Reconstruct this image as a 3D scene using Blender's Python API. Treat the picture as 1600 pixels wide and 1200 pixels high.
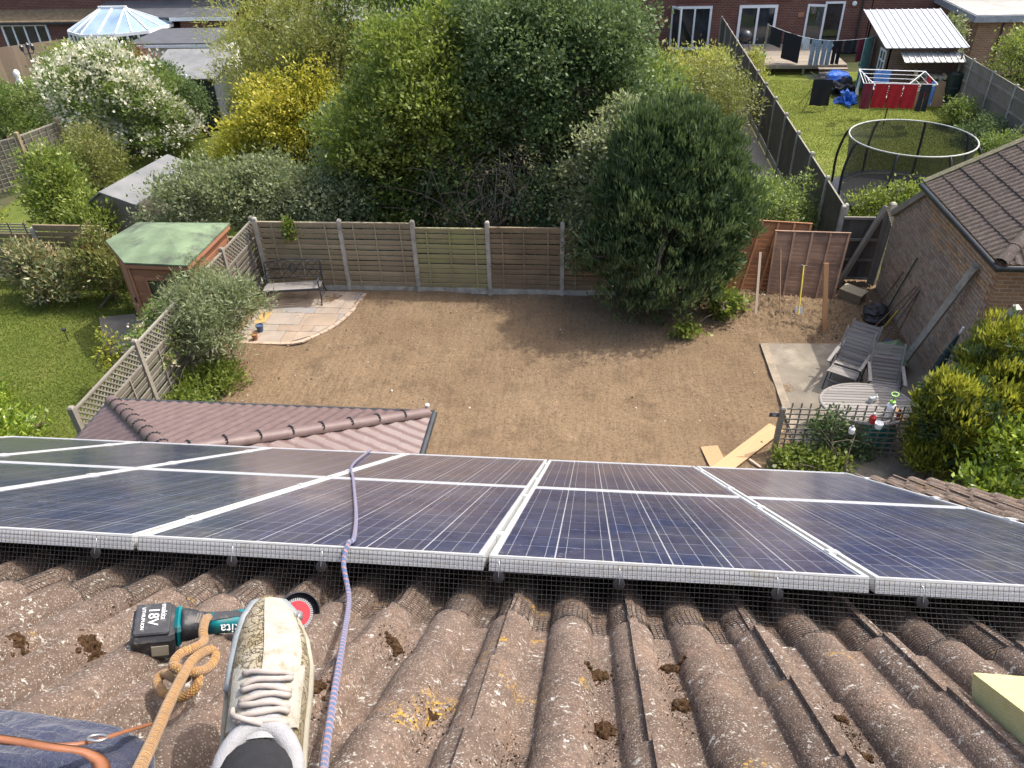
import bpy, bmesh, math, random
import numpy as np
from mathutils import Vector, Matrix
for o in list(bpy.data.objects): bpy.data.objects.remove(o)
SC = bpy.context.scene
COL = SC.collection
R_ = math.radians
rnd = random.Random(7)
# ------------------------------------------------------------------ camera
FPX = 1200.0; CAMH = 9.2
def _n(v): return v/np.linalg.norm(v)
_nad = _n(np.array([60, 1700, FPX])); _dn = _n(np.array([118, 23, FPX]))
_Y = _n(_dn-(_dn@_nad)*_nad); _Z = -_nad; _X = np.cross(_Y, _Z)
CM = np.stack([_X, _Y, _Z])                       # camera axes (right, down, forward) in world
SLOPE = math.pi/2-math.acos(float(_dn@_nad)); SC_, SS_ = math.cos(SLOPE), math.sin(SLOPE)
cam_d = bpy.data.cameras.new('camera'); cam = bpy.data.objects.new('camera', cam_d); COL.objects.link(cam)
_m = np.eye(4); _m[:3, 0] = CM[:, 0]; _m[:3, 1] = -CM[:, 1]; _m[:3, 2] = -CM[:, 2]; _m[:3, 3] = (0, 0, CAMH)
cam.matrix_world = Matrix(_m.tolist())
cam_d.sensor_width = 36; cam_d.lens = 36*FPX/1600; cam_d.clip_start = 0.05; cam_d.clip_end = 1500
SC.camera = cam
# ------------------------------------------------------------------ light
SUN_EL, SUN_AZ = 57, 64
world = bpy.data.worlds.new('World'); SC.world = world; world.use_nodes = True
wn = world.node_tree.nodes; wl = world.node_tree.links
bg = wn['Background']; sky = wn.new('ShaderNodeTexSky'); sky.sky_type = 'NISHITA'; sky.sun_disc = False
sky.sun_elevation = R_(SUN_EL); sky.sun_rotation = R_(SUN_AZ); sky.air_density = 1.0; sky.dust_density = 5.0; sky.ozone_density = 0.6
wl.new(sky.outputs[0], bg.inputs[0]); bg.inputs[1].default_value = 0.15
SC.render.engine = 'CYCLES'; SC.cycles.max_bounces = 6; SC.cycles.diffuse_bounces = 3; SC.cycles.glossy_bounces = 3; SC.cycles.transmission_bounces = 3; SC.cycles.transparent_max_bounces = 6
sd = bpy.data.lights.new('sun', 'SUN'); sd.energy = 2.1; sd.angle = R_(0.6); sd.color = (1.0, 0.955, 0.88)
sun = bpy.data.objects.new('sun', sd); COL.objects.link(sun)
sun.rotation_euler = Vector((math.sin(R_(SUN_AZ))*math.cos(R_(SUN_EL)), math.cos(R_(SUN_AZ))*math.cos(R_(SUN_EL)), math.sin(R_(SUN_EL)))).to_track_quat('Z', 'Y').to_euler()
SC.view_settings.view_transform = 'Standard'; SC.view_settings.look = 'None'; SC.view_settings.exposure = 1.22; SC.view_settings.gamma = 1
# ------------------------------------------------------------------ surveying helpers: photo ray -> real point
def ray(px, py): return CM@np.array([(px-800)/FPX, (py-600)/FPX, 1.0])
def G(px, py, z=0.0):
    r = ray(px, py); t = (z-CAMH)/r[2]; return Vector((r[0]*t, r[1]*t, z))
def PY(px, py, Y):
    r = ray(px, py); t = Y/r[1]; return Vector((r[0]*t, Y, CAMH+r[2]*t))
def PX(px, py, X):
    r = ray(px, py); t = X/r[0]; return Vector((X, r[1]*t, CAMH+r[2]*t))
def RF(x, s, n): return Vector((x, s*SC_+n*SS_, CAMH-s*SS_+n*SC_))      # point on our own roof
def RS(px, py, n):
    r = ray(px, py); t = n/(r[1]*SS_+r[2]*SC_); return r[0]*t, (r[1]*SC_-r[2]*SS_)*t
def RP(px, py, n):
    x, s = RS(px, py, n); return RF(x, s, n)
ROOFM = Matrix(((1, 0, 0), (0, SC_, SS_), (0, -SS_, SC_))).to_4x4()
# ------------------------------------------------------------------ objects
def thing(name, label, cat, loc=(0, 0, 0), group=None, world=True, matrix=None):
    o = bpy.data.objects.new(name, None); COL.objects.link(o); o.empty_display_size = .1
    o.matrix_basis = matrix if matrix is not None else Matrix.Translation(Vector(loc))
    o['label'] = label; o['category'] = cat
    if group: o['group'] = group
    if world: WORLD.add(o.name)
    return o
WORLD = set()
def tag(o, label=None, cat=None, group=None, kind=None):
    if label: o['label'] = label
    if cat: o['category'] = cat
    if group: o['group'] = group
    if kind: o['kind'] = kind
    return o
def attach(o, parent):
    if parent is None: return o
    o.parent = parent
    if parent.parent is None and parent.name in WORLD: o.matrix_parent_inverse = parent.matrix_basis.inverted()
    elif parent.parent is not None and parent.name in SUBW: o.matrix_parent_inverse = parent.matrix_basis.inverted()
    return o
SUBW = set()
def link(name, me, parent=None, matrix=None):
    o = bpy.data.objects.new(name, me); COL.objects.link(o)
    if matrix is not None: o.matrix_basis = matrix
    if parent is not None: SUBW.add(o.name)
    return attach(o, parent)
CUBE = {}
def cube_mesh(m, bev=0.0):
    k = (m.name, bev)
    if k not in CUBE:
        bm = bmesh.new(); bmesh.ops.create_cube(bm, size=1.0)
        me = bpy.data.meshes.new('block'); bm.to_mesh(me); bm.free(); me.materials.append(m); CUBE[k] = me
    return CUBE[k]
def frame_x(p0, p1, up=(0, 0, 1)):
    x = (Vector(p1)-Vector(p0)); L = x.length; x.normalize(); up = Vector(up)
    if abs(x.dot(up)) > .98: up = Vector((0, 1, 0))
    y = up.cross(x).normalized(); z = x.cross(y)
    return Matrix((x, y, z)).transposed(), L
def beam(name, m, parent, p0, p1, w, h, up=(0, 0, 1), cat=None):
    """a squared piece from p0 to p1, w across and h in the up direction"""
    Rm, L = frame_x(p0, p1, up)
    M = Matrix.Translation((Vector(p0)+Vector(p1))/2)@Rm.to_4x4()@Matrix.Diagonal((L, w, h, 1))
    return link(name, cube_mesh(m), parent, M)
def box(name, m, parent, c, s, rz=0.0, rx=0.0, ry=0.0):
    M = Matrix.Translation(Vector(c))@Matrix.Rotation(rz, 4, 'Z')@Matrix.Rotation(ry, 4, 'Y')@Matrix.Rotation(rx, 4, 'X')@Matrix.Diagonal((*s, 1))
    return link(name, cube_mesh(m), parent, M)
class MB:
    def __init__(s): s.v = []; s.f = []; s.mi = []; s.sm = []; s.cur = 0; s.smooth = False
    def add(s, vs, fs):
        b = len(s.v); s.v += [tuple(v) for v in vs]
        for f in fs: s.f.append([i+b for i in f]); s.mi.append(s.cur); s.sm.append(s.smooth)
    def box(s, c, sz, M=None):
        x, y, z = [q/2 for q in sz]; c = Vector(c)
        vs = [Vector((a*x, b*y, d*z)) for a in (-1, 1) for b in (-1, 1) for d in (-1, 1)]
        if M is not None: vs = [M@v for v in vs]
        s.add([v+c for v in vs], [(0, 1, 3, 2), (4, 6, 7, 5), (0, 4, 5, 1), (2, 3, 7, 6), (0, 2, 6, 4), (1, 5, 7, 3)]); return s
    def beam(s, p0, p1, w, h, up=(0, 0, 1)):
        Rm, L = frame_x(p0, p1, up); return s.box((Vector(p0)+Vector(p1))/2, (L, w, h), Rm)
    def tube(s, pts, r, n=8, cap=True, closed=False):
        pts = [Vector(p) for p in pts]; N = len(pts); rs = r if hasattr(r, '__len__') else [r]*N
        vs = []; prev = None
        for i, p in enumerate(pts):
            t = (pts[(i+1) % N]-pts[i-1]) if closed else (pts[min(i+1, N-1)]-pts[max(i-1, 0)])
            t = t.normalized() if t.length > 1e-9 else Vector((0, 0, 1))
            if prev is None: a = t.orthogonal().normalized()
            else:
                a = prev-t*prev.dot(t); a = a.normalized() if a.length > 1e-6 else t.orthogonal().normalized()
            prev = a; b = t.cross(a)
            for k in range(n):
                an = 2*math.pi*k/n; vs.append(p+(a*math.cos(an)+b*math.sin(an))*rs[i])
        fs = []
        for i in range(N if closed else N-1):
            for k in range(n):
                j = (i+1) % N; fs.append((i*n+k, i*n+(k+1) % n, j*n+(k+1) % n, j*n+k))
        if cap and not closed: fs += [tuple(range(n-1, -1, -1)), tuple((N-1)*n+k for k in range(n))]
        s.add(vs, fs); return s
    def lathe(s, prof, c=(0, 0, 0), n=20, M=None):
        vs = []; c = Vector(c)
        for r, z in prof:
            for k in range(n):
                v = Vector((r*math.cos(2*math.pi*k/n), r*math.sin(2*math.pi*k/n), z))
                vs.append((M@v if M is not None else v)+c)
        fs = [(i*n+k, i*n+(k+1) % n, (i+1)*n+(k+1) % n, (i+1)*n+k) for i in range(len(prof)-1) for k in range(n)]
        fs += [tuple(range(n-1, -1, -1)), tuple((len(prof)-1)*n+k for k in range(n))]
        s.add(vs, fs); return s
    def prism(s, poly, dv):
        """polygon (3-D points) extruded along dv"""
        n = len(poly); p = [Vector(q) for q in poly]; dv = Vector(dv)
        s.add(p+[q+dv for q in p], [tuple(range(n-1, -1, -1)), tuple(range(n, 2*n))]+[(i, (i+1) % n, n+(i+1) % n, n+i) for i in range(n)]); return s
    def grid(s, fn, nu, nv, closed=False):
        vs = [fn(i/(nu-1) if not closed else i/nu, j/(nv-1)) for j in range(nv) for i in range(nu)]
        fs = []
        for j in range(nv-1):
            for i in range(nu if closed else nu-1):
                a = i; b = (i+1) % nu; fs.append((j*nu+a, j*nu+b, (j+1)*nu+b, (j+1)*nu+a))
        s.add(vs, fs); return s
    def build(s, name, mats, parent=None, smooth=None, matrix=None, fix=True):
        me = bpy.data.meshes.new(name); me.from_pydata(s.v, [], s.f)
        mats = mats if isinstance(mats, (list, tuple)) else [mats]
        for m in mats: me.materials.append(m)
        me.polygons.foreach_set('material_index', s.mi)
        me.polygons.foreach_set('use_smooth', [bool(smooth)]*len(s.f) if smooth is not None else s.sm)
        me.update()
        if fix:
            bm = bmesh.new(); bm.from_mesh(me); bmesh.ops.recalc_face_normals(bm, faces=bm.faces); bm.to_mesh(me); bm.free()
        if smooth == 'angle':
            me.set_sharp_from_angle(angle=R_(38))
        return link(name, me, parent, matrix)
def spline(pts, n=8, closed=False):
    P = [Vector(p) for p in pts]; N = len(P); out = []
    for i in range(N if closed else N-1):
        if closed: a, b, c, d = P[i-1], P[i], P[(i+1) % N], P[(i+2) % N]
        else: a, b, c, d = P[max(i-1, 0)], P[i], P[i+1], P[min(i+2, N-1)]
        for k in range(n):
            t = k/n; out.append(.5*((2*b)+(c-a)*t+(2*a-5*b+4*c-d)*t*t+(3*b-a-3*c+d)*t**3))
    if not closed: out.append(P[-1])
    return out
# ------------------------------------------------------------------ materials
def L(r, g, b):
    f = lambda c: (c/255/12.92) if c/255 <= .04045 else ((c/255+.055)/1.055)**2.4
    return (f(r), f(g), f(b), 1)
def C4(c): return tuple(c) if len(c) == 4 else (*c, 1)
class NT:
    def __init__(s, name):
        s.m = bpy.data.materials.new(name); s.m.use_nodes = True; s.t = s.m.node_tree; s.n = s.t.nodes; s.b = s.n['Principled BSDF']; s.out = s.n['Material Output']
    def node(s, t, **kw):
        nd = s.n.new(t)
        for k, v in kw.items(): setattr(nd, k, v)
        return nd
    def lk(s, a, b): s.t.links.new(a, b)
    def pos(s): return s.node('ShaderNodeNewGeometry').outputs['Position']
    def obj(s, scale=(1, 1, 1), rand=True):
        tc = s.node('ShaderNodeTexCoord'); mp = s.node('ShaderNodeMapping'); mp.inputs['Scale'].default_value = scale
        s.lk(tc.outputs['Object'], mp.inputs['Vector'])
        if rand:
            oi = s.node('ShaderNodeObjectInfo'); mu = s.node('ShaderNodeMath', operation='MULTIPLY'); mu.inputs[1].default_value = 37
            s.lk(oi.outputs['Random'], mu.inputs[0]); s.lk(mu.outputs[0], mp.inputs['Location'])
        return mp.outputs[0]
    def map(s, vec, scale=(1, 1, 1), rot=(0, 0, 0)):
        mp = s.node('ShaderNodeMapping'); mp.inputs['Scale'].default_value = scale; mp.inputs['Rotation'].default_value = rot; s.lk(vec, mp.inputs['Vector']); return mp.outputs[0]
    def noise(s, vec, scale, detail=4, rough=.55, out='Fac'):
        nd = s.node('ShaderNodeTexNoise'); nd.inputs['Scale'].default_value = scale; nd.inputs['Detail'].default_value = detail; nd.inputs['Roughness'].default_value = rough
        s.lk(vec, nd.inputs['Vector']); return nd.outputs[out]
    def voro(s, vec, scale, feature='F1', out='Distance'):
        nd = s.node('ShaderNodeTexVoronoi', feature=feature); nd.inputs['Scale'].default_value = scale; s.lk(vec, nd.inputs['Vector']); return nd.outputs[out]
    def ramp(s, fac, stops, interp='LINEAR'):
        r = s.node('ShaderNodeValToRGB'); r.color_ramp.interpolation = interp
        while len(r.color_ramp.elements) < len(stops): r.color_ramp.elements.new(.5)
        for e, (p, c) in zip(r.color_ramp.elements, stops): e.position = p; e.color = C4(c) if hasattr(c, '__len__') else (c, c, c, 1)
        s.lk(fac, r.inputs[0]); return r.outputs[0]
    def mix(s, fac, a, b, mode='MIX'):
        m = s.node('ShaderNodeMix', data_type='RGBA', blend_type=mode)
        if hasattr(fac, 'links') or hasattr(fac, 'is_linked'): s.lk(fac, m.inputs[0])
        else: m.inputs[0].default_value = fac
        for i, v in ((6, a), (7, b)):
            if hasattr(v, 'is_linked'): s.lk(v, m.inputs[i])
            else: m.inputs[i].default_value = C4(v)
        return m.outputs[2]
    def math(s, op, a, b=0.0):
        m = s.node('ShaderNodeMath', operation=op)
        for i, v in ((0, a), (1, b)):
            if hasattr(v, 'is_linked'): s.lk(v, m.inputs[i])
            else: m.inputs[i].default_value = v
        return m.outputs[0]
    def color(s, c):
        if hasattr(c, 'is_linked'): s.lk(c, s.b.inputs['Base Color'])
        else: s.b.inputs['Base Color'].default_value = C4(c)
        return s
    def set(s, **kw):
        for k, v in kw.items():
            i = s.b.inputs[k.replace('_', ' ')]
            if hasattr(v, 'is_linked'): s.lk(v, i)
            else: i.default_value = v
        return s
    def bump(s, h, strength=.3, dist=.01):
        b = s.node('ShaderNodeBump'); b.inputs['Strength'].default_value = strength; b.inputs['Distance'].default_value = dist
        s.lk(h, b.inputs['Height']); s.lk(b.outputs[0], s.b.inputs['Normal']); return s
def plain(name, c, rough=.6, metal=0.0, var=.25, scale=6.0, bump=0.15, bdist=.004, spec=.5, wear=None):
    t = NT(name); p = t.pos(); n = t.noise(p, scale, 5)
    c = C4(c); a = tuple(x*(1-var) for x in c[:3]); b = tuple(min(1, x*(1+var)) for x in c[:3])
    col = t.ramp(n, [(.3, a), (.7, b)])
    if wear: col = t.mix(t.ramp(t.noise(p, wear[1], 6, .7), [(.52, 0), (.68, 1)]), col, wear[0])
    t.color(col).set(Roughness=rough, Metallic=metal, Specular_IOR_Level=spec)
    if bump: t.bump(t.noise(p, scale*8, 4), bump, bdist)
    return t.m
def wood(name, c, var=.35, rough=.8, grain=1.0, stain=None, bump=.35):
    """wood whose grain runs along the local x of a piece"""
    t = NT(name); v = t.obj((1.3, 14, 14)); n = t.noise(v, 2.2*grain, 6, .65); p = t.pos()
    a = tuple(x*(1-var) for x in c[:3]); b = tuple(min(1, x*(1+var)) for x in c[:3])
    col = t.ramp(n, [(.28, a), (.5, c), (.75, b)])
    oi = t.node('ShaderNodeObjectInfo')
    col = t.mix(t.math('MULTIPLY', oi.outputs['Random'], .6), col, tuple(x*.5 for x in c[:3]))
    if stain: col = t.mix(t.ramp(t.noise(p, stain[1], 5, .6), [(.42, 0), (.62, stain[2] if len(stain) > 2 else .8)]), col, stain[0])
    t.color(col).set(Roughness=rough, Specular_IOR_Level=.25); t.bump(n, bump, .004); return t.m
def leafmat(name, c1, c2, c3, rough=.45, trans=.42, spec=.35):
    t = NT(name); at = t.node('ShaderNodeAttribute', attribute_name='rnd')
    col = t.ramp(at.outputs['Fac'], [(.0, c1), (.5, c2), (1.0, c3)])
    t.color(col).set(Roughness=rough, Specular_IOR_Level=spec)
    tr = t.node('ShaderNodeBsdfTranslucent'); t.lk(t.mix(.5, col, (c3[0]*1.1, c3[1]*1.2, c3[2]*.6, 1)), tr.inputs[0])
    mx = t.node('ShaderNodeMixShader'); mx.inputs[0].default_value = trans; t.lk(t.b.outputs[0], mx.inputs[1]); t.lk(tr.outputs[0], mx.inputs[2]); t.lk(mx.outputs[0], t.out.inputs[0])
    return t.m
def brickmat(name, c1, c2, mortar, scale=1.0, axis='XZ', bw=.225, bh=.075):
    t = NT(name); p = t.pos(); s = t.node('ShaderNodeSeparateXYZ'); t.lk(p, s.inputs[0]); c = t.node('ShaderNodeCombineXYZ')
    t.lk(s.outputs[axis[0]], c.inputs[0]); t.lk(s.outputs['Z'], c.inputs[1])
    b = t.node('ShaderNodeTexBrick'); b.inputs['Scale'].default_value = 1.0; b.inputs['Brick Width'].default_value = bw; b.inputs['Row Height'].default_value = bh
    b.inputs['Mortar Size'].default_value = .008; b.inputs['Mortar Smooth'].default_value = .3
    b.inputs['Color1'].default_value = C4(c1); b.inputs['Color2'].default_value = C4(c2); b.inputs['Mortar'].default_value = C4(mortar)
    t.lk(c.outputs[0], b.inputs['Vector'])
    col = t.mix(t.ramp(t.noise(p, 1.3, 5), [(.35, 0), (.75, .5)]), b.outputs['Color'], tuple(x*.6 for x in c1[:3]))
    t.color(col).set(Roughness=.9, Specular_IOR_Level=.2); t.bump(b.outputs['Fac'], -.4, .01); return t.m
def glassmat(name, c=(.02, .025, .03), rough=.03):
    t = NT(name); t.color(t.ramp(t.noise(t.pos(), 1.5, 3), [(.35, tuple(x*.6 for x in c)), (.7, tuple(x*1.8 for x in c))])).set(Roughness=rough, Specular_IOR_Level=.9); return t.m
def text(name, body, m, parent, M, size, depth=.0006, align='CENTER'):
    cu = bpy.data.curves.new('lettering', 'FONT'); cu.body = body; cu.size = size; cu.align_x = align; cu.align_y = 'CENTER'; cu.extrude = depth
    tmp = bpy.data.objects.new('lettering', cu); COL.objects.link(tmp); bpy.context.view_layer.update()
    me = bpy.data.meshes.new_from_object(tmp.evaluated_get(bpy.context.evaluated_depsgraph_get()))
    bpy.data.objects.remove(tmp); me.materials.clear(); me.materials.append(m)
    return link(name, me, parent, M)
def fastmesh(name, V, F, m, attr=None, smooth=False):
    """V (n,3), F (k,3|4) arrays"""
    me = bpy.data.meshes.new(name); k = F.shape[1]
    me.vertices.add(len(V)); me.vertices.foreach_set('co', V.astype(np.float32).ravel())
    me.loops.add(F.size); me.loops.foreach_set('vertex_index', F.astype(np.int32).ravel())
    me.polygons.add(len(F)); me.polygons.foreach_set('loop_start', np.arange(0, F.size, k, dtype=np.int32)); me.polygons.foreach_set('loop_total', np.full(len(F), k, dtype=np.int32))
    if smooth: me.polygons.foreach_set('use_smooth', np.ones(len(F), dtype=bool))
    me.update(calc_edges=True)
    if attr is not None:
        a = me.attributes.new('rnd', 'FLOAT', 'FACE'); a.data.foreach_set('value', attr.astype(np.float32))
    me.materials.append(m); return me
# ================================================================== materials in use
M_felt = plain('green_felt', (.125, .175, .1), .9, var=.3, scale=2, bump=.6, bdist=.01, wear=((.05, .058, .045, 1), .9))
M_greyfelt = plain('grey_felt', (.16, .165, .165), .9, var=.2, scale=2, bump=.3)
M_darkfelt = plain('dark_felt', (.07, .075, .085), .85, var=.2, scale=2, bump=.3)
M_conc = plain('concrete', (.36, .34, .29), .9, var=.22, scale=5, bump=.5, bdist=.006, wear=((.17, .165, .13, 1), 3))
M_slabc = plain('old_concrete', (.18, .155, .118), .92, var=.25, scale=1.6, bump=.5, bdist=.008, wear=((.29, .255, .195, 1), 1.3))
M_fw = wood('weathered_fence', (.4, .35, .24), stain=((.25, .21, .145, 1), 1.3, .6))
M_fwg = wood('mossy_fence', (.35, .32, .19), stain=((.34, .36, .15, 1), 1.6, .6))
M_fwb = wood('brown_fence', (.32, .25, .16), stain=((.18, .14, .09, 1), 1.3, .6))
M_fgrey = wood('silver_fence', (.27, .25, .21), stain=((.17, .15, .12, 1), 2, .6))
M_fdark = wood('dark_fence', (.12, .105, .09), stain=((.13, .12, .1, 1), 2, .6))
M_fred = wood('red_brown_panel', (.4, .19, .09), stain=((.14, .07, .04, 1), 2, .6))
M_fmauve = wood('faded_brown_panel', (.33, .21, .145), stain=((.13, .085, .065, 1), 2, .6))
M_fwarm = wood('warm_fence', (.36, .27, .19), stain=((.28, .2, .13, 1), 1, .5))
M_ply = wood('plywood', (.46, .3, .16), var=.2, grain=.7)
M_pine = wood('new_pine', (.5, .28, .13), var=.25)
M_palewood = wood('pale_batten', (.45, .36, .28), var=.2)
M_shedo = wood('orange_shed_boards', (.38, .18, .105), var=.22, stain=((.3, .14, .085, 1), 1.5, .5))
M_teak = wood('grey_teak', (.27, .25, .23), var=.25)
M_deck = wood('deck_board', (.3, .26, .21), var=.25)
M_white = plain('white_upvc', (.78, .79, .8), .35, var=.05, bump=0)
M_black = plain('black_plastic', (.018, .018, .02), .45, var=.3, bump=.1)
M_iron = plain('black_iron', (.03, .034, .045), .4, var=.3, bump=.2)
M_blackmetal = plain('black_gutter', (.03, .032, .036), .35, var=.3, bump=.1)
M_glass = glassmat('dark_window_glass')
M_brick = brickmat('red_brick', (.17, .062, .042), (.11, .042, .032), (.27, .22, .19))
M_bricky = brickmat('red_brick_side', (.17, .062, .042), (.11, .042, .032), (.27, .22, .19), axis='YZ')
M_brickb = brickmat('yellow_brown_brick', (.36, .2, .11), (.25, .13, .075), (.4, .34, .27))
M_brickshed = brickmat('old_shed_brick', (.17, .1, .07), (.11, .068, .052), (.25, .22, .19))
M_brickshedy = brickmat('old_shed_brick_side', (.17, .1, .07), (.11, .068, .052), (.25, .22, .19), axis='YZ')
# ground sheet, soil, lawns, paths
def groundmat():
    t = NT('rough_ground'); p = t.pos()
    t.color(t.ramp(t.noise(p, .8, 6), [(.3, (.05, .065, .025)), (.55, (.08, .075, .04)), (.75, (.12, .1, .06))])).set(Roughness=.95, Specular_IOR_Level=.1); t.bump(t.noise(p, 12, 5), .5, .03); return t.m
def soilmat():
    t = NT('raked_soil'); p = t.pos(); n = t.noise(p, .55, 5, .6); f = t.noise(p, 22, 6, .75); g = t.noise(p, 70, 4, .7)
    rk = t.noise(t.map(p, (5, .45, 1), (0, 0, R_(6))), 2.6, 6, .7); rk2 = t.noise(t.map(p, (.8, 3.5, 1), (0, 0, R_(-25))), 1.8, 5, .65)
    c = t.ramp(n, [(.3, (.196, .137, .083)), (.55, (.236, .167, .102)), (.75, (.268, .195, .124))])
    c = t.mix(t.ramp(f, [(.36, .75), (.55, 0)]), c, (.088, .06, .037))
    c = t.mix(t.ramp(f, [(.62, 0), (.74, .6)]), c, (.3, .23, .155))
    c = t.mix(t.ramp(rk, [(.36, .3), (.52, 0)]), c, (.1, .07, .043)); c = t.mix(t.ramp(rk2, [(.34, .15), (.5, 0)]), c, (.115, .08, .05)); c = t.mix(t.ramp(rk, [(.6, 0), (.75, .4)]), c, (.27, .205, .14))
    c = t.mix(t.ramp(t.noise(p, 1.3, 5, .65), [(.34, .55), (.47, 0)]), c, (.105, .074, .047))
    t.color(c).set(Roughness=.95, Specular_IOR_Level=.12)
    h = t.math('ADD', t.math('ADD', t.math('MULTIPLY', f, .9), t.math('MULTIPLY', g, .35)), t.math('ADD', t.math('MULTIPLY', rk, .7), t.math('MULTIPLY', rk2, .3))); t.bump(h, .9, .035); return t.m
def lawnmat(name, a, b, c):
    t = NT(name); p = t.pos(); n = t.noise(p, .7, 6, .65); f = t.noise(p, 38, 4, .7)
    col = t.ramp(n, [(.3, a), (.52, b), (.72, c)]); col = t.mix(t.ramp(f, [(.4, .55), (.6, 0)]), col, tuple(x*.5 for x in a))
    t.color(col).set(Roughness=.9, Specular_IOR_Level=.15); t.bump(f, .7, .02); return t.m
M_ground = groundmat(); M_soil = soilmat()
M_lawn = lawnmat('lawn_turf', (.075, .105, .018), (.115, .145, .028), (.17, .175, .05))
M_lawn2 = lawnmat('far_lawn_turf', (.1, .13, .02), (.15, .18, .03), (.21, .225, .06))
M_gravel = plain('gravel_path', (.3, .27, .23), .95, var=.35, scale=25, bump=.6, bdist=.02)
def sheet(name, poly, z, m, kind='structure'):
    mb = MB(); mb.add([(x, y, z) for x, y in poly], [tuple(range(len(poly)))]); o = mb.build(name, m); o['kind'] = kind; return o
sheet('ground', [(-400, -300), (400, -300), (400, 600), (-400, 600)], -.09, M_ground)
def rect(a, b, c, d): return [(a, c), (b, c), (b, d), (a, d)]
sheet('lawn', rect(-22, -8.45, 3, 17.8), 0.0, M_lawn)
sheet('far_lawn', rect(6.05, 13.6, 18, 39), 0.0, M_lawn2)
sheet('side_lawn', rect(-19, -9.4, 18, 36), 0.0, M_lawn)
sheet('path', rect(5.0, 5.85, 20, 42), .004, M_gravel)
# soil: real lumpy sheet
def soil_sheet():
    x0, x1, y0, y1 = -8.35, 7.0, 8.0, 18.0; nx, ny = 420, 280; rg = np.random.default_rng(3)
    X, Y = np.meshgrid(np.linspace(x0, x1, nx), np.linspace(y0, y1, ny)); Z = np.zeros_like(X)
    for k in range(40):
        fr = rg.uniform(.4, 5); a = rg.uniform(0, 6.28); Z += .010/(.5+fr)*np.sin(fr*(X*np.cos(a)+Y*np.sin(a))*1.7+rg.uniform(0, 6.28))
    Z += rg.normal(0, .0055, Z.shape)+.006*np.sin(X*(31+3*np.sin(Y*.35+X*.2))+2.5*np.sin(Y*.9+X*.5)+rg.normal(0, .9, X.shape))*np.clip(np.sin(X*.8+Y*.4)*np.cos(Y*.6+X*.3), 0, 1)
    for k in range(46):                           # footprints pressed into the raked surface
        fx, fy, fa = rg.uniform(-6, 5), rg.uniform(9, 15.5), rg.uniform(-.5, .5); uu_, vv_ = (X-fx)*np.cos(fa)+(Y-fy)*np.sin(fa), (Y-fy)*np.cos(fa)-(X-fx)*np.sin(fa); Z -= .022*np.exp(-((uu_/.055)**4+(vv_/.13)**4))
    heap = np.exp(-(((X-4.0)/1.6)**2+((Y-16.3)/.9)**2)); Z += heap*(.22+.05*rg.normal(0, 1, Z.shape)*.6)
    mud = np.clip((X-3.3)/.8, 0, 1)*np.clip((Y-14.9)/.6, 0, 1); Z += mud*rg.normal(0, .02, Z.shape)
    V = np.stack([X.ravel(), Y.ravel(), Z.ravel()+.02], 1); i = np.arange(nx*ny).reshape(ny, nx)
    F = np.stack([i[:-1, :-1].ravel(), i[:-1, 1:].ravel(), i[1:, 1:].ravel(), i[1:, :-1].ravel()], 1)
    o = link('soil', fastmesh('soil', V, F, M_soil, smooth=True)); o['kind'] = 'structure'
soil_sheet()
def pebbles():
    rg = np.random.default_rng(5); N = 7500
    x = rg.uniform(-8, 6.8, N); y = rg.uniform(8.3, 17.2, N); far = rg.random(N) < .28
    x[far] = rg.uniform(3.2, 6.8, far.sum()); y[far] = rg.uniform(15, 17.3, far.sum()); nf = (~far) & (rg.random(N) < .22); y[nf] = 16.7-np.abs(rg.normal(0, .3, nf.sum()))
    r = rg.uniform(.006, .016, N)*(1+1.2*(rg.random(N) < .05)); a = rg.uniform(0, 6.28, N)
    z = .02+.22*np.exp(-(((x-4.0)/1.6)**2+((y-16.3)/.9)**2))
    base = np.array([(1, 0, 0), (0, 1, 0), (-1, 0, 0), (0, -1, 0), (0, 0, .8), (0, 0, -.8)]); fc = np.array([(0, 1, 4), (1, 2, 4), (2, 3, 4), (3, 0, 4), (1, 0, 5), (2, 1, 5), (3, 2, 5), (0, 3, 5)])
    bx = base[None]*rg.uniform(.6, 1.3, (N, 6, 3))*r[:, None, None]; ca, sa = np.cos(a)[:, None], np.sin(a)[:, None]
    V = np.stack([bx[..., 0]*ca-bx[..., 1]*sa+x[:, None], bx[..., 0]*sa+bx[..., 1]*ca+y[:, None], bx[..., 2]+z[:, None]], -1).reshape(-1, 3)
    F = (fc[None]+6*np.arange(N)[:, None, None]).reshape(-1, 3)
    t = NT('soil_crumbs'); at = t.node('ShaderNodeAttribute', attribute_name='rnd'); t.color(t.ramp(at.outputs['Fac'], [(0, (.12, .08, .05)), (.6, (.25, .17, .1)), (.9, (.42, .35, .26)), (1, (.62, .58, .5))])).set(Roughness=.9)
    o = link('soil_crumbs', fastmesh('soil_crumbs', V, F, t.m, np.repeat(rg.random(N), 8))); tag(o, 'small stones and crumbs scattered over the raked brown soil', 'stones', kind='stuff')
pebbles()
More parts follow.
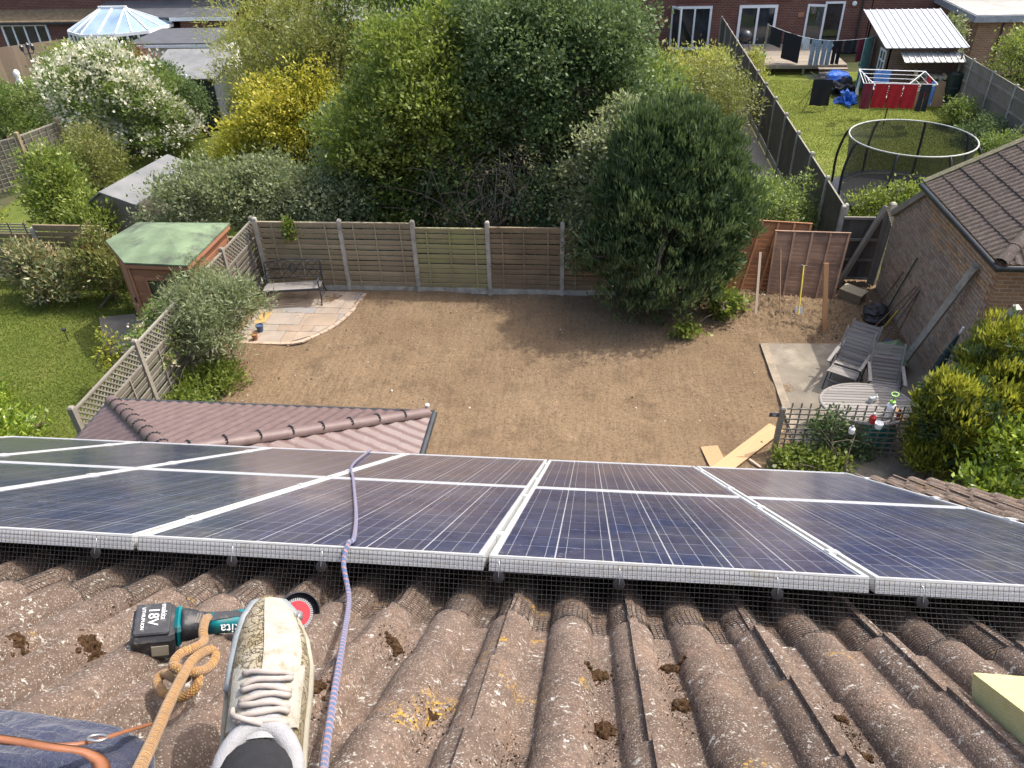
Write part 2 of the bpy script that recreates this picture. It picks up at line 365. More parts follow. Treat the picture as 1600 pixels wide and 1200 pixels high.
def grass(name, label, x0, x1, y0, y1, N, h, m, seed):
    rg = np.random.default_rng(seed); x = rg.uniform(x0, x1, N); y = rg.uniform(y0, y1, N); hh = rg.uniform(.5, 1.2, N)*h; a = rg.uniform(0, 6.28, N); w = .012
    dx, dy = np.cos(a)*w, np.sin(a)*w; lx, ly = rg.normal(0, .5, N)*hh, rg.normal(0, .5, N)*hh
    V = np.stack([np.stack([x-dx, y-dy, np.zeros(N)], 1), np.stack([x+dx, y+dy, np.zeros(N)], 1), np.stack([x+lx, y+ly, hh], 1)], 1).reshape(-1, 3)
    F = np.arange(3*N).reshape(N, 3); pat = .5+.25*np.sin(x*1.3+1)*np.cos(y*1.1)+rg.normal(0, .2, N)
    o = link(name, fastmesh(name, V, F, m, np.clip(pat, 0, 1))); tag(o, label, 'grass', kind='stuff')
M_blade = leafmat('grass_blade', (.07, .11, .014), (.14, .178, .028), (.26, .25, .085), .6, .35, .2)
M_blade2 = leafmat('far_grass_blade', (.08, .115, .015), (.15, .185, .03), (.25, .25, .08), .6, .3, .2)
grass('grass', 'mown green lawn grass beside the orange shed', -17, -8.6, 9.5, 17.6, 90000, .035, M_blade, 1)
grass('grass', 'mown bright lawn grass under the trampoline and airers', 6.2, 13.4, 20, 37.5, 70000, .04, M_blade2, 2)
grass('grass', 'strip of lawn grass beside the grey felt shed roof', -17.5, -11, 20, 33, 30000, .06, M_blade, 3)
# ------------------------------------------------------------------ slab and patio
conc = MB(); conc.prism([(3.85, 14.75, -.02), (6.88, 14.9, -.02), (6.88, 8.5, -.02), (3.7, 8.5, -.02)], (0, 0, .07)); o = conc.build('concrete_pad', M_slabc); o['kind'] = 'structure'
kerb = MB(); kerb.beam(Vector((3.8, 14.72, .04)), Vector((3.95, 9.0, .04)), .16, .07); o2 = kerb.build('kerb', plain('pale_kerb', (.25, .205, .15), .9)); o2['kind'] = 'structure'
def patio():
    base = bpy.data.objects.new('patio', None)
    mb = MB(); pts = [(-8.1, 14.12), (-6.75, 14.14), (-6.3, 14.45), (-5.95, 14.95), (-5.72, 15.6), (-5.62, 16.2), (-5.6, 16.68), (-8.1, 16.68)]
    mb.prism([(x, y, -.02) for x, y in pts], (0, 0, .05)); o = mb.build('patio', plain('patio_mortar', (.16, .13, .1), .95)); o['kind'] = 'structure'
    cols = [(.33, .26, .195), (.31, .25, .195), (.29, .245, .2), (.25, .235, .22), (.4, .26, .1), (.3, .23, .17)]
    ms = [plain('sandstone', c, .8, var=.13, scale=2.5, bump=.25, wear=((c[0]*.75, c[1]*.78, c[2]*.8, 1), 2.2)) for c in cols]
    # random ashlar layout: rows of varying depth running along a slightly turned grid
    rg = random.Random(4); y = 14.14; i = 0
    def inside(cx, cy, pad=.1):
        return all((pts[(k+1) % 8][0]-pts[k][0])*(cy-pts[k][1])-(pts[(k+1) % 8][1]-pts[k][1])*(cx-pts[k][0]) > pad*math.hypot(pts[(k+1) % 8][0]-pts[k][0], pts[(k+1) % 8][1]-pts[k][1]) for k in range(8))
    rows = [.56, .28, .56, .28, .42, .42]
    for rh in rows:
        x = -8.1+rg.uniform(-.25, 0)
        while x < -5.5:
            w = rg.choice([.28, .42, .56, .56, .84]); a, b, c, d = x+.006, x+w-.006, y+.006, y+rh-.006
            poly = [(a, c), (b, c), (b, d), (a, d)]; x += w
            # clip to the patio outline
            cl = poly
            for k in range(8):
                p, q = pts[k], pts[(k+1) % 8]; ex, ey = q[0]-p[0], q[1]-p[1]; ln = math.hypot(ex, ey); out = []
                off = .11 if k in (1, 2, 3, 4, 5) else .012
                dist = lambda P: (ex*(P[1]-p[1])-ey*(P[0]-p[0]))/ln-off
                for j in range(len(cl)):
                    A, B = cl[j], cl[(j+1) % len(cl)]; da, db = dist(A), dist(B)
                    if da >= 0: out.append(A)
                    if da*db < 0: t = da/(da-db); out.append((A[0]+(B[0]-A[0])*t, A[1]+(B[1]-A[1])*t))
                cl = out
                if not cl: break
            if len(cl) < 3: continue
            area = abs(sum(cl[j][0]*cl[(j+1) % len(cl)][1]-cl[(j+1) % len(cl)][0]*cl[j][1] for j in range(len(cl))))/2
            if area < .006: continue
            m2 = MB(); zz = .03+rg.uniform(0, .006); m2.prism([(p[0], p[1], zz) for p in cl], (0, 0, .014)); m2.build('paving_slab', ms[4] if (abs(cl[0][0]+8) < .3 and i == 11) else rg.choice([ms[0], ms[0], ms[1], ms[1], ms[2], ms[5], ms[5], ms[3]]), o); i += 1
        y += rh
    # edging bricks along the curve
    med = plain('edging_stone', (.4, .3, .22), .85, var=.2)
    curve = spline([(p[0], p[1], 0) for p in pts[0:7]], 5); acc = 0
    P = [Vector(p) for p in curve]
    fine = []
    for a, b in zip(P[:-1], P[1:]):
        k = max(1, int((b-a).length/.02)); fine += [a.lerp(b, j/k) for j in range(k)]
    step = 11
    for j in range(0, len(fine)-step, step):
        a, b = fine[j], fine[j+step-1]; dv = (b-a).normalized(); nn = Vector((-dv.y, dv.x, 0))
        beam('edging_stone', med, o, a+nn*.05+Vector((0, 0, .035)), b+nn*.05+Vector((0, 0, .035)), .095, .035)
patio()
# ================================================================== tiled roofs
def tile_mesh(name, us, prof, Lv, thick, m, nv=4, wob=0.0):
    mb = MB(); mb.smooth = True; n = len(us)
    top = [(u, Lv*j/(nv-1), prof(u)+thick*(1-j/(nv-1))) for j in range(nv) for u in us]
    mb.add(top, [(j*n+i, j*n+i+1, (j+1)*n+i+1, (j+1)*n+i) for j in range(nv-1) for i in range(n-1)])
    mb.smooth = False; d = .013
    low = [(u, 0, prof(u)+thick) for u in us]; mb.add(low+[(a, b, c-d) for a, b, c in low], [(i, n+i, n+i+1, i+1) for i in range(n-1)])
    for u in (us[0], us[-1]):
        e = [(u, Lv*j/(nv-1), prof(u)+thick*(1-j/(nv-1))) for j in range(nv)]; mb.add(e+[(a, b, c-d) for a, b, c in e], [(j, j+1, nv+j+1, nv+j) for j in range(nv-1)])
    me = bpy.data.meshes.new(name); me.from_pydata(mb.v, [], mb.f); me.polygons.foreach_set('use_smooth', mb.sm); me.materials.append(m); me.update()
    return me
def tiled_slope(parent, o, u, v, us, prof, tw, gauge, ncol, nrow, m, thick=.018, clip=(), name='roof_tile', pick=None, restname='roof_tiles_beyond', nv=3, col0=0, jitter=0.0):
    u, v = Vector(u).normalized(), Vector(v).normalized(); n = u.cross(v); o = Vector(o)
    B = Matrix((u, v, n)).transposed().to_4x4()
    base = tile_mesh(name, us, prof, gauge+.03, thick, m, nv); rest = bmesh.new(); nrest = 0
    for r in range(nrow):
        for c in range(col0, ncol):
            p = o+u*(c*tw)+v*(r*gauge); M = Matrix.Translation(p)@B
            if jitter: M = M@Matrix.Translation((rnd.uniform(-.002, .002), rnd.uniform(-jitter, jitter), rnd.uniform(-.003, .003)))@Matrix.Rotation(rnd.uniform(-.006, .006), 4, 'Z')
            me = base
            if clip:
                cs = [M@Vector((a, b, 0)) for a in (us[0], us[-1]) for b in (0, gauge+.03)]
                sides = [[(q-Vector(cp)).dot(Vector(cn)) for q in cs] for cp, cn in clip]
                if any(max(sd) < .01 for sd in sides): continue
                if any(min(sd) < 0 for sd in sides):
                    bm = bmesh.new(); bm.from_mesh(base); Mi = M.inverted()
                    for (cp, cn) in clip:
                        lp = Mi@Vector(cp); ln = Mi.to_3x3()@Vector(cn)
                        bmesh.ops.bisect_plane(bm, geom=bm.verts[:]+bm.edges[:]+bm.faces[:], plane_co=lp, plane_no=ln, clear_inner=True)
                    if not bm.faces: bm.free(); continue
                    me = bpy.data.meshes.new(name); bm.to_mesh(me); bm.free(); me.materials.append(m)
            if pick is None or pick(r, c, p):
                link(name, me, parent, M)
            else:
                k = len(rest.verts); rest.from_mesh(me); rest.verts.ensure_lookup_table(); bmesh.ops.transform(rest, matrix=M, verts=rest.verts[k:]); nrest += 1
    if nrest:
        me = bpy.data.meshes.new(restname); rest.to_mesh(me); me.materials.append(m); ob = link(restname, me, parent); ob['kind'] = 'stuff'
    rest.free()
def tilemat(name, c, lich=.5, orange=True, speck=True):
    t = NT(name); p = t.pos(); oi = t.node('ShaderNodeObjectInfo')
    n1 = t.noise(p, 7, 6, .65); n2 = t.noise(p, 55, 5, .7); f = t.noise(p, 260, 3, .6)
    col = t.ramp(n1, [(.3, tuple(x*.62 for x in c)), (.5, c), (.72, (c[0]*1.35, c[1]*1.22, c[2]*1.12))])
    col = t.mix(t.math('MULTIPLY', oi.outputs['Random'], .45), col, (c[0]*.8, c[1]*.86, c[2]*.92))
    col = t.mix(t.ramp(n2, [(.35, .7), (.55, 0)]), col, tuple(x*.45 for x in c))
    col = t.mix(t.ramp(t.noise(p, 2.6, 4, .6), [(.42, .55), (.62, 0)]), col, tuple(x*.5 for x in c))
    if speck:
        v = t.voro(p, 170); col = t.mix(t.ramp(v, [(.16, .75), (.3, 0)]), col, (.42, .35, .28))
        v2 = t.voro(p, 95); col = t.mix(t.ramp(v2, [(.1, .9), (.2, 0)]), col, (.46, .41, .35))
    li = t.math('MULTIPLY', t.ramp(t.noise(p, 13, 5, .6), [(.5, 0), (.6, 1)]), t.ramp(t.noise(p, 75, 5, .62), [(.57, 0), (.62, 1)]))
    col = t.mix(t.math('MULTIPLY', li, lich), col, (.5, .485, .44))
    if orange:
        og = t.math('MULTIPLY', t.ramp(t.noise(p, 4.3, 3, .5), [(.66, 0), (.7, 1)]), t.ramp(t.noise(p, 70, 5, .7), [(.52, 0), (.58, 1)]))
        col = t.mix(t.math('MULTIPLY', og, .9), col, (.5, .3, .04))
    t.color(col).set(Roughness=.93, Specular_IOR_Level=.2)
    t.bump(t.math('ADD', t.math('MULTIPLY', n2, 1.0), t.math('MULTIPLY', f, .6)), .95, .009); return t.m
M_tile = tilemat('concrete_roof_tile', (.198, .142, .11), .9)
M_tileg = tilemat('garage_roof_tile', (.1, .078, .068), .5, False)
TW, TG, TH = .30, .335, .02
def _roll(d, w=.108, h=.043): return h*max(0.0, 1-(2*d/w)**2)**.62
def prof_main(u):
    z = max(_roll(u+.045), _roll(u-.105), _roll(u-.255))
    if u > .24: z += .008
    elif u < .012: z -= .003
    return z
US_main = [-.056, -.046, -.036, -.024, -.012, -.002, .004, .0085, .02, .04, .0508, .0525, .057, .066, .078, .09, .105, .12, .132, .144, .153, .1575, .1592, .17, .18, .19, .2008, .2025, .207, .216, .228, .2395, .2405, .25, .262]
NPAN = -.605; SEAVE = 6.62; XV = 3.0
XOFF = .12+.2625                              # a seam falls at x = 0.12
u0 = XOFF+TW*math.floor((XV-XOFF)/TW)+.0
house = thing('house', 'house under the tiled roof with solar panels in the foreground', 'house', (0, 2, 0))
tiled_slope(house, RF(u0+TW*0, SEAVE, NPAN), (-1, 0, 0), (RF(0, 0, 0)-RF(0, 1, 0)), US_main, prof_main, TW, TG, 30, 21, M_tile, TH, nv=4, jitter=.004,
            pick=lambda r, c, p: (p.x > 1.3) or ((p.y-RF(0, 2.5, NPAN).y) < 0 and abs(p.x) < 2.3 and p.y > RF(0, .3, NPAN).y))
def tile_n(x, s):
    u = (u0-x) % TW
    if u > .262: u -= TW
    d = (SEAVE-s) % TG
    return NPAN+prof_main(u)+TH*(1-d/(TG+.03))
w_ = MB(); ew = RF(0, SEAVE-.35, NPAN)
w_.box((-2.5, ew.y-4.5, ew.z/2-.15), (10.9, 9.0, ew.z-.3)); w_.build('wall', M_brick, house)
d_ = MB(); a, b, c_, d2 = RF(-6.0, SEAVE-.03, NPAN-.06), RF(XV-.03, SEAVE-.03, NPAN-.06), RF(XV-.03, -.35, NPAN-.06), RF(-6.0, -.35, NPAN-.06)
d_.prism([a, b, c_, d2], RF(0, 0, 0)-RF(0, 0, .03)); d_.build('roof_deck', M_black, house)
g_ = MB(); g_.smooth = True
gp = RF(0, SEAVE+.04, NPAN-.07); g_.tube([(-6.1, gp.y, gp.z), (XV, gp.y, gp.z)], .055, 12); g_.build('gutter', M_blackmetal, house)
# far side of our own roof behind the camera (ridge)
rb = MB(); r0 = RF(0, -.4, NPAN); rb.prism([(-6, r0.y, r0.z), (XV, r0.y, r0.z), (XV, r0.y-7, r0.z-5), (-6, r0.y-7, r0.z-5)], (0, 0, -.05)); rb.build('roof_back', M_tile, house)
# ------------------------------------------------------------------ solar panels
def cellmat():
    t = NT('solar_cell'); tc = t.node('ShaderNodeTexCoord'); s = t.node('ShaderNodeSeparateXYZ'); t.lk(tc.outputs['Object'], s.inputs[0]); p = t.pos(); oi = t.node('ShaderNodeObjectInfo')
    v = t.voro(p, 60, out='Color'); sp = t.node('ShaderNodeSeparateColor'); t.lk(v, sp.inputs[0])
    col = t.ramp(sp.outputs[0], [(0, (.012, .02, .06)), (.6, (.02, .032, .095)), (1, (.032, .048, .13))])
    col = t.mix(t.math('MULTIPLY', oi.outputs['Random'], .45), col, (.028, .024, .055))
    for off in (-.052, 0, .052):
        dd = t.math('ABSOLUTE', t.math('SUBTRACT', s.outputs[0], off)); col = t.mix(t.math('MULTIPLY', t.math('LESS_THAN', dd, .0009), .75), col, (.42, .43, .47))
    dirt = t.ramp(t.noise(p, 3.2, 6, .7), [(.42, 0), (.8, .18)]); col = t.mix(dirt, col, (.4, .37, .32))
    sm = t.math('MULTIPLY', t.ramp(t.noise(p, 6, 4, .6), [(.6, 0), (.66, 1)]), t.ramp(t.noise(p, 75, 4, .6), [(.6, 0), (.68, 1)])); col = t.mix(t.math('MULTIPLY', sm, .5), col, (.6, .58, .55))
    t.color(col).set(Roughness=.45, Specular_IOR_Level=.5, Coat_Weight=1.0, Coat_Roughness=t.ramp(t.noise(p, 4, 5), [(.3, .08), (.8, .2)]), Coat_IOR=1.33); return t.m
M_cell = cellmat()
M_alu = plain('panel_aluminium', (.52, .53, .53), .45, .15, var=.06, scale=9, bump=.05, wear=((.46, .45, .41, 1), 14))
t = NT('white_backsheet'); t.color((.5, .51, .54)).set(Roughness=.4, Coat_Weight=1.0, Coat_Roughness=.1); M_back = t.m
PW, PLn, PS0, PX0, PN = .998, 1.65, 2.09, -.252, -.437
cell_me = None
def panel(name_label, col, row, first):
    M = Matrix.Translation(RF(PX0+col*1.014, PS0+row*1.665, PN))@ROOFM
    T = thing('solar_panel', name_label, 'solar panel', group='solar panels on the roof', world=False, matrix=M)
    global cell_me, fr_me, bk_me, clamp_me
    if first:
        f = MB(); e, h = .013, .042
        f.box((PW/2, e/2, -h/2), (PW, e, h)); f.box((PW/2, PLn-e/2, -h/2), (PW, e, h)); f.box((e/2, PLn/2, -h/2), (e, PLn-2*e, h)); f.box((PW-e/2, PLn/2, -h/2), (e, PLn-2*e, h))
        f.box((PW/2, .02, -h+.002), (PW-.03, .02, .003)); ob = f.build('frame', M_alu); fr_me = ob.data; bpy.data.objects.remove(ob)
        b = MB(); b.box((PW/2, PLn/2, -.0065), (PW-2*e, PLn-2*e, .004)); ob = b.build('backsheet', M_back); bk_me = ob.data; bpy.data.objects.remove(ob)
        c = MB(); c.box((0, 0, 0), (.1562, .1546, .0004)); ob = c.build('solar_cell', M_cell); cell_me = ob.data; bpy.data.objects.remove(ob)
        k = MB(); k.box((0, 0, .002), (.034, .05, .004)); k.box((0, 0, -.02), (.014, .05, .04)); ob = k.build('clamp', M_alu); clamp_me = ob.data; bpy.data.objects.remove(ob)
    link('frame', fr_me, T); link('backsheet', bk_me, T)
    for i in range(6):
        for j in range(10):
            link('solar_cell', cell_me, T, Matrix.Translation((PW/2+(i-2.5)*.1606, PLn/2+(j-4.5)*.1590, -.0042)))
    for y in (.33, 1.3): link('clamp', clamp_me, T, Matrix.Translation((PW+.008, y, 0)))
pos_words = {1: 'rightmost', 0: 'second from the right', -1: 'third from the right', -2: 'fourth from the right', -3: 'fifth from the right', -4: 'leftmost'}
k = True
for row in (0, 1):
    for col in range(1, -5 if row else -4, -1):
        rw = 'row nearest the wire mesh' if row == 0 else 'far row towards the garden'
        w = pos_words[col] if not (row == 0 and col == -3) else 'leftmost'
        panel('blue solar panel, %s in the %s' % (w, rw), col, row, k); k = False
M_rail = plain('mount_rail', (.5, .5, .5), .4, .6, bump=0)
for s_, wd in ((2.5, 'upper'), (3.4, 'second'), (4.2, 'third'), (5.1, 'lowest')):
    o = beam('mounting_rail', M_rail, None, RF(-4.4, s_, PN-.065), RF(1.8, s_, PN-.065), .04, .04, up=RF(0, 0, 1)-RF(0, 0, 0)); tag(o, 'aluminium mounting rail under the solar panels, %s of four' % wd, 'rail')
# ------------------------------------------------------------------ bird mesh along the panels
def netting():
    sp = .0127; x0, x1 = -2.9, 1.95; nx = int((x1-x0)/sp); nr = 22; rg = np.random.default_rng(8)
    ph = rg.uniform(0, 6.28, 12); fq = rg.uniform(1.5, 9, 12)
    sec = [(PS0-.004, PN-.006), (PS0-.006, PN-.03), (PS0-.012, PN-.055), (PS0-.022, PN-.08), (PS0-.036, PN-.10), (PS0-.055, PN-.118)]
    P = np.zeros((nr, nx, 3))
    for i in range(nx):
        x = x0+i*sp; w = sum(math.sin(f*x+p) for f, p in zip(fq, ph))/12; sl = sum(math.sin(f*x*.6+p*2) for f, p in zip(fq, ph))/12
        cur = [Vector((PS0-.004+.001*w, PN-.005-.006*w, 0))]
        s, n = cur[0].x, cur[0].y; ang = -math.pi/2+.02
        for j in range(nr):
            P[j, i] = (x+.004*math.sin(j*.35+x*5)*(j/nr)+.002*w*j/nr, s, n)
            drop = j/nr
            if j < 3: a = R_(-88)
            else: a = R_(-90-(j-2)*(3.0+2.6*w)-6*sl)
            s2, n2 = s+math.cos(a)*sp, n+math.sin(a)*sp
            lim = tile_n(x, s2)+.004
            if n2 < lim:
                n2 = lim; s2 = s-math.sqrt(max((.62*sp)**2, sp*sp-(n-n2)**2)) if abs(n-n2) < sp else s-.4*sp
                n2 = max(n2, tile_n(x, s2)+.004)
            s, n = s2, n2
    W = np.stack([P[..., 0], P[..., 1]*SC_+P[..., 2]*SS_, CAMH-P[..., 1]*SS_+P[..., 2]*SC_], -1)
    # tubes with square section
    r = .00062; V = []; F = []
    nrm = np.array([0, SS_, SC_])
    def run(pts, side):
        n = len(pts); t = np.gradient(pts, axis=0); t /= np.linalg.norm(t, axis=1)[:, None]; a = np.cross(t, side); a /= np.linalg.norm(a, axis=1)[:, None]; b = np.cross(t, a)
        base = sum(len(q) for q in V); vs = np.stack([pts+a*r, pts+b*r, pts-a*r, pts-b*r], 1).reshape(-1, 3); V.append(vs); i = np.arange(n-1)[:, None]*4
        for k in range(4): F.append(np.concatenate([i+k, i+(k+1) % 4, i+4+(k+1) % 4, i+4+k], 1)+base)
    for j in range(nr): run(W[j], nrm)
    for i in range(nx): run(W[:, i], np.array([1., 0, 0]))
    t = NT('mesh_wire'); t.color(t.ramp(t.noise(t.pos(), 30, 3), [(.3, (.012, .012, .013)), (.7, (.035, .034, .033))])).set(Roughness=.42, Metallic=.2)
    o = link('wire_mesh', fastmesh('wire_mesh', np.concatenate(V), np.concatenate(F), t.m)); tag(o, 'black square wire bird mesh clipped along the upper edge of the solar panels', 'wire mesh')
netting()
M_wire = plain('bright_wire', (.5, .5, .5), .3, .8, bump=0)
clips = [(188, 851), (386, 865), (518, 874), (786, 886), (965, 899), (1205, 917), (1423, 929)]
ords = ['leftmost', 'second from the left', 'third from the left, beside the blue rope', 'fourth from the left', 'fifth from the left', 'second from the right', 'rightmost']
for (px, py), w in zip(clips, ords):
    x, _ = RS(px, py, PN-.05); M = Matrix.Translation(RF(x, PS0-.022, PN-.052))@ROOFM@Matrix.Rotation(R_(90), 4, 'X')
    T = thing('mesh_clip', 'round black washer clip on the wire mesh, '+w, 'clip', group='washer clips on the mesh', world=False, matrix=M)
    m = MB(); m.lathe([(.004, .001), (.0145, 0), (.016, .002), (.0155, .004), (.007, .0055), (.004, .0055)], n=20); m.build('washer', M_black, T, smooth='angle')
    m = MB(); m.tube(spline([(0, .0, .007), (.001, .012, .008), (.002, .03, .006), (.0, .042, .0), (-.003, .034, -.004)], 5), .0011, 6); m.build('hook', M_wire, T, smooth=True)
# ------------------------------------------------------------------ ropes
def ropemat(name, base, strands, freq, n=3):
    """braided cord: uv.x along the rope in metres, uv.y around"""
    t = NT(name); uv = t.node('ShaderNodeUVMap'); s = t.node('ShaderNodeSeparateXYZ'); t.lk(uv.outputs[0], s.inputs[0])
    a = t.math('FRACT', t.math('ADD', t.math('MULTIPLY', s.outputs[0], freq), t.math('MULTIPLY', s.outputs[1], 1.0)))
    b = t.math('FRACT', t.math('SUBTRACT', t.math('MULTIPLY', s.outputs[0], freq*4), t.math('MULTIPLY', s.outputs[1], 8.0)))
    c = t.math('FRACT', t.math('ADD', t.math('MULTIPLY', s.outputs[0], freq*4), t.math('MULTIPLY', s.outputs[1], 8.0)))
    col = t.ramp(a, strands, 'CONSTANT'); h = t.math('MULTIPLY', t.math('PINGPONG', b, .5), t.math('PINGPONG', c, .5))
    col = t.mix(t.ramp(h, [(.0, .55), (.08, 0)]), col, tuple(x*.35 for x in base)); col = t.mix(t.ramp(t.noise(t.pos(), 25, 5, .7), [(.42, 0), (.7, .75)]), col, tuple(x*.6 for x in base))
    t.color(col).set(Roughness=.85, Specular_IOR_Level=.2, Sheen_Weight=.2); t.bump(h, 1.0, .006); return t.m
def rope(name, pts, r, m, parent=None, n=14, sub=10):
    P = spline(pts, sub); mb = MB(); mb.smooth = True; mb.tube(P, r, n); o = mb.build(name, m, parent, smooth=True)
    me = o.data; uv = me.uv_layers.new(name='UVMap'); ln = [0]
    for a, b in zip(P[:-1], P[1:]): ln.append(ln[-1]+(b-a).length)
    for poly in me.polygons:
        ks = [me.loops[l].vertex_index % n for l in poly.loop_indices]; wrap = max(ks) == n-1 and min(ks) == 0
        for l in poly.loop_indices:
            vi = me.loops[l].vertex_index; i, k = min(vi//n, len(ln)-1), vi % n
            uv.data[l].uv = (ln[i], (k+n if (wrap and k == 0) else k)/n)
    return o
B_, O_, W_ = (.05, .13, .3), (.5, .16, .09), (.5, .47, .5)
M_ropeb = ropemat('blue_orange_cord', (.2, .2, .3), [(0, B_), (.36, (.2, .22, .32)), (.42, O_), (.52, W_), (.57, O_), (.7, (.16, .2, .34)), (.8, B_)], 52)
pts = []
for px, py, n in [(500, 1255, -.53), (508, 1180, -.545), (521, 1090, -.538), (536, 1000, -.528), (545, 935, -.535)]: pts.append(RP(px, py, n))
xr, _ = RS(549, 890, -.50); pts += [RF(xr-.005, PS0-.05, PN-.035), RF(xr-.012, PS0+.008, PN+.008)]
for px, py in [(553, 840), (556, 800), (552, 750), (551, 726)]: pts.append(RP(px, py, PN+.008))
xe = RS(552, 712, PN)[0]; pts += [RF(xe, PS0+3.31, PN+.008), RF(xe-.01, PS0+3.35, PN-.01), RF(xe-.02, PS0+3.5, PN-.1), RF(xe-.03, PS0+4.3, PN-.12)]
tag(rope('blue_rope', pts, .0068, M_ropeb), 'thin blue and orange flecked rope running down over the solar panels', 'rope')
# ================================================================== things lying on the roof
def roof_basis(o, fwd, up):
    f = Vector(fwd).normalized(); r = f.cross(Vector(up)).normalized(); u = r.cross(f)
    return Matrix.Translation(o)@Matrix((r, f, u)).transposed().to_4x4()
EN = RF(0, 0, 1)-RF(0, 0, 0); ES = RF(0, 1, 0)-RF(0, 0, 0); EX = Vector((1, 0, 0))
# --- angle grinder
M_teal = plain('teal_plastic', (.0, .13, .15), .38, var=.12, bump=.05, wear=((.06, .1, .1, 1), 40))
M_blk2 = plain('black_tool_plastic', (.022, .023, .027), .5, var=.25, scale=30, bump=.2, wear=((.1, .095, .085, 1), 45))
M_greyal = plain('cast_aluminium', (.3, .3, .3), .45, .7, var=.15, bump=.2)
M_reddisc = plain('red_disc', (.45, .02, .03), .4, var=.1, bump=.05)
M_ink = plain('white_print', (.7, .7, .7), .5, var=.05, bump=0)
M_window = plain('battery_label', (.5, .48, .36), .4, var=.1, bump=0)
def rbox(mb, c, sz, bev, M=None):
    """box with chamfered long edges"""
    x, y, z = [q/2 for q in sz]; b = bev; c = Vector(c)
    sec = [(-y+b, -z), (y-b, -z), (y, -z+b), (y, z-b), (y-b, z), (-y+b, z), (-y, z-b), (-y, -z+b)]
    vs = []
    for xx, k in ((-x, .0), (-x+b, 1), (x-b, 1), (x, .0)):
        f = 1 if k else 1-b/max(y, z)*.9
        vs += [(M@Vector((xx, p*f, q*f)) if M else Vector((xx, p*f, q*f)))+c for p, q in sec]
    fs = [(8*i+k, 8*i+(k+1) % 8, 8*(i+1)+(k+1) % 8, 8*(i+1)+k) for i in range(3) for k in range(8)]+[tuple(range(7, -1, -1)), tuple(range(24, 32))]
    mb.add(vs, fs)
A = RP(222, 1008, -.555); Bq = RP(470, 985, -.545)
gx = (Bq-A).normalized(); gy = EN.cross(gx).normalized(); gz = gx.cross(gy)
GM = Matrix.Translation(A)@Matrix((gx, gy, gz)).transposed().to_4x4()@Matrix.Translation((0, 0, .012))@Matrix.Rotation(R_(36), 4, 'X')
GL = (Bq-A).length; k = GL/.36
GM = GM@Matrix.Diagonal((k, k, k, 1))
T = thing('angle_grinder', 'teal and black cordless angle grinder tied to an orange rope', 'angle grinder', world=False, matrix=GM)
m = MB(); rbox(m, (.03, -.006, .032), (.092, .104, .076), .009); rbox(m, (.028, -.004, .073), (.074, .088, .012), .003); batt = m.build('battery', M_blk2, T)
m = MB(); m.box((.045, -.0588, .03), (.036, .0016, .034)); m.build('label_plate', M_window, batt)
for body, sz, x, y in (('makita', .017, .05, .012), ('18V', .032, .028, .0), ('LITHIUM-ION', .0105, .007, -.004)):
    text('lettering', body, M_ink, batt, Matrix.Translation((x, y, .0795))@Matrix.Rotation(R_(-90), 4, 'Z'), sz)
m = MB(); rbox(m, (.081, 0, .038), (.016, .08, .07), .008); m.build('battery_collar', M_teal, T)
def hull(secs, n=18):
    mb = MB(); mb.smooth = True
    def f(a, t):
        i = t*(len(secs)-1); j = min(int(i), len(secs)-2); w = i-j; p, q = secs[j], secs[j+1]; g = lambda z: p[z]*(1-w)+q[z]*w
        th = 2*math.pi*a; cs, sn = math.cos(th), math.sin(th); e = .72
        return Vector((g(0), g(1)*math.copysign(abs(cs)**e, cs), g(3)+g(2)*math.copysign(abs(sn)**e, sn)))
    mb.grid(f, n, len(secs)*2-1, closed=True); nn = len(secs)*2-1
    mb.f += [list(range(n-1, -1, -1)), [(nn-1)*n+q for q in range(n)]]; mb.mi += [0, 0]; mb.sm += [False, False]
    return mb
hull([(.088, .036, .034, .04), (.105, .034, .033, .04), (.13, .025, .028, .038), (.15, .022, .024, .037)]).build('rear_grip', M_blk2, T)
hull([(.149, .0225, .0245, .037), (.19, .023, .024, .037), (.235, .025, .026, .037), (.262, .028, .029, .037), (.285, .027, .028, .037)]).build('motor_housing', M_teal, T)
m = MB()
for i in range(5): m.beam((.118+.006*i, -.018, .067-.0018*i), (.124+.006*i, .004, .071-.002*i), .002, .003)
m.build('vent_ribs', plain('vent_rib', (.2, .15, .11), .6, bump=0), T)
m = MB(); m.prism([(.15, -.012, .0605), (.21, -.006, .061), (.25, -.012, .0635), (.21, .012, .061), (.16, .013, .0605)], (0, 0, .002)); m.build('rubber_inlay', M_blk2, T)
for nm, x in (('makita', .215),):
    text('lettering', nm, M_ink, T, Matrix.Translation((x, -.0245, .0455))@Matrix.Rotation(R_(58), 4, 'X')@Matrix.Rotation(R_(180), 4, 'Z'), .032)
hull([(.284, .026, .026, .037), (.31, .025, .024, .037), (.34, .024, .022, .036), (.362, .016, .016, .036)]).build('gear_head', M_greyal, T)
DM = Matrix.Translation((.352, .012, .052))@Matrix.Rotation(R_(-40), 4, 'Y')@Matrix.Rotation(R_(32), 4, 'X')
DM = Matrix.Translation((.35, -.004, .05))@Matrix.Rotation(R_(38), 4, 'X')@Matrix.Rotation(R_(12), 4, 'Y')
m = MB(); m.lathe([(.001, .0012), (.031, .0012), (.031, -.0012), (.001, -.0012)], n=40); disc = m.build('cutting_disc', M_reddisc, T, matrix=DM)
m = MB()
for q in range(44):
    a = 2*math.pi*q/44; m.box(((.034*math.cos(a)), .034*math.sin(a), 0), (.008, .0035, .0022), Matrix.Rotation(a, 3, 'Z'))
m.build('disc_teeth', M_greyal, disc, matrix=DM)
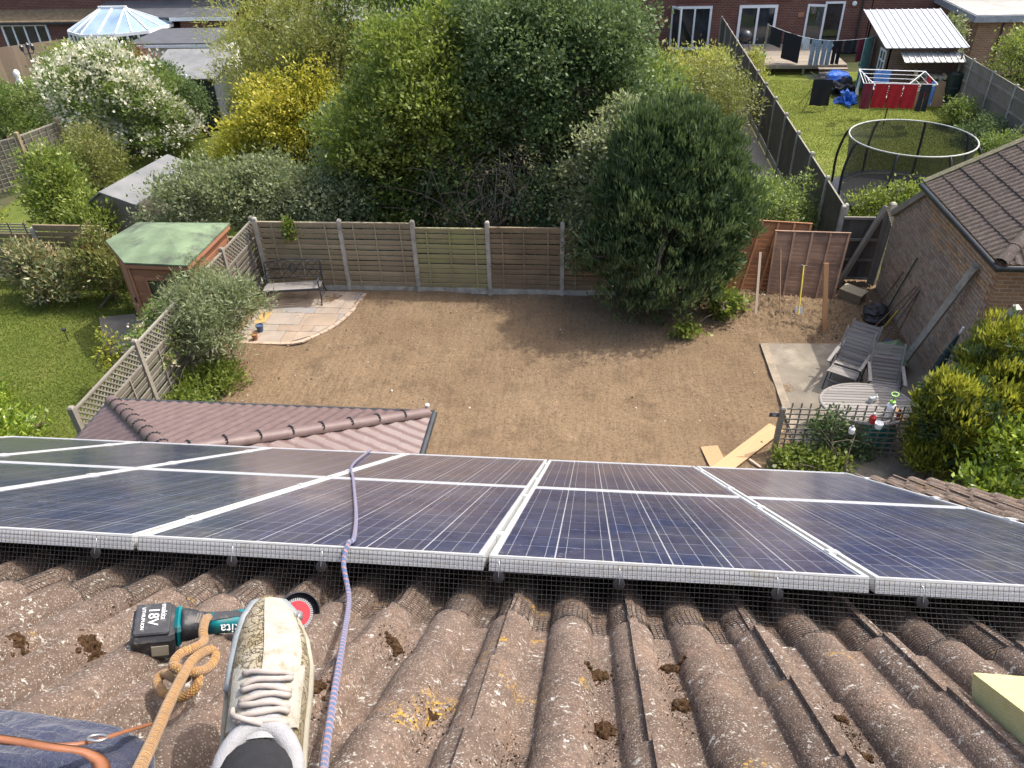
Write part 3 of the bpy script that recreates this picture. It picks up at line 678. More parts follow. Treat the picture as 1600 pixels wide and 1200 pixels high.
m = MB(); m.lathe([(.001, .006), (.007, .006), (.009, .003), (.009, .001)], n=16); m.build('disc_bolt', M_greyal, disc, matrix=DM)
m = MB()
m.smooth = True
def guard(a, t):
    th = R_(-5+190*a); pr = [(.012, -.014), (.045, -.014), (.052, -.008), (.053, .012), (.05, .015)]
    i = t*4; j = min(int(i), 3); w = i-j; r = pr[j][0]*(1-w)+pr[j+1][0]*w; z = pr[j][1]*(1-w)+pr[j+1][1]*w
    return Vector((r*math.cos(th), r*math.sin(th), z))
m.grid(guard, 24, 9); m.build('blade_guard', M_blk2, T, matrix=DM)
# --- orange rope with a knot
M_ropeo = ropemat('orange_cord', (.3, .16, .055), [(0, (.36, .18, .045)), (.3, (.42, .25, .065)), (.5, (.3, .1, .05)), (.62, (.42, .26, .08)), (.85, (.25, .12, .06))], 46)
T = thing('orange_rope', 'thick orange rope knotted round the angle grinder', 'rope', RP(290, 1040, -.5))
main = [(190, 1260, -.45), (235, 1165, -.46), (266, 1095, -.47), (288, 1052, -.474), (303, 1030, -.473), (328, 1016, -.48), (336, 1028, -.492), (322, 1046, -.497), (295, 1050, -.482), (272, 1041, -.476), (281, 1023, -.47), (305, 1012, -.472), (318, 1002, -.48), (317, 985, -.472), (322, 968, -.478), (329, 966, -.52), (332, 980, -.56)]
rope('rope_line', [RP(*q) for q in main], .0088, M_ropeo, T)
loop = [(306, 1046, -.49), (309, 1066, -.505), (298, 1082, -.52), (276, 1090, -.53), (254, 1082, -.53), (246, 1064, -.525), (258, 1053, -.515), (276, 1060, -.505), (292, 1058, -.495)]
rope('rope_loop', [RP(*q) for q in loop], .0088, M_ropeo, T)
# --- shoe
def shoemat():
    t = NT('worn_white_leather'); p = t.obj((1, 1, 1), False); cr = t.voro(t.mix(.06, t.map(p, (1, 2.1, 1), (0, 0, .5)), t.noise(p, 45, 3, out='Color')), 62, 'DISTANCE_TO_EDGE'); cr2 = t.noise(t.map(p, (40, 95, 40), (0, 0, .4)), 1.0, 6, .75)
    d = t.noise(p, 16, 5, .65); col = t.ramp(d, [(.32, (.36, .34, .28)), (.52, (.31, .265, .18)), (.75, (.22, .17, .09))])
    col = t.mix(t.ramp(cr, [(.0, .85), (.07, 0)]), col, (.2, .15, .08)); col = t.mix(t.ramp(cr2, [(.38, .75), (.52, 0)]), col, (.22, .17, .09))
    t.color(col).set(Roughness=.62, Specular_IOR_Level=.35); t.bump(t.math('ADD', t.ramp(cr, [(0, 0), (.08, 1)]), t.math('MULTIPLY', cr2, 1.2)), 1.0, .004); return t.m
M_shoe = shoemat(); M_shoew = plain('white_leather_panel', (.33, .315, .265), .6, var=.14, scale=60, bump=.6, bdist=.003, wear=((.24, .19, .12, 1), 55))
M_sole = plain('off_white_rubber', (.3, .285, .23), .6, var=.15, scale=30, bump=.15, wear=((.3, .26, .18, 1), 40)); M_greyrub = plain('grey_rubber', (.2, .22, .23), .55, var=.2, scale=40, bump=.2)
M_lace = plain('pale_lace', (.33, .29, .26), .85, var=.12, scale=80, bump=.4, bdist=.001); M_lining = plain('grey_lining', (.27, .27, .28), .9, var=.1, scale=60, bump=.4); M_sock = plain('black_sock', (.012, .012, .015), .95, var=.3, scale=80, bump=.5)
Tt = Vector((-.452, 1.10, -.302)); Kk = Vector((-.372, .885, -.402)); wv = (Tt-Kk).normalized(); up0 = Vector((0, 0, 1)); rt = wv.cross(up0).normalized(); uu = rt.cross(wv); a18 = R_(18)
ff = wv*math.cos(a18)+uu*math.sin(a18); uu2 = uu*math.cos(a18)-wv*math.sin(a18); org = Kk-ff*.115-uu2*.11
toW = lambda v: ROOFM.to_3x3()@v
SM = Matrix.Translation(RF(*org))@Matrix((toW(rt), toW(ff), toW(uu2))).transposed().to_4x4()@Matrix.Diagonal((1.14, 1.15, 1.12, 1))
T = thing('shoe', 'worn cream leather trainer resting on its heel on the roof tiles', 'shoe', world=False, matrix=SM)
SEC = [(.0, .018, .075, 0), (.008, .028, .092, 0), (.03, .036, .1, 0), (.07, .039, .1, 0), (.105, .041, .096, .001), (.14, .044, .084, .002), (.175, .049, .073, .003), (.21, .052, .064, .004), (.245, .050, .055, .002), (.272, .042, .047, -.001), (.29, .028, .041, -.004), (.3, .012, .034, -.006)]
SEC = [(a_, b_*(1.22-.5*a_/.3), c_, d_) for a_, b_, c_, d_ in SEC]
def sec(y):
    for a, b in zip(SEC[:-1], SEC[1:]):
        if y <= b[0]: w = (y-a[0])/(b[0]-a[0]); w2 = w; return [a[i]*(1-w2)+b[i]*w2 for i in range(4)]
    return list(SEC[-1])
def surf(th, y, off=0.0):
    _, w, h, cx = sec(y); w += off; h += off; c, s = math.cos(th), math.sin(th)
    return Vector((cx+w*math.copysign(abs(c)**.8, c), y, .012+(h-.012)*abs(s)**.75))
m = MB(); m.smooth = True; ys = [0, .004, .01, .02, .03, .05, .07, .09, .105, .12, .14, .155, .175, .19, .21, .23, .245, .26, .272, .28, .288, .294, .298, .3]
vs = [surf(math.pi*(1-i/28), y) for y in ys for i in range(29)]
m.add(vs, [(j*29+i, j*29+i+1, (j+1)*29+i+1, (j+1)*29+i) for j in range(len(ys)-1) for i in range(28)]); up_ = m.build('upper', M_shoe, T, smooth=True)
out = [Vector((sec(y)[3]+(sec(y)[1]+.005), y, 0)) for y in ys]+[Vector((sec(y)[3]-(sec(y)[1]+.005), y, 0)) for y in reversed(ys)]
out[len(ys)-1].y += .006; out[len(ys)].y += .006; out[0].y -= .006; out[-1].y -= .006
m = MB(); n_ = len(out); rings = [(-.026, .93), (-.022, 1.0), (.008, 1.01), (.016, .985), (.013, .8)]
cc = Vector((0, .15, 0)); vs = [Vector(((p.x)*k, cc.y+(p.y-cc.y)*k, z+(.006 if p.y > .24 else 0)*(1 if z < 0 else .6))) for z, k in rings for p in out]
m.smooth = True; m.add(vs, [(j*n_+i, j*n_+(i+1) % n_, (j+1)*n_+(i+1) % n_, (j+1)*n_+i) for j in range(4) for i in range(n_)]); m.add(vs[:n_], [tuple(range(n_))]); m.build('sole', M_sole, T, smooth='angle')
band = [surf(math.pi*.985 if sgn < 0 else math.pi*.015, y, -.001)+Vector((0, 0, .009)) for sgn, seq in ((-1, [q for q in ys if .17 < q < .2965]), (1, [q for q in reversed(ys) if .262 < q < .2965])) for y in seq]
m = MB(); m.tube(spline(band, 3), [.0045]+[.0065]*(3*(len(band)-1)-1)+[.003], 10); m.build('toe_bumper', M_greyrub, T, smooth=True)
m = MB(); m.smooth = True
def pan(a, t):
    y = .168+.122*t; mid = math.pi*.40; hw = math.pi*(.13+.02*t); return surf(mid+hw*(1-2*a), y, .0022)
m.grid(pan, 11, 14); m.build('toe_panel', M_shoew, T, smooth=True)
for sgn, nm in ((-1, .66), (1, .34)):
    m = MB(); m.smooth = True
    m.grid(lambda a, t: surf(math.pi*(nm+(.5-nm)*(.38)-(.5-nm)*(1.15)*a), .095+.082*t+.012*a, .003), 8, 12); m.build('eyestay', M_shoew, T, smooth=True)
m = MB(); m.smooth = True; m.grid(lambda a, t: surf(math.pi*(.60-.2*a), .085+.088*t, .0035+.003*math.sin(math.pi*a)), 9, 10); m.build('tongue', M_lining, T, smooth=True)
for i in range(7):
    y = .103+.0108*i; zig = .006*(1 if i % 2 else -1)
    P = [surf(math.pi*(.645-.29*a), y+zig*(a-.5)+.0012*math.sin(9*a+i), .0065+.003*math.sin(math.pi*a)) for a in [q/8 for q in range(9)]]
    m = MB(); m.tube(P, .0033, 8); m.build('lace', M_lace, T, smooth=True)
P = [surf(math.pi*.5, .098, .01), surf(math.pi*.6, .105, .018), surf(math.pi*.68, .118, .008), surf(math.pi*.7, .128, .006)]; m = MB(); m.tube(spline(P, 5), .003, 8); m.build('lace', M_lace, T, smooth=True)
ring = [Vector((.036*math.cos(a), .05+.05*math.sin(a), .091+.006*math.sin(a))) for a in [2*math.pi*q/28 for q in range(28)]]
m = MB(); m.tube(ring, .0105, 12, closed=True); m.build('collar', M_lining, T, smooth=True)
m = MB(); m.smooth = True; kd = Vector((.02, -.35, .16)).normalized()
m.tube([(0, .05, .06), (0, .048, .1), (.0, .035, .13), (.004, -.0, .165), (.01, -.06, .2), (.02, -.14, .235)], [.03, .034, .035, .036, .038, .042], 18); m.build('sock', M_sock, T, smooth=True)
# --- navy bag
M_navy = NT('navy_nylon'); pn = M_navy.pos(); wv_ = M_navy.noise(pn, 34, 5, .7); M_navy.color(M_navy.ramp(wv_, [(.3, (.008, .011, .034)), (.7, (.018, .024, .06))])).set(Roughness=.55, Sheen_Weight=.3); M_navy.bump(wv_, .8, .012); M_navy = M_navy.m
M_tan = plain('tan_leather', (.24, .095, .045), .5, var=.18, scale=30, bump=.3, bdist=.002)
bx, bs = RS(20, 1178, -.53); T = thing('bag', 'navy blue padded bag with tan leather straps at the lower left', 'bag', RF(bx, bs, -.56))
def bagpt(a, t):
    th = 2*math.pi*a; ph = math.pi*(t-.5); c = math.cos(ph)**.55 if math.cos(ph) > 0 else 0; s = math.sin(ph)
    x = .2*math.copysign(abs(math.cos(th))**.75, math.cos(th))*c; y = .085*math.copysign(abs(math.sin(th))**.8, math.sin(th))*c
    wr = .004*math.sin(37*x+9*math.sin(40*y))+.003*math.sin(70*y+20*x)
    return RF(bx+x+.03*(y/.1), bs+y-.1*x, -.545+.05*math.copysign(abs(s)**.8, s)*(1-.25*(x/.3)**2)+wr)
m = MB(); m.grid(bagpt, 48, 25, closed=True); m.build('bag_body', M_navy, T, smooth=True)
def strap(pts, w=.011):
    P = spline([RP(*q) for q in pts], 6); mm = MB(); mm.smooth = True
    nb = len(P); vs = []
    for i, p in enumerate(P):
        t_ = (P[min(i+1, nb-1)]-P[max(i-1, 0)]).normalized(); sd = t_.cross(EN).normalized(); vs += [p+sd*w+EN*.001, p+EN*.0035, p-sd*w+EN*.001, p-EN*.002]
    mm.add(vs, [(4*i+k, 4*i+(k+1) % 4, 4*i+4+(k+1) % 4, 4*i+4+k) for i in range(nb-1) for k in range(4)]); return mm
strap([(-40, 1158, -.468), (40, 1163, -.466), (100, 1165, -.468), (150, 1158, -.474), (195, 1144, -.485), (236, 1132, -.505)], .007).build('strap', M_tan, T, smooth=True)
strap([(-40, 1150, -.46), (20, 1158, -.461), (80, 1168, -.462), (130, 1175, -.468), (155, 1190, -.476), (160, 1215, -.48)], .010).build('strap', M_tan, T, smooth=True)
bp = RP(152, 1158, -.468); m = MB(); m.tube([bp+EX*.012*math.cos(a)+ES*.009*math.sin(a)+EN*.004 for a in [q*math.pi/8 for q in range(16)]], .002, 6, closed=True); m.build('buckle', M_wire, T, smooth=True)
# --- yellow foam block
fx, fs_ = RS(1518, 1047, -.497)
t = NT('yellow_foam'); pf = t.pos(); t.color(t.ramp(t.noise(pf, 40, 5), [(.3, (.47, .43, .2)), (.7, (.53, .49, .25))])).set(Roughness=.95, Specular_IOR_Level=.15); t.bump(t.voro(pf, 420), .5, .002)
m = MB(); rbox(m, (.21, -.27, 0), (.42, .54, .06), .004)
m.build('foam_block', t.m, None, matrix=Matrix.Translation(RF(fx, fs_, -.53))@ROOFM@Matrix.Rotation(R_(-2), 4, 'Z')); tag(bpy.data.objects['foam_block'], 'pale yellow foam block on the tiles at the lower right', 'foam block')
# --- moss and dirt on the tiles
t = NT('dry_moss'); pf = t.pos(); t.color(t.ramp(t.noise(pf, 120, 5, .7), [(.3, (.04, .022, .012)), (.52, (.12, .07, .038)), (.75, (.24, .17, .1))])).set(Roughness=1, Specular_IOR_Level=.05); t.bump(t.noise(pf, 160, 4, .8), 1.0, .02); M_moss = t.m
def lump(name, x, s_, r, seed, squash=(1, 1, .6)):
    q = random.Random(seed); mb = MB()
    for k in range(44):
        a = q.uniform(0, 6.28); d = abs(q.gauss(0, .55)); xx = x+r*squash[0]*d*math.cos(a); ss = s_+r*squash[1]*d*math.sin(a); rr = r*q.uniform(.16, .42)*(1.15-.5*min(d, 1)); c = RF(xx, ss, tile_n(xx, ss)+rr*.35*squash[2])
        bm = bmesh.new(); bmesh.ops.create_icosphere(bm, subdivisions=2, radius=1); ph = Vector((q.gauss(0, 3), q.gauss(0, 3), q.gauss(0, 3)))
        for v in bm.verts: v.co = v.co*(rr*(1+.25*math.sin(v.co.dot(ph)+k)+q.uniform(-.22, .22)))
        mb.add([c+v.co for v in bm.verts], [[v.index for v in f.verts] for f in bm.faces]); bm.free()
    return mb.build(name, M_moss)
mlist = [(617, 1000, .024, 'beside yellow lichen near the blue rope'), (934, 1037, .024, 'upright reddish, left of a seamed roll'), (1052, 1028, .02, 'in the middle valley near the mesh'), (1066, 1088, .02, 'lower in the middle valley'), (945, 1120, .024, 'long, at the bottom of the centre valley'), (492, 1098, .026, 'large, left of the blue rope'), (676, 1100, .013, 'thin, against a seam left of centre'), (800, 1160, .012, 'small, near the bottom centre'), (1314, 1108, .012, 'round, right of centre'), (140, 1015, .026, 'left of the grinder battery'), (30, 1010, .022, 'at the left edge'), (208, 938, .009, 'tiny, above the battery'), (1350, 1160, .014, 'flat, low in the right valley')]
for i, (px, py, r, w) in enumerate(mlist):
    x, s = RS(px, py, -.57); sq = (.95, 1.35, .5) if i in (4, 5, 9, 12, 3) else (1.15, .95, .6); o = lump('moss_clump', x, s, r, i, sq); tag(o, 'dry brown moss clump, '+w, 'moss', 'moss clumps on the tiles')
def crumbs():
    rg = np.random.default_rng(9); V = []; F = []; N = 0
    for px, py, r, w in mlist:
        x, s = RS(px, py, -.57)
        for q in range(260):
            xx, ss = x+rg.normal(0, .022), s-rg.normal(.03, .06); nn = tile_n(xx, ss)+.003; rr = rg.uniform(.0008, .0032); c = RF(xx, ss, nn); d = rg.normal(0, 1, (4, 3)); d /= np.linalg.norm(d, axis=1)[:, None]
            V.append(np.array(c)+d*rr); F.append(np.array([(0, 1, 2), (0, 2, 3), (0, 3, 1), (1, 3, 2)])+4*N); N += 1
    o = link('moss_crumbs', fastmesh('moss_crumbs', np.concatenate(V), np.concatenate(F), M_moss)); tag(o, 'loose brown moss crumbs in the valleys of the roof tiles', 'moss', kind='stuff')
crumbs()
# ================================================================== fences
def slat_run(T, p0, p1, z0, z1, n, m, battens=3, weave=.006, side=-1):
    p0, p1 = Vector(p0), Vector(p1); d = (p1-p0).normalized(); nn = Vector((-d.y, d.x, 0))*(-side); h = (z1-z0)/n
    for i in range(n):
        z = z0+h*(i+.5); off = weave*(1 if i % 2 else -1)+rnd.uniform(-.004, .004); dz = rnd.uniform(-.006, .006)
        a = p0+nn*off+Vector((0, 0, z+dz)); b = p1+nn*off+Vector((0, 0, z-dz))
        beam('slat', m, T, a, b, .013, h*.97, up=Vector((0, 0, 1))-nn*.3)
    for k in range(battens):
        q = p0.lerp(p1, (k+.5)/battens+rnd.uniform(-.02, .02)); beam('batten', m, T, q+nn*.022*(-side)*0+nn*(-.026)+Vector((0, 0, z0)), q+nn*(-.026)+Vector((0, 0, z1)), .03, .02, up=nn)
    beam('top_rail', m, T, p0+Vector((0, 0, z1+.012)), p1+Vector((0, 0, z1+.012)), .055, .03)
def post(T, p, h, m=None, w=.1, lean=(0, 0), cap=True):
    p = Vector(p); mb = MB(); x = w/2
    mb.add([p+Vector((a*x+(lean[0] if z else 0), b*x+(lean[1] if z else 0), z)) for z in (-.05, h-.03) for a, b in ((-1, -1), (1, -1), (1, 1), (-1, 1))]+[p+Vector((lean[0]+a*x*.6, lean[1]+b*x*.6, h)) for a, b in ((-1, -1), (1, -1), (1, 1), (-1, 1))],
           [(0, 3, 2, 1)]+[(4*j+i, 4*j+(i+1) % 4, 4*j+4+(i+1) % 4, 4*j+4+i) for j in range(2) for i in range(4)]+[(8, 9, 10, 11)])
    return mb.build('post', m or M_conc, T)
YB = 16.8
T = thing('fence', 'weathered slatted fence with concrete posts behind the bare soil', 'fence', (-3, YB, 0))
xs = [-8.2, -6.09, -4.3, -2.5, -.72, 1.08, 2.9]
for x in xs: post(T, (x, YB, 0), 1.93 if x > -6.2 else 1.95, w=.1)
pm = [M_fw, M_fw, M_fwg, M_fwb, M_fwb, M_fwb]
for i in range(6):
    a, b = xs[i]+.05, xs[i+1]-.05; top = [1.82, 1.83, 1.72, 1.76, 1.75, 1.75][i]
    beam('gravel_board', M_conc, T, (a, YB, .07), (b, YB, .07), .045, .15); slat_run(T, (a, YB, 0), (b, YB, 0), .15, top, 12, pm[i])
# bundle of timber behind the corner post
T = thing('fence', 'dark slatted fence at the back of the lawn beside the shrubs', 'fence', (-13, YB+.1, 0))
xs = [-18.0, -16.1, -14.2, -12.3, -10.4, -8.55]; mt = [M_fdark, M_fwb, M_fwb, M_fwb, M_fw]
for x in xs: post(T, (x, YB+.1, 0), 1.55, w=.1)
for i in range(5):
    a, b = xs[i]+.05, xs[i+1]-.05; slat_run(T, (a, YB+.1, 0), (b, YB+.1, 0), .1, 1.35 if i != 2 else 1.6, 10, mt[i], 2)
for k in range(4): beam('trellis_slat', M_fgrey, T, (-17.9, YB+.1, 1.42+.07*k), (-14.3, YB+.1, 1.42+.07*k), .02, .03)
for k in range(9): beam('trellis_upright', M_fdark, T, (-17.9+.44*k, YB+.1, 1.38), (-17.9+.44*k, YB+.1, 1.68), .03, .02)
# side fence with lattice top
T = thing('trellis_fence', 'silvery slatted fence with lattice top between lawn and soil', 'fence', (-8.45, 13, 0))
ys = [9.3, 11.38, 13.4, 15.35, 17.15]; XL = -8.45
for y in ys: post(T, (XL, y, 0), 1.83, M_fgrey, .1)
for i in range(4):
    a, b = ys[i]+.06, ys[i+1]-.06; beam('gravel_board', M_conc, T, (XL, a, .07), (XL, b, .07), .045, .16)
    slat_run(T, (XL, a, 0), (XL, b, 0), .16, 1.28, 9, M_fgrey, 2)
    beam('trellis_rail', M_fgrey, T, (XL, a, 1.72), (XL, b, 1.72), .05, .035)
    z0, z1 = 1.32, 1.70; h = z1-z0; n = int((b-a)/.125)
    for k in range(-3, n+1):
        for s_ in (0, 1):
            y0 = a+k*.125; y1 = y0+h; q0, q1 = max(y0, a), min(y1, b)
            if q1-q0 < .06: continue
            f = lambda y: (z0+(y-y0)) if s_ == 0 else (z1-(y-y0))
            beam('lattice_strip', M_fgrey, T, (XL+(.006 if s_ else -.006), q0, f(q0)), (XL+(.006 if s_ else -.006), q1, f(q1)), .01, .028, up=(0, 0, 1))
for k in range(3):
    o = beam('timber_post', M_pine if k != 1 else M_fwb, None, (-8.33+.05*k, 17.05, .0), (-8.33+.05*k, 16.93, 1.75+.04*k), .05, .05); tag(o, 'brown timber length stood in the fence corner, %s of three' % ('leftmost', 'middle', 'rightmost')[k], 'timber')
# ------------------------------------------------------------------ garden shed
T = thing('shed', 'orange timber corner shed with mossy green felt roof', 'shed', (-9.7, 15, 0))
foot = [(-8.58, 13.98), (-8.58, 15.95), (-10.62, 15.95), (-10.75, 15.0), (-9.9, 14.0)]
ctr = Vector((-9.6, 15.0, 0)); NB = 14
for i in range(5):
    a, b = Vector((*foot[i], 0)), Vector((*foot[(i+1) % 5], 0)); d = (b-a).normalized(); out = Vector((d.y, -d.x, 0))
    for k in range(NB):
        z = .05+(k+.5)*2.02/NB; beam('board', M_shedo, T, a+Vector((0, 0, z)), b+Vector((0, 0, z)), .018, 2.02/NB*1.05, up=Vector((0, 0, 1))+out*.12)
    beam('corner_trim', M_shedo, T, a+out*.015+Vector((0, 0, .02)), a+out*.015+Vector((0, 0, 2.07)), .05, .05)
roof = [(-8.46, 13.82), (-8.44, 16.02), (-10.68, 15.98), (-10.9, 14.95), (-9.9, 13.9)]
mb = MB(); zc = 2.36; top = [Vector((x, y, 2.14)) for x, y in roof]; apex = Vector((-9.5, 15.1, zc)); n = 5
mb.add(top+[apex], [(i, (i+1) % n, n) for i in range(n)]); low = [v-Vector((0, 0, .035)) for v in top]; mb.add(top+low, [(i, n+i, n+(i+1) % n, (i+1) % n) for i in range(n)]); mb.add(low, [tuple(range(n))]); r_ = mb.build('roof', M_felt, T)
for i in range(5): beam('fascia', M_shedo, T, top[i]-Vector((0, 0, .07))+(ctr-top[i]).normalized()*.03, top[(i+1) % 5]-Vector((0, 0, .07))+(ctr-top[(i+1) % 5]).normalized()*.03, .015, .08)
def window(T, c, w, h, nrm, mframe, mglass, cols=2, rows=1, fw=.05, name='window', th=.05):
    c = Vector(c); nrm = Vector(nrm).normalized(); u = Vector((0, 0, 1)).cross(nrm).normalized()
    mb = MB(); z = Vector((0, 0, 1)); q = c+nrm*.012
    mb.beam(q-u*w/2+z*(h/2-fw/2), q+u*w/2+z*(h/2-fw/2), th, fw); mb.beam(q-u*w/2-z*(h/2-fw/2), q+u*w/2-z*(h/2-fw/2), th, fw)
    mb.beam(q-u*(w/2-fw/2)-z*(h/2-fw), q-u*(w/2-fw/2)+z*(h/2-fw), fw, th, up=nrm); mb.beam(q+u*(w/2-fw/2)-z*(h/2-fw), q+u*(w/2-fw/2)+z*(h/2-fw), fw, th, up=nrm)
    for k in range(1, cols): x = -w/2+w*k/cols; mb.beam(q+u*x-z*(h/2-fw), q+u*x+z*(h/2-fw), fw*.8, th*.9, up=nrm)
    for k in range(1, rows): y = -h/2+h*k/rows; mb.beam(q-u*(w/2-fw)+z*y, q+u*(w/2-fw)+z*y, th*.85, fw*.8)
    f = mb.build(name, mframe, T); g = MB(); g.beam(c-u*(w/2-fw*.7), c+u*(w/2-fw*.7), .012, h-fw*1.4); g.build('pane', mglass, f); return f
window(T, (-9.2, 13.955, 1.45), .75, .62, (0, -1, 0), M_shedo, M_glass)
cd = (Vector((-10.75, 15.0, 0))+Vector((-9.9, 14.0, 0)))/2
dn = Vector((-.76, -.65, 0)).normalized(); du = Vector((-dn.y, dn.x, 0))
m = MB(); m.beam(cd+dn*.022-du*.42+Vector((0, 0, 1.0)), cd+dn*.022+du*.42+Vector((0, 0, 1.0)), .03, 1.85); dr = m.build('door', M_shedo, T)
m = MB(); m.box(cd+dn*.05+du*.32+Vector((0, 0, 1.05)), (.03, .03, .12)); m.build('handle', M_black, dr)
m = MB(); m.prism([(-10.9, 13.55, -.02), (-8.55, 13.55, -.02), (-8.55, 14.1, -.02), (-9.8, 14.1, -.02), (-11.1, 15.3, -.02), (-11.9, 15.1, -.02)], (0, 0, .06)); m.build('shed_base', M_slabc)['kind'] = 'structure'
# ------------------------------------------------------------------ extension with hipped tile roof
M_ext = plain('mauve_brown_tile', (.125, .084, .078), .5, var=.12, scale=5, bump=.25, bdist=.003, spec=.4, wear=((.155, .112, .104, 1), 6))
E = thing('extension', 'single storey extension with hipped mauve brown tiled roof', 'extension', (-4.7, 7, 0))
x0, x1, y1_, ze, tp = -7.1, -2.28, 8.6, 2.5, math.tan(R_(26)); hw = (x1-x0)/2; xc = (x0+x1)/2; apx = Vector((xc, y1_-hw, ze+hw*tp)); y0_ = 5.0
prof_e = lambda u: .022*(.5+.5*math.cos(2*math.pi*u/.165))+.0
US_e = [i*.33/16 for i in range(17)]
BL, BR = Vector((x0, y1_, ze)), Vector((x1, y1_, ze))
hipL = (apx-BL).normalized(); hipR = (apx-BR).normalized()
nL = Vector((1, 1, 0)).normalized(); nR = Vector((-1, 1, 0)).normalized()
cp, sp_ = math.cos(R_(26)), math.sin(R_(26))
# rear slope (faces the garden), left slope, right slope
tiled_slope(E, BR+Vector((.1, .04, -.01)), (-1, 0, 0), (0, -cp, sp_), US_e, prof_e, .33, .3, 16, 9, M_ext, .014, clip=[(BL, nL), (BR, nR)], nv=2)
tiled_slope(E, Vector((x1+.04, y0_, ze-.01)), (0, 1, 0), (-cp, 0, sp_), US_e, prof_e, .33, .3, 12, 9, M_ext, .014, clip=[(BR, -nR)], nv=2)
tiled_slope(E, Vector((x0-.04, y1_+.1, ze-.01)), (0, -1, 0), (cp, 0, sp_), US_e, prof_e, .33, .3, 12, 9, M_ext, .014, clip=[(BL, -nL)], nv=2)
def capline(T, p0, p1, m, r=.095, L_=.42, clipm=None):
    p0, p1 = Vector(p0), Vector(p1); d = (p1-p0).normalized(); n = int((p1-p0).length/L_); side = d.cross(Vector((0, 0, 1))).normalized(); up = side.cross(d)
    for i in range(n+1):
        a = p0+d*(i*L_); b = p0+d*min((i+1)*L_+.03, (p1-p0).length+.05); mb = MB(); mb.smooth = True
        mb.grid(lambda s, t: (a.lerp(b, t)+side*r*(1-.06*t)*math.cos(math.pi*s)+up*(r*.95*(1-.06*t)*math.sin(math.pi*s)+.005*(1-t)-.02)), 13, 3)
        mb.grid(lambda s, t: (a+side*(r-.012*t)*math.cos(math.pi*s)+up*((r*.95-.012*t)*math.sin(math.pi*s)+.005-.02)), 13, 2); c = mb.build('hip_cap', m, T, smooth='angle')
        if clipm is not None and i > 0:
            k = MB(); k.tube([a+side*r*1.02*math.cos(t_)+up*(r*1.02*math.sin(t_)-.01) for t_ in [R_(q) for q in range(25, 160, 15)]], .006, 6)
            for q in range(35, 160, 22): k.box(a+side*r*1.04*math.cos(R_(q))+up*(r*1.04*math.sin(R_(q))-.01)+d*.012, (.03, .012, .012), Matrix.Rotation(rnd.uniform(0, 3), 3, 'Z'))
            k.build('hip_clip', clipm, c)
up_o = Vector((0, 0, .035))
capline(E, BR+up_o, apx+up_o, M_ext, clipm=M_black); capline(E, BL+up_o, apx+up_o, M_ext, clipm=M_black); capline(E, apx+up_o, Vector((xc, y0_, apx.z))+up_o, M_ext)
m = MB(); i_ = .18; m.box((xc, (y1_-i_+y0_)/2, (ze-.1)/2), (2*hw-2*i_, y1_-y0_-i_, ze-.1)); m.build('wall', M_brick, E)
m = MB(); m.prism([BL+Vector((.05, -.05, -.06)), BR+Vector((-.05, -.05, -.06)), (x1-.05, y0_, ze-.06), (x0+.05, y0_, ze-.06)], (0, 0, .02)); m.build('soffit', M_black, E)
m = MB()
for a, b in (((x1+.07, y1_+.09, ze-.05), (x1+.07, y0_, ze-.05)), ((x0-.07, y1_+.09, ze-.05), (x0-.07, y0_, ze-.05)), ((x0-.07, y1_+.09, ze-.05), (x1+.07, y1_+.09, ze-.05))): m.tube([a, b], .05, 10)
m.build('gutter', M_blackmetal, E, smooth='angle')
m = MB(); m.lathe([(.012, 0), (.012, .05), (.03, .06), (.03, .09), (.012, .1)], c=BR+Vector((.0, .03, .07)), n=10); m.build('finial', M_white, E)
# ------------------------------------------------------------------ brick garage on the right
GX = 6.9
E = thing('garage', 'brown brick garage wall with dark mossy tiled roof on the right', 'garage', (8, 15, 0))
outline = [(12.55, 0), (12.55, 3.2), (15.9, 3.2), (17.5, 1.95), (17.5, 0)]
m = MB(); m.prism([(GX+.012, y, z) for y, z in outline], (.25, 0, 0)); m.build('wall', plain('brick_mortar', (.36, .32, .26), .95, bump=.4), E)
m = MB(); m.box((GX+2.36, 12.60, 1.59), (4.72, .25, 3.18)); m.build('wall', M_brickb, E)
bcols = [(.37, .27, .19), (.31, .23, .165), (.4, .28, .18), (.33, .255, .2), (.26, .19, .14), (.4, .25, .14)]
bmats = [plain('brick', c, .92, var=.22, scale=14, bump=.5, bdist=.006) for c in bcols]
bmes = []
for mm_ in bmats:
    b = MB(); rbox(b, (0, 0, 0), (.03, .215, .065), .004); ob = b.build('brick', mm_); bmes.append(ob.data); bpy.data.objects.remove(ob)
cand = []
zz = .04; rowi = 0
while zz < 3.2:
    y = 12.56+(.1125 if rowi % 2 else 0)
    while y < 17.5:
        yc, zc_ = y+.1125, zz
        lim = 3.16 if yc+.1 < 15.9 else 3.16-(yc+.1-15.9)*(1.25/1.6)
        if zc_+.035 < lim and yc+.11 < 17.5: cand.append((yc, zc_))
        y += .225
    zz += .075; rowi += 1
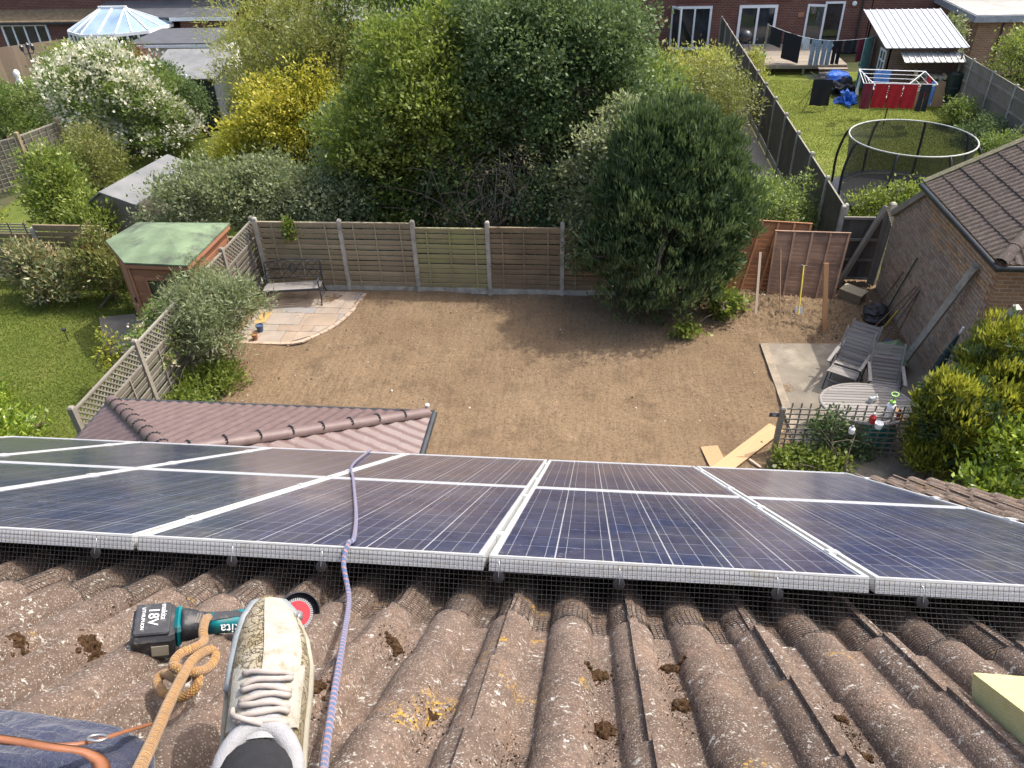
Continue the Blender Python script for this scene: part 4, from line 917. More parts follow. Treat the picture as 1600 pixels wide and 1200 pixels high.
# those that show largest: the upper, nearer part of the wall that nothing stands in front of
cand.sort(key=lambda q: (q[0]-14.6)**2*.6+(q[1]-2.4)**2)
rest = bmesh.new(); ri = 0; restmi = []
for i, (yc, zc_) in enumerate(cand):
    M = Matrix.Translation((GX+rnd.uniform(-.002, .003), yc, zc_))@Matrix.Rotation(rnd.uniform(-.01, .01), 4, 'X'); hot = zc_ > 2.35 and yc < 15.6
    k = rnd.choice([0, 2, 5, 5, 4]) if (hot and rnd.random() < .75) else rnd.choice([0, 1, 1, 3, 3, 4])
    if i < 290: link('brick', bmes[k], E, M)
    else:
        nf = len(rest.faces); nv_ = len(rest.verts); rest.from_mesh(bmes[k]); rest.verts.ensure_lookup_table(); rest.faces.ensure_lookup_table(); bmesh.ops.transform(rest, matrix=M, verts=rest.verts[nv_:])
        for f in rest.faces[nf:]: f.material_index = k
me = bpy.data.meshes.new('lower_bricks'); rest.to_mesh(me); rest.free()
for mm_ in bmats: me.materials.append(mm_)
link('lower_bricks', me, E)['kind'] = 'stuff'
# garage roof: rises towards +x from the gutter, hip at the near end
gp_ = R_(28); ez = 3.22; Ge = GX-.16
cg, sg = math.cos(gp_), math.sin(gp_)
hipc = Vector((Ge, 12.3, ez)); hn = Vector((-1, 1, 0)).normalized()
def prof_g(u): return max(_roll(u-.075, .09, .03), _roll(u-.225, .09, .03), _roll(u+.075, .09, .03), _roll(u-.375, .09, .03))
US_g = [0, .028, .033, .045, .075, .105, .117, .122, .15, .178, .183, .195, .225, .255, .267, .272, .30]
tiled_slope(E, Vector((Ge, 16.0, ez)), (0, -1, 0), (cg, 0, sg), US_g, prof_g, .30, .34, 14, 9, M_tileg, .022, clip=[(hipc, hn)], nv=2, jitter=.006)
tiled_slope(E, Vector((Ge-.1, 12.3, ez)), (1, 0, 0), (0, cg, sg), US_g, prof_g, .30, .34, 20, 9, M_tileg, .022, clip=[(hipc, -hn)], nv=2, jitter=.006, pick=lambda r, c, p: c < 10)
capline(E, hipc+Vector((0, 0, .05)), hipc+Vector((2.6, 2.6, 2.6*math.tan(gp_)+.05)), M_tileg, .11, .42)
m = MB(); m.beam((Ge-.02, 16.03, ez+.03), (Ge+2.7, 16.03, ez+.03+2.7*math.tan(gp_)), .16, .07); m.build('verge', plain('mossy_mortar', (.16, .15, .09), .95, var=.35, scale=18, bump=.9, bdist=.03), E)
m = MB(); m.tube([(Ge-.05, 16.05, ez-.04), (Ge-.05, 12.25, ez-.04), (Ge+4, 12.25, ez-.04)], .055, 10); m.build('gutter', M_blackmetal, E, smooth='angle')
beam('bargeboard', M_fgrey, E, (GX-.03, 15.9, 3.18), (GX-.03, 17.55, 1.93), .09, .14)
# ------------------------------------------------------------------ fence in the corner by the garage, props
T = thing('closeboard_fence', 'dark closeboard fence panel with grey posts beside the garage', 'fence', (6.4, 17.8, 0))
for k in range(11): beam('board', M_fdark, T, (5.93+.092*k, 17.85+.004*(k % 2), .08), (5.93+.092*k, 17.85+.004*(k % 2), 1.72), .098, .014, up=(0, 1, 0))
for z in (.12, .62, 1.15, 1.7): beam('rail', M_fgrey, T, (5.88, 17.81, z), (6.9, 17.81, z), .035, .06)
post(T, (5.85, 17.85, 0), 2.0, w=.1); post(T, (6.93, 17.8, 0), 2.1, w=.13)
T = thing('closeboard_fence', 'short pale grey closeboard screen running up to the garage wall', 'fence', (6.9, 17.6, 0))
for k in range(7): beam('board', M_fgrey, T, (6.78+.012*k, 17.7-.045*k*0-.02*k, .05), (6.78+.07*k*.3, 17.7-.02*k, 1.95-.05*k), .1, .014, up=(1, .2, 0))
o = beam('timber_prop', M_fgrey, None, G(1308, 447, .1)+Vector((0, .0, 0)), PY(1385, 322, 17.72), .1, .1); tag(o, 'long grey timber prop leaning against the closeboard fence', 'timber')
o = beam('concrete_post', M_conc, None, (6.35, 13.85, .03), PX(1524, 418, 6.80), .1, .12); tag(o, 'long concrete post leaning on the garage wall', 'post')
o = beam('concrete_post', M_conc, None, (6.6, 12.4, .2), PX(1590, 480, 6.83), .1, .12); tag(o, 'concrete post leaning on the garage wall behind the golden conifer', 'post')
def lean_panel(label, a, b, at_, bt, m, nslat=16, nb=5, cat='fence panel'):
    """feather-edge lap panel lying back: a,b bottom corners, at_,bt top corners"""
    a, b, at_, bt = map(Vector, (a, b, at_, bt)); nrm = (b-a).cross(at_-a).normalized(); T = thing('leaning_lap_panel', label, cat, a)
    for k in range(nslat):
        t0 = (k+.5)/nslat; beam('slat', m, T, a.lerp(at_, t0), b.lerp(bt, t0), .012, (at_-a).length/nslat*1.12, up=(at_-a).normalized()+nrm*.1)
    for k in range(nb): s_ = (k+.02)/(nb-1.0)*.96+.01; beam('batten', m, T, a.lerp(b, s_)-nrm*.03*(1 if nrm.y > 0 else -1), at_.lerp(bt, s_)-nrm*.03*(1 if nrm.y > 0 else -1), .045, .022, up=nrm)
    beam('top_rail', m, T, at_+Vector((0, 0, .015)), bt+Vector((0, 0, .015)), .05, .04); beam('bottom_rail', m, T, a, b, .05, .04)
lean_panel('orange brown lap fence panel leaning behind another beside the conifer', (3.15, 17.0, .12), (4.9, 16.95, .1), (3.6, 17.62, 1.68), (5.15, 17.62, 1.6), M_fred)
lean_panel('faded brown lap fence panel leaning in front, with tools against it', (4.15, 16.72, .18), (5.72, 16.68, .05), (4.24, 17.3, 1.55), (5.98, 17.34, 1.5), M_fmauve)
def stick(name, label, cat, px0, px1, z0, Y1, m, w, h=None):
    a = G(px0[0], px0[1], z0); b = PY(px1[0], px1[1], Y1); o = beam(name, m, None, a, b, w, h or w, up=(0, -1, .3)); return tag(o, label, cat)
stick('wooden_batten', 'pale pinkish batten standing against the red brown panel', 'batten', (1180, 500), (1188, 394), .08, 16.75, M_palewood, .055, .03)
stick('wooden_batten', 'orange pine post standing in front of the faded panel', 'post', (1288, 517), (1291, 411), .03, 15.9, M_pine, .1, .05)
def tool(name, label, a, b, m, r, head=None):
    a, b = Vector(a), Vector(b); T = thing(name, label, 'garden tool', a); mb = MB(); mb.smooth = True; mb.tube([a, b], r, 8); mb.build('handle', m, T, smooth='angle')
    d = (b-a).normalized()
    if head == 'spade':
        s = d.cross(Vector((0, -1, 0))).normalized(); mb = MB(); mb.prism([a+s*.09+d*.26, a-s*.09+d*.26, a-s*.085, a-d*.02, a+s*.085], (0, .012, 0)); mb.build('blade', M_greyal, T); mb = MB(); mb.tube([b-s*.07, b+s*.07], .014, 8); mb.build('grip', M_black, T)
    elif head == 'rake':
        s = d.cross(Vector((0, -1, 0))).normalized(); mb = MB(); mb.tube([a-s*.2, a+s*.2], .01, 6)
        for k in range(11): q = a+s*(-.2+.04*k); mb.tube([q, q+Vector((-.02, -.08, -.02))], .005, 5)
        mb.build('rake_head', M_iron, T)
    elif head == 'broom':
        s = d.cross(Vector((0, -1, 0))).normalized(); mb = MB(); mb.beam(a-s*.15, a+s*.15, .06, .05); mb.build('brush_head', plain('blue_brush', (.02, .12, .42), .6), T)
    elif head == 'fork':
        s = d.cross(Vector((0, -1, 0))).normalized(); mb = MB(); mb.tube([a+d*.2-s*.09, a+d*.2+s*.09], .01, 6)
        for k in range(4): q = a+d*.2+s*(-.09+.06*k); mb.tube([q, q-d*.24], .006, 5)
        mb.build('tines', M_iron, T)
M_yel = plain('yellow_handle', (.62, .5, .05), .5, bump=0); M_grn = plain('green_handle', (.03, .1, .05), .5, bump=0); M_brn = plain('brown_handle', (.17, .1, .055), .7)
tool('garden_spade', 'dark thin handled tool standing against the faded panel', G(1218, 500, .1), PY(1220, 390, 17.0), M_brn, .014, 'fork')
tool('garden_spade', 'yellow handled spade standing in the soil by the panel', G(1247, 497, .08), PY(1256, 415, 16.6), M_yel, .016, 'spade')
tool('garden_rake', 'green handled rake leaning on the garage wall', G(1385, 485, .03), PX(1433, 403, 6.86), M_grn, .014, 'rake')
tool('garden_rake', 'thin dark cane leaning on the garage wall left of the green rake', G(1378, 470, .03), PX(1411, 425, 6.86), M_brn, .010)
for i, (p, q, hd, wd) in enumerate([((1355, 522), (1432, 447), 'fork', 'long brown handled fork, upper of the bundle'), ((1368, 530), (1436, 448), 'rake', 'black headed rake in the bundle of tools'), ((1378, 535), (1438, 452), None, 'dark brown pole in the middle of the tool bundle'), ((1395, 535), (1437, 455), 'broom', 'blue headed broom in the bundle of tools')]):
    tool('garden_tool', wd+' against the garage', G(*p, .05), PX(*q, 6.84), M_brn if i != 2 else M_fdark, .015, hd)
tool('garden_tool', 'short yellow shafted tool in the bundle against the garage', G(1375, 517, .05), PX(1403, 485, 6.6), M_yel, .012)
# compost box
T = thing('wooden_box', 'low weathered wooden box with a lid in the muddy corner', 'box', (6.0, 17.0, 0)); c = G(1330, 470, .0); rz = R_(-38)
box('box_body', M_fwb, T, (c.x, c.y, .13), (.5, .34, .27), rz); box('lid', M_fw, T, (c.x, c.y, .285), (.54, .38, .025), rz, ry=.05)
T = thing('rubbish_sack', 'crumpled black sack beside the garden tools', 'sack', G(1365, 505)); c = G(1365, 500)
m = MB(); q_ = random.Random(3); ph = [(Vector((q_.gauss(0, 1), q_.gauss(0, 1), q_.gauss(0, 1)))*2.5, q_.uniform(0, 6)) for _ in range(8)]
def sackp(a, t):
    th, p_ = 2*math.pi*a, math.pi*(t-.5); v = Vector((math.cos(th)*math.cos(p_), math.sin(th)*math.cos(p_), math.sin(p_))); d = 1+.13*sum(math.sin(v.dot(x)*1.6+y) for x, y in ph)/2
    return Vector((c.x+v.x*.26*d, c.y+v.y*.35*d, max(.02, .16+v.z*.2*d)))
m.grid(sackp, 22, 13, closed=True); m.build('sack', plain('black_polythene', (.015, .015, .018), .35, bump=.6, bdist=.02, scale=10), T)
# ------------------------------------------------------------------ garden chairs
def chair(label, p, rz):
    T = thing('garden_chair', label, 'chair', group='garden chairs on the concrete', world=False, matrix=Matrix.Translation(p)@Matrix.Rotation(rz, 4, 'Z'))
    # faces -y ; width along x
    for k in range(7): y = -.25+.075*k; z = .42-.03*math.sin(math.pi*(k/6))-.02*k/6; beam('seat_slat', M_teak, T, (-.25, y, z), (.25, y, z), .062, .018)
    rec = Vector((0, .36, .78)).normalized()
    for k in range(9): q = Vector((0, .26, .42))+rec*(.04+.073*k); beam('back_slat', M_teak, T, q+Vector((-.25, 0, 0)), q+Vector((.25, 0, 0)), .018, .06, up=rec)
    for s in (-1, 1):
        x = s*.275; beam('back_rail', M_teak, T, (x, .22, .36), Vector((x, .26, .42))+rec*.7, .03, .045); beam('seat_rail', M_teak, T, (x*.97, -.28, .40), (x*.97, .3, .37), .025, .045)
        beam('armrest', M_teak, T, (x*1.1, -.27, .63), (x*1.1, .38, .66), .06, .025)
        beam('leg', M_iron, T, (x*1.03, -.3, 0.0), (x*1.03, .05, .62), .025, .02, up=(1, 0, 0)); beam('leg', M_iron, T, (x*1.03, .42, 0.0), (x*1.03, -.2, .60), .025, .02, up=(1, 0, 0))
    beam('stretcher', M_teak, T, (-.26, -.18, .16), (.26, -.18, .16), .03, .03)
chair('grey slatted reclining garden chair at the left, turned from the table', (5.08, 13.2, .05), R_(-32))
chair('grey slatted garden chair tucked behind the round table', (5.66, 12.68, .05), R_(-12))
chair('dark garden chair half hidden behind the left reclining chair', (5.28, 13.5, .05), R_(-32))
# table
T = thing('garden_table', 'oval grey slatted garden table cluttered with bottles behind the trellis', 'table', (5.0, 11.75, .05)); tc = Vector((5.0, 11.65, .76)); ra, rb_ = .8, .6
for k in range(14):
    y = -rb_+(k+.5)*2*rb_/14; hx = ra*math.sqrt(max(.02, 1-(y/rb_)**2)); beam('table_slat', M_teak, T, tc+Vector((-hx, y, 0)), tc+Vector((hx, y, 0)), 2*rb_/14*.86, .022)
m = MB(); m.smooth = True; m.tube([tc+Vector((ra*math.cos(a), rb_*math.sin(a), 0)) for a in [2*math.pi*q/40 for q in range(40)]], .03, 8, closed=True); m.build('rim', M_teak, T, smooth=True)
for sx in (-1, 1):
    for sy in (-1, 1): beam('leg', M_teak, T, tc+Vector((sx*.45, sy*.33, -.7)), tc+Vector((sx*.42, sy*.3, -.01)), .05, .05)
def onT(px, py): q = G(px, py, .775); return q
T = thing('pump_sprayer', 'white garden pump sprayer with lime green pump handle', 'sprayer', onT(1390, 645), world=False, matrix=Matrix.Translation(onT(1388, 650)))
m = MB(); m.lathe([(.02, 0), (.085, .0), (.09, .03), (.09, .2), (.07, .25), (.04, .27), (.035, .29)], n=20); m.build('tank', M_white, T, smooth='angle')
lim = plain('lime_plastic', (.2, .5, .04), .4, bump=0); m = MB(); m.lathe([(.03, .285), (.05, .29), (.05, .32), (.03, .33)], n=18); m.tube([(0, 0, .33), (0, .0, .45)], .012, 8); m.tube([(.06*math.cos(a), .0+.035*math.sin(a), .47+.02*math.sin(a)) for a in [2*math.pi*q/18 for q in range(18)]], .011, 6, closed=True); m.build('pump_handle', lim, T, smooth='angle')
def clutter(name, label, cat, px, py, prof, m, mcap=None):
    T = thing(name, label, cat, world=False, matrix=Matrix.Translation(onT(px, py))); a = MB(); a.lathe(prof, n=14); a.build('body', m, T, smooth='angle')
    if mcap: a = MB(); z = prof[-1][1]; a.lathe([(.018, z-.002), (.02, z+.0), (.02, z+.03), (.01, z+.034)], n=12); a.build('cap', mcap, T, smooth='angle')
M_red = plain('red_plastic', (.5, .03, .03), .4, bump=0)
clutter('bottle', 'red plastic bottle on the cluttered garden table', 'bottle', 1362, 660, [(.02, 0), (.055, 0), (.055, .12), (.02, .16), (.016, .18)], M_red, M_white)
clutter('tub', 'white tub on the garden table beside the red bottle', 'tub', 1372, 668, [(.02, 0), (.06, 0), (.07, .1), (.066, .1), (.05, .02)], M_white)
clutter('spray_can', 'dark red spray can next to the pump sprayer', 'can', 1402, 655, [(.02, 0), (.033, 0), (.033, .17), (.02, .19)], plain('dark_red_can', (.16, .03, .03), .4, bump=0), M_black)
clutter('jar', 'small glass jar at the back of the garden table', 'jar', 1360, 628, [(.02, 0), (.045, 0), (.048, .08), (.035, .1)], plain('jar_glass', (.35, .37, .36), .15, bump=0))
clutter('bottle', 'squat white bottle on the left half of the garden table', 'bottle', 1330, 676, [(.02, 0), (.05, 0), (.05, .09), (.02, .12)], M_white, plain('grey_cap', (.2, .2, .22), .5, bump=0))
o = beam('plank_offcut', M_pine, None, onT(1400, 640)+Vector((0, 0, .02)), onT(1412, 660)+Vector((0, 0, .02)), .07, .03); tag(o, 'yellow timber offcut at the right end of the table', 'timber')
T = thing('ornament', 'small white rabbit ornament on the garden table', 'ornament', world=False, matrix=Matrix.Translation(onT(1366, 626))@Matrix.Rotation(.6, 4, 'Z'))
m = MB(); m.smooth = True; m.lathe([(.005, 0), (.04, .01), (.045, .04), (.03, .075), (.01, .085)], n=14); m.lathe([(.004, .0), (.022, .012), (.024, .028), (.012, .045), (.002, .048)], c=(0, -.03, .075), n=12)
for s in (-1, 1): m.tube([(s*.01, -.025, .115), (s*.018, -.015, .16)], [.008, .004], 6)
m.build('body', M_white, T, smooth=True)
# trellis in front of the table
T = thing('trellis', 'weathered square lattice trellis with climber in front of the table', 'trellis', (4.4, 11.1, 0)); YT = 11.1
post(T, (3.4, YT, 0), 1.02, M_fgrey, .085)
for k in range(9): z = -.0+.10+.112*k; beam('lattice_bar', M_fgrey, T, (3.46, YT-.012, z), (5.75, YT-.012, z), .012, .026, up=(0, 0, 1))
for k in range(15): x = 3.55+.155*k; beam('lattice_upright', M_fgrey, T, (x, YT+.008, .02), (x, YT+.008, 1.12), .026, .012, up=(0, 1, 0))
T = thing('slate_sign', 'small dark slate sign with white lettering on the trellis post', 'sign', (3.4, YT-.06, .93)); sp0 = PY(1210, 648, YT-.06)
m = MB(); m.box(sp0, (.17, .014, .085)); m.build('plate', plain('slate', (.05, .055, .065), .6), T)
m = MB()
for k, (w, z) in enumerate(((.08, .018), (.05, -.012))):
    n_ = 6 if k == 0 else 4
    for j in range(n_): m.box(sp0+Vector((-w/2+w*(j+.5)/n_, -.0085, z)), (w/n_*.6, .002, .013))
m.build('lettering', M_ink, T)
# hutch
T = thing('hutch', 'small orange wooden hutch with green felt pitched roof', 'hutch', (6.3, 14.1, .05)); c = Vector((6.22, 14.0, .05)); rz = R_(-32); Rz = Matrix.Rotation(rz, 4, 'Z')
def hl(p): return c+(Rz.to_3x3()@Vector(p))
m = MB(); m.prism([hl((-.28, -.22, .0)), hl((.28, -.22, .0)), hl((.28, -.22, .3)), hl((0, -.22, .46)), hl((-.28, -.22, .3))], hl((0, .22, 0))-hl((0, -.22, 0))); m.build('hutch_body', M_shedo, T)
for s in (-1, 1): beam('roof_panel', M_felt, T, hl((s*.17, -.3, .385)), hl((s*.17, .3, .385)), .43, .02, up=hl((s*.29, 0, .5))-hl((0, 0, 0)))
# parasol
T = thing('parasol', 'closed dark green striped parasol with white tip leaning by the wall', 'parasol', (6.4, 12.9, 0)); a = Vector((6.45, 12.85, .05)); b = PX(1503, 515, 6.62); d = b-a
m = MB(); m.smooth = True; nn_ = 16
vs = []; rr = [.03, .075, .085, .08, .06, .035, .02]
Rm, Ld = frame_x(a, b)
for i, r in enumerate(rr):
    for k in range(nn_): an = 2*math.pi*k/nn_; q = r*(1 if k % 2 else .72); vs.append(a.lerp(b, .25+.72*i/6)+Rm@Vector((0, q*math.cos(an), q*math.sin(an))))
m.add(vs, [(i*nn_+k, i*nn_+(k+1) % nn_, (i+1)*nn_+(k+1) % nn_, (i+1)*nn_+k) for i in range(6) for k in range(nn_)])
m.cur = 0; m.build('canopy', plain('green_canvas', (.02, .045, .05), .8, var=.5, scale=30), T); m = MB(); m.tube([a, b+d.normalized()*.06], .02, 8); m.build('pole', M_white, T)
# boards on the soil
def flatboard(label, a, b, w, m=M_ply): o = beam('plywood_strip', m, None, Vector(a)+Vector((0, 0, .07)), Vector(b)+Vector((0, 0, .07)), w, .018); tag(o, label, 'board')
flatboard('short plywood offcut lying on the soil left of the trellis', G(1107, 702), G(1128, 745), .32)
flatboard('long plywood strip lying on the soil beside the trellis post', G(1212, 672), G(1128, 738)+Vector((-.1, -.1, .02)), .3)
flatboard('thin white batten lying on the soil below the plywood', G(1170, 722), G(1188, 735), .04, M_palewood)
# ------------------------------------------------------------------ iron bench on the patio
T = thing('bench', 'black cast iron bench with scrolled back on the stone patio', 'bench', world=False, matrix=Matrix.Translation((-7.28, 16.15, .05))@Matrix.Rotation(R_(9), 4, 'Z'))
m = MB(); m.smooth = True; Wd = .68
zb = [.5, .9]; bk = lambda x, z: Vector((x, .22+.18*(z-.42), z))
m.tube([bk(-Wd, .92), bk(-.3, .95), bk(0, .97), bk(.3, .95), bk(Wd, .92)], .014, 8); m.tube([bk(-Wd, .52), bk(Wd, .52)], .012, 8); m.tube([bk(-Wd, .72), bk(Wd, .72)], .008, 6)
for k in range(7):
    x = -Wd+2*Wd*(k+.5)/7; w_ = Wd/7
    m.tube(spline([bk(x-w_, .53), bk(x-.02, .62), bk(x+w_*.9, .73), bk(x+.02, .84), bk(x-w_, .93)], 5), .008, 6); m.tube(spline([bk(x+w_, .53), bk(x+.02, .62), bk(x-w_*.9, .73), bk(x-.02, .84), bk(x+w_, .93)], 5), .008, 6)
for r in (.1, .06): m.tube([bk(r*math.cos(a), .74+r*math.sin(a)) for a in [2*math.pi*q/18 for q in range(18)]], .009, 6, closed=True)
m.build('back', M_iron, T, smooth=True)
for k in range(5): y = -.22+.1*k; beam('seat_slat', M_teak, T, (-Wd, y, .43-.01*k), (Wd, y, .43-.01*k), .075, .02)
beam('seat_rail', M_iron, T, (-Wd, -.27, .41), (Wd, -.27, .41), .03, .05)
for s in (-1, 1):
    m = MB(); m.smooth = True; x = s*Wd
    m.tube(spline([(x, -.34, .0), (x, -.24, .2), (x, -.27, .43), (x, -.3, .62), (x, -.2, .67), (x, .1, .64), (x, .25, .62)], 5), .018, 8); m.tube(spline([(x, .42, 0), (x, .28, .2), (x, .22, .42), (x, .31, .92)], 5), .018, 8); m.tube([(x, -.25, .22), (x, .3, .2)], .012, 6); m.build('end_frame', M_iron, T, smooth=True)
# pots by the patio
for (px, py, r, c_, w) in [(408, 520, .085, (.06, .09, .16), 'dark blue glazed plant pot at the edge of the patio'), (400, 533, .07, (.3, .14, .07), 'small terracotta plant pot at the patio edge')]:
    p = G(px, py); m = MB(); m.lathe([(r*.5, 0), (r*.75, 0), (r, r*1.7), (r*1.1, r*1.75), (r*1.1, r*1.95), (r*.9, r*1.95), (r*.85, r*1.6)], c=(p.x, p.y, .05), n=18); o = m.build('plant_pot', plain('pot_glaze', c_, .5, bump=.1), None, smooth='angle'); tag(o, w, 'pot')
# solar stake light on the lawn
T = thing('stake_light', 'small black stake light standing in the lawn', 'garden light', G(107, 535)); p = G(107, 533); m = MB(); m.tube([p, p+Vector((0, 0, .28))], .01, 6); m.build('stake', M_black, T); m = MB(); m.lathe([(.02, 0), (.05, .01), (.055, .05), (.03, .06)], c=p+Vector((0, 0, .28)), n=12); m.build('lamp_head', M_black, T)
# ================================================================== boundary fence towards the far houses
def closeboard_bay(T, p0, p1, z0, z1, m, rails=None, side=1, bw=.1):
    p0, p1 = Vector(p0), Vector(p1); d = (p1-p0).normalized(); nn = Vector((-d.y, d.x, 0))*side; n = int((p1-p0).length/bw); mb = MB()
    for k in range(n): a = p0.lerp(p1, (k+.5)/n); mb.beam(a+nn*(.006*(k % 2))+Vector((0, 0, z0)), a+nn*(.006*(k % 2))+Vector((0, 0, z1-.004*(k % 3))), bw*.98, .012, up=nn)
    mb.build('boards', m, T)
    beam('capping', M_fgrey, T, p0+Vector((0, 0, z1+.012)), p1+Vector((0, 0, z1+.012)), .04, .025)
    for z in rails or (): beam('rail', M_fgrey, T, p0+nn*.035+Vector((0, 0, z)), p1+nn*.035+Vector((0, 0, z)), .045, .07)
T = thing('boundary_fence', 'long dark closeboard fence with concrete posts beside the trampoline lawn', 'fence', (5.95, 28, 0))
yy = [18.0+1.86*k for k in range(14)]
for i, y in enumerate(yy): post(T, (5.95, y, 0), 1.98 if i < 8 else 1.9, w=.1)
for i in range(13):
    beam('gravel_board', M_conc, T, (5.95, yy[i]+.05, .1), (5.95, yy[i+1]-.05, .1), .04, .22); closeboard_bay(T, (5.95, yy[i]+.05, 0), (5.95, yy[i+1]-.05, 0), .22, 1.85, M_fdark, (.5, 1.5), side=-1)
T = thing('boundary_fence', 'grey closeboard fence with pale concrete posts right of the brick shed', 'fence', (14.25, 30, 0))
yy = [34.6-1.9*k for k in range(7)]
for y in yy: post(T, (14.25, y, 0), 1.95, w=.1)
for i in range(6): beam('gravel_board', M_conc, T, (14.25, yy[i]-.05, .12), (14.25, yy[i+1]+.05, .12), .04, .26); closeboard_bay(T, (14.25, yy[i]-.05, 0), (14.25, yy[i+1]+.05, 0), .26, 1.85, M_fgrey, (.55, 1.05, 1.55), side=-1)
# ------------------------------------------------------------------ terrace house across the gardens (right)
YH = 43.0
def hbox(T, name, x0, x1, y0, y1, z0, z1, m):
    mb = MB(); mb.box(((x0+x1)/2, (y0+y1)/2, (z0+z1)/2), (x1-x0, y1-y0, z1-z0)); return mb.build(name, m, T)
def house_block(label, x0, x1, roofm, zt=5.2):
    T = thing('terraced_house', label, 'house', ((x0+x1)/2, YH+3, 0)); hbox(T, 'wall', x0, x1, YH, YH+8, 0, zt, M_brick)
    mb = MB(); mb.prism([(x0-.1, YH-.3, zt), (x0-.1, YH+8.3, zt), (x0-.1, YH+4, zt+3)], (x1-x0+.2, 0, 0)); mb.build('roof', roofm, T); return T
M_rooft = plain('far_roof_tile', (.12, .075, .06), .9, var=.25, scale=9, bump=.6, bdist=.03)
HC = house_block('dark red brick house with white patio doors behind the washing', .3, 13.2, M_rooft)
def pxwin(T, x0p, y0p, x1p, y1p, cols=2, rows=1, fw=.09, name='window', Y=YH, m=M_white):
    a, b = PY(x0p, y0p, Y), PY(x1p, y1p, Y); w, h = abs(b.x-a.x), abs(a.z-b.z); return window(T, ((a.x+b.x)/2, Y-.02, (a.z+b.z)/2), w, h, (0, -1, 0), m, M_glass, cols, rows, fw, name, .09)
d1 = pxwin(HC, 1156, 8, 1206, 73, name='patio_door', fw=.13); pxwin(HC, 965, 12, 990, 42, 1, 2, .09)
pxwin(HC, 1060, 10, 1106, 77, name='patio_door', fw=.11); pxwin(HC, 1282, 3, 1294, 73, 1, name='patio_door', fw=.09) if False else None
a, b = PY(1283, 4, YH), PY(1292, 74, YH); cx = PY(1288, 40, YH).x
window(HC, (11.45, YH-.02, 1.32), .95, 2.06, (0, -1, 0), M_white, M_glass, 1, 1, .09, 'patio_door', .09); window(HC, (10.6, YH-.1, 1.27), .9, 1.96, (-.25, -1, 0), M_white, M_glass, 1, 1, .1, 'patio_door', .07)
window(HC, (3.78, YH-.42, 1.28), .85, 1.96, (-.85, -.45, 0), M_white, M_glass, 1, 1, .09, 'patio_door', .07)
for x in (4.85, 8.28): 
    mb = MB()
    for k in range(24): mb.box((x-1.1+2.2*(k+.5)/24, YH-.012, 2.5), (.075, .03, .21))
    mb.build('lintel_bricks', plain('soldier_brick', (.15, .06, .045), .9), HC)
for x, z in ((3.1, 1.55), (9.9, 1.78)): 
    mb = MB(); mb.box((x, YH-.02, z), (.3, .04, .22)); mb.build('air_brick', plain('air_brick', (.34, .16, .09), .9), HC)
mb = MB(); mb.tube([(12.75, YH-.08, 0), (12.75, YH-.08, 5.2)], .05, 8); mb.tube([(1.0, YH-.08, 1.6), (1.0, YH-.08, 5.2)], .04, 8); mb.build('downpipe', M_blackmetal, HC)
mb = MB(); mb.lathe([(.02, 0), (.11, 0), (.11, .05), (.06, .08)], c=(12.35, YH-.02, 2.25), n=14, M=Matrix.Rotation(R_(90), 3, 'X')); mb.build('wall_light', M_white, HC)
HB = house_block('brick house mostly hidden behind the tall trees', -20.0, .29, M_rooft); hbox(HB, 'rear_extension', -16.5, -9.0, YH-3.5, YH, 0, 2.4, M_brick)
mb = MB(); mb.prism([(-16.8, YH-3.8, 2.35), (-8.7, YH-3.8, 2.35), (-8.7, YH, 3.1), (-16.8, YH, 3.1)], (0, 0, .06)); mb.build('slate_roof', M_greyfelt, HB); pxwin(HB, 935, 2, 955, 12, 1, 1, .08)
# raised deck
T = thing('deck', 'raised timber deck with steps behind the house with washing', 'deck', (9.4, 40.5, 0)); 
for k in range(16): beam('deck_board', M_deck, T, (6.1, 38.6+.275*k, .42), (11.3, 38.6+.275*k, .42), .26, .03)
beam('fascia', M_deck, T, (6.1, 38.46, .34), (11.3, 38.46, .34), .03, .14)
for x in (6.4, 7.9, 9.4, 10.9): beam('deck_post', M_deck, T, (x, 38.55, 0), (x, 38.55, .36), .1, .1)
for k in range(3): beam('step', M_deck, T, (10.0, 38.3-.3*k, .3-.12*k), (11.3, 38.3-.3*k, .3-.12*k), .3, .05)
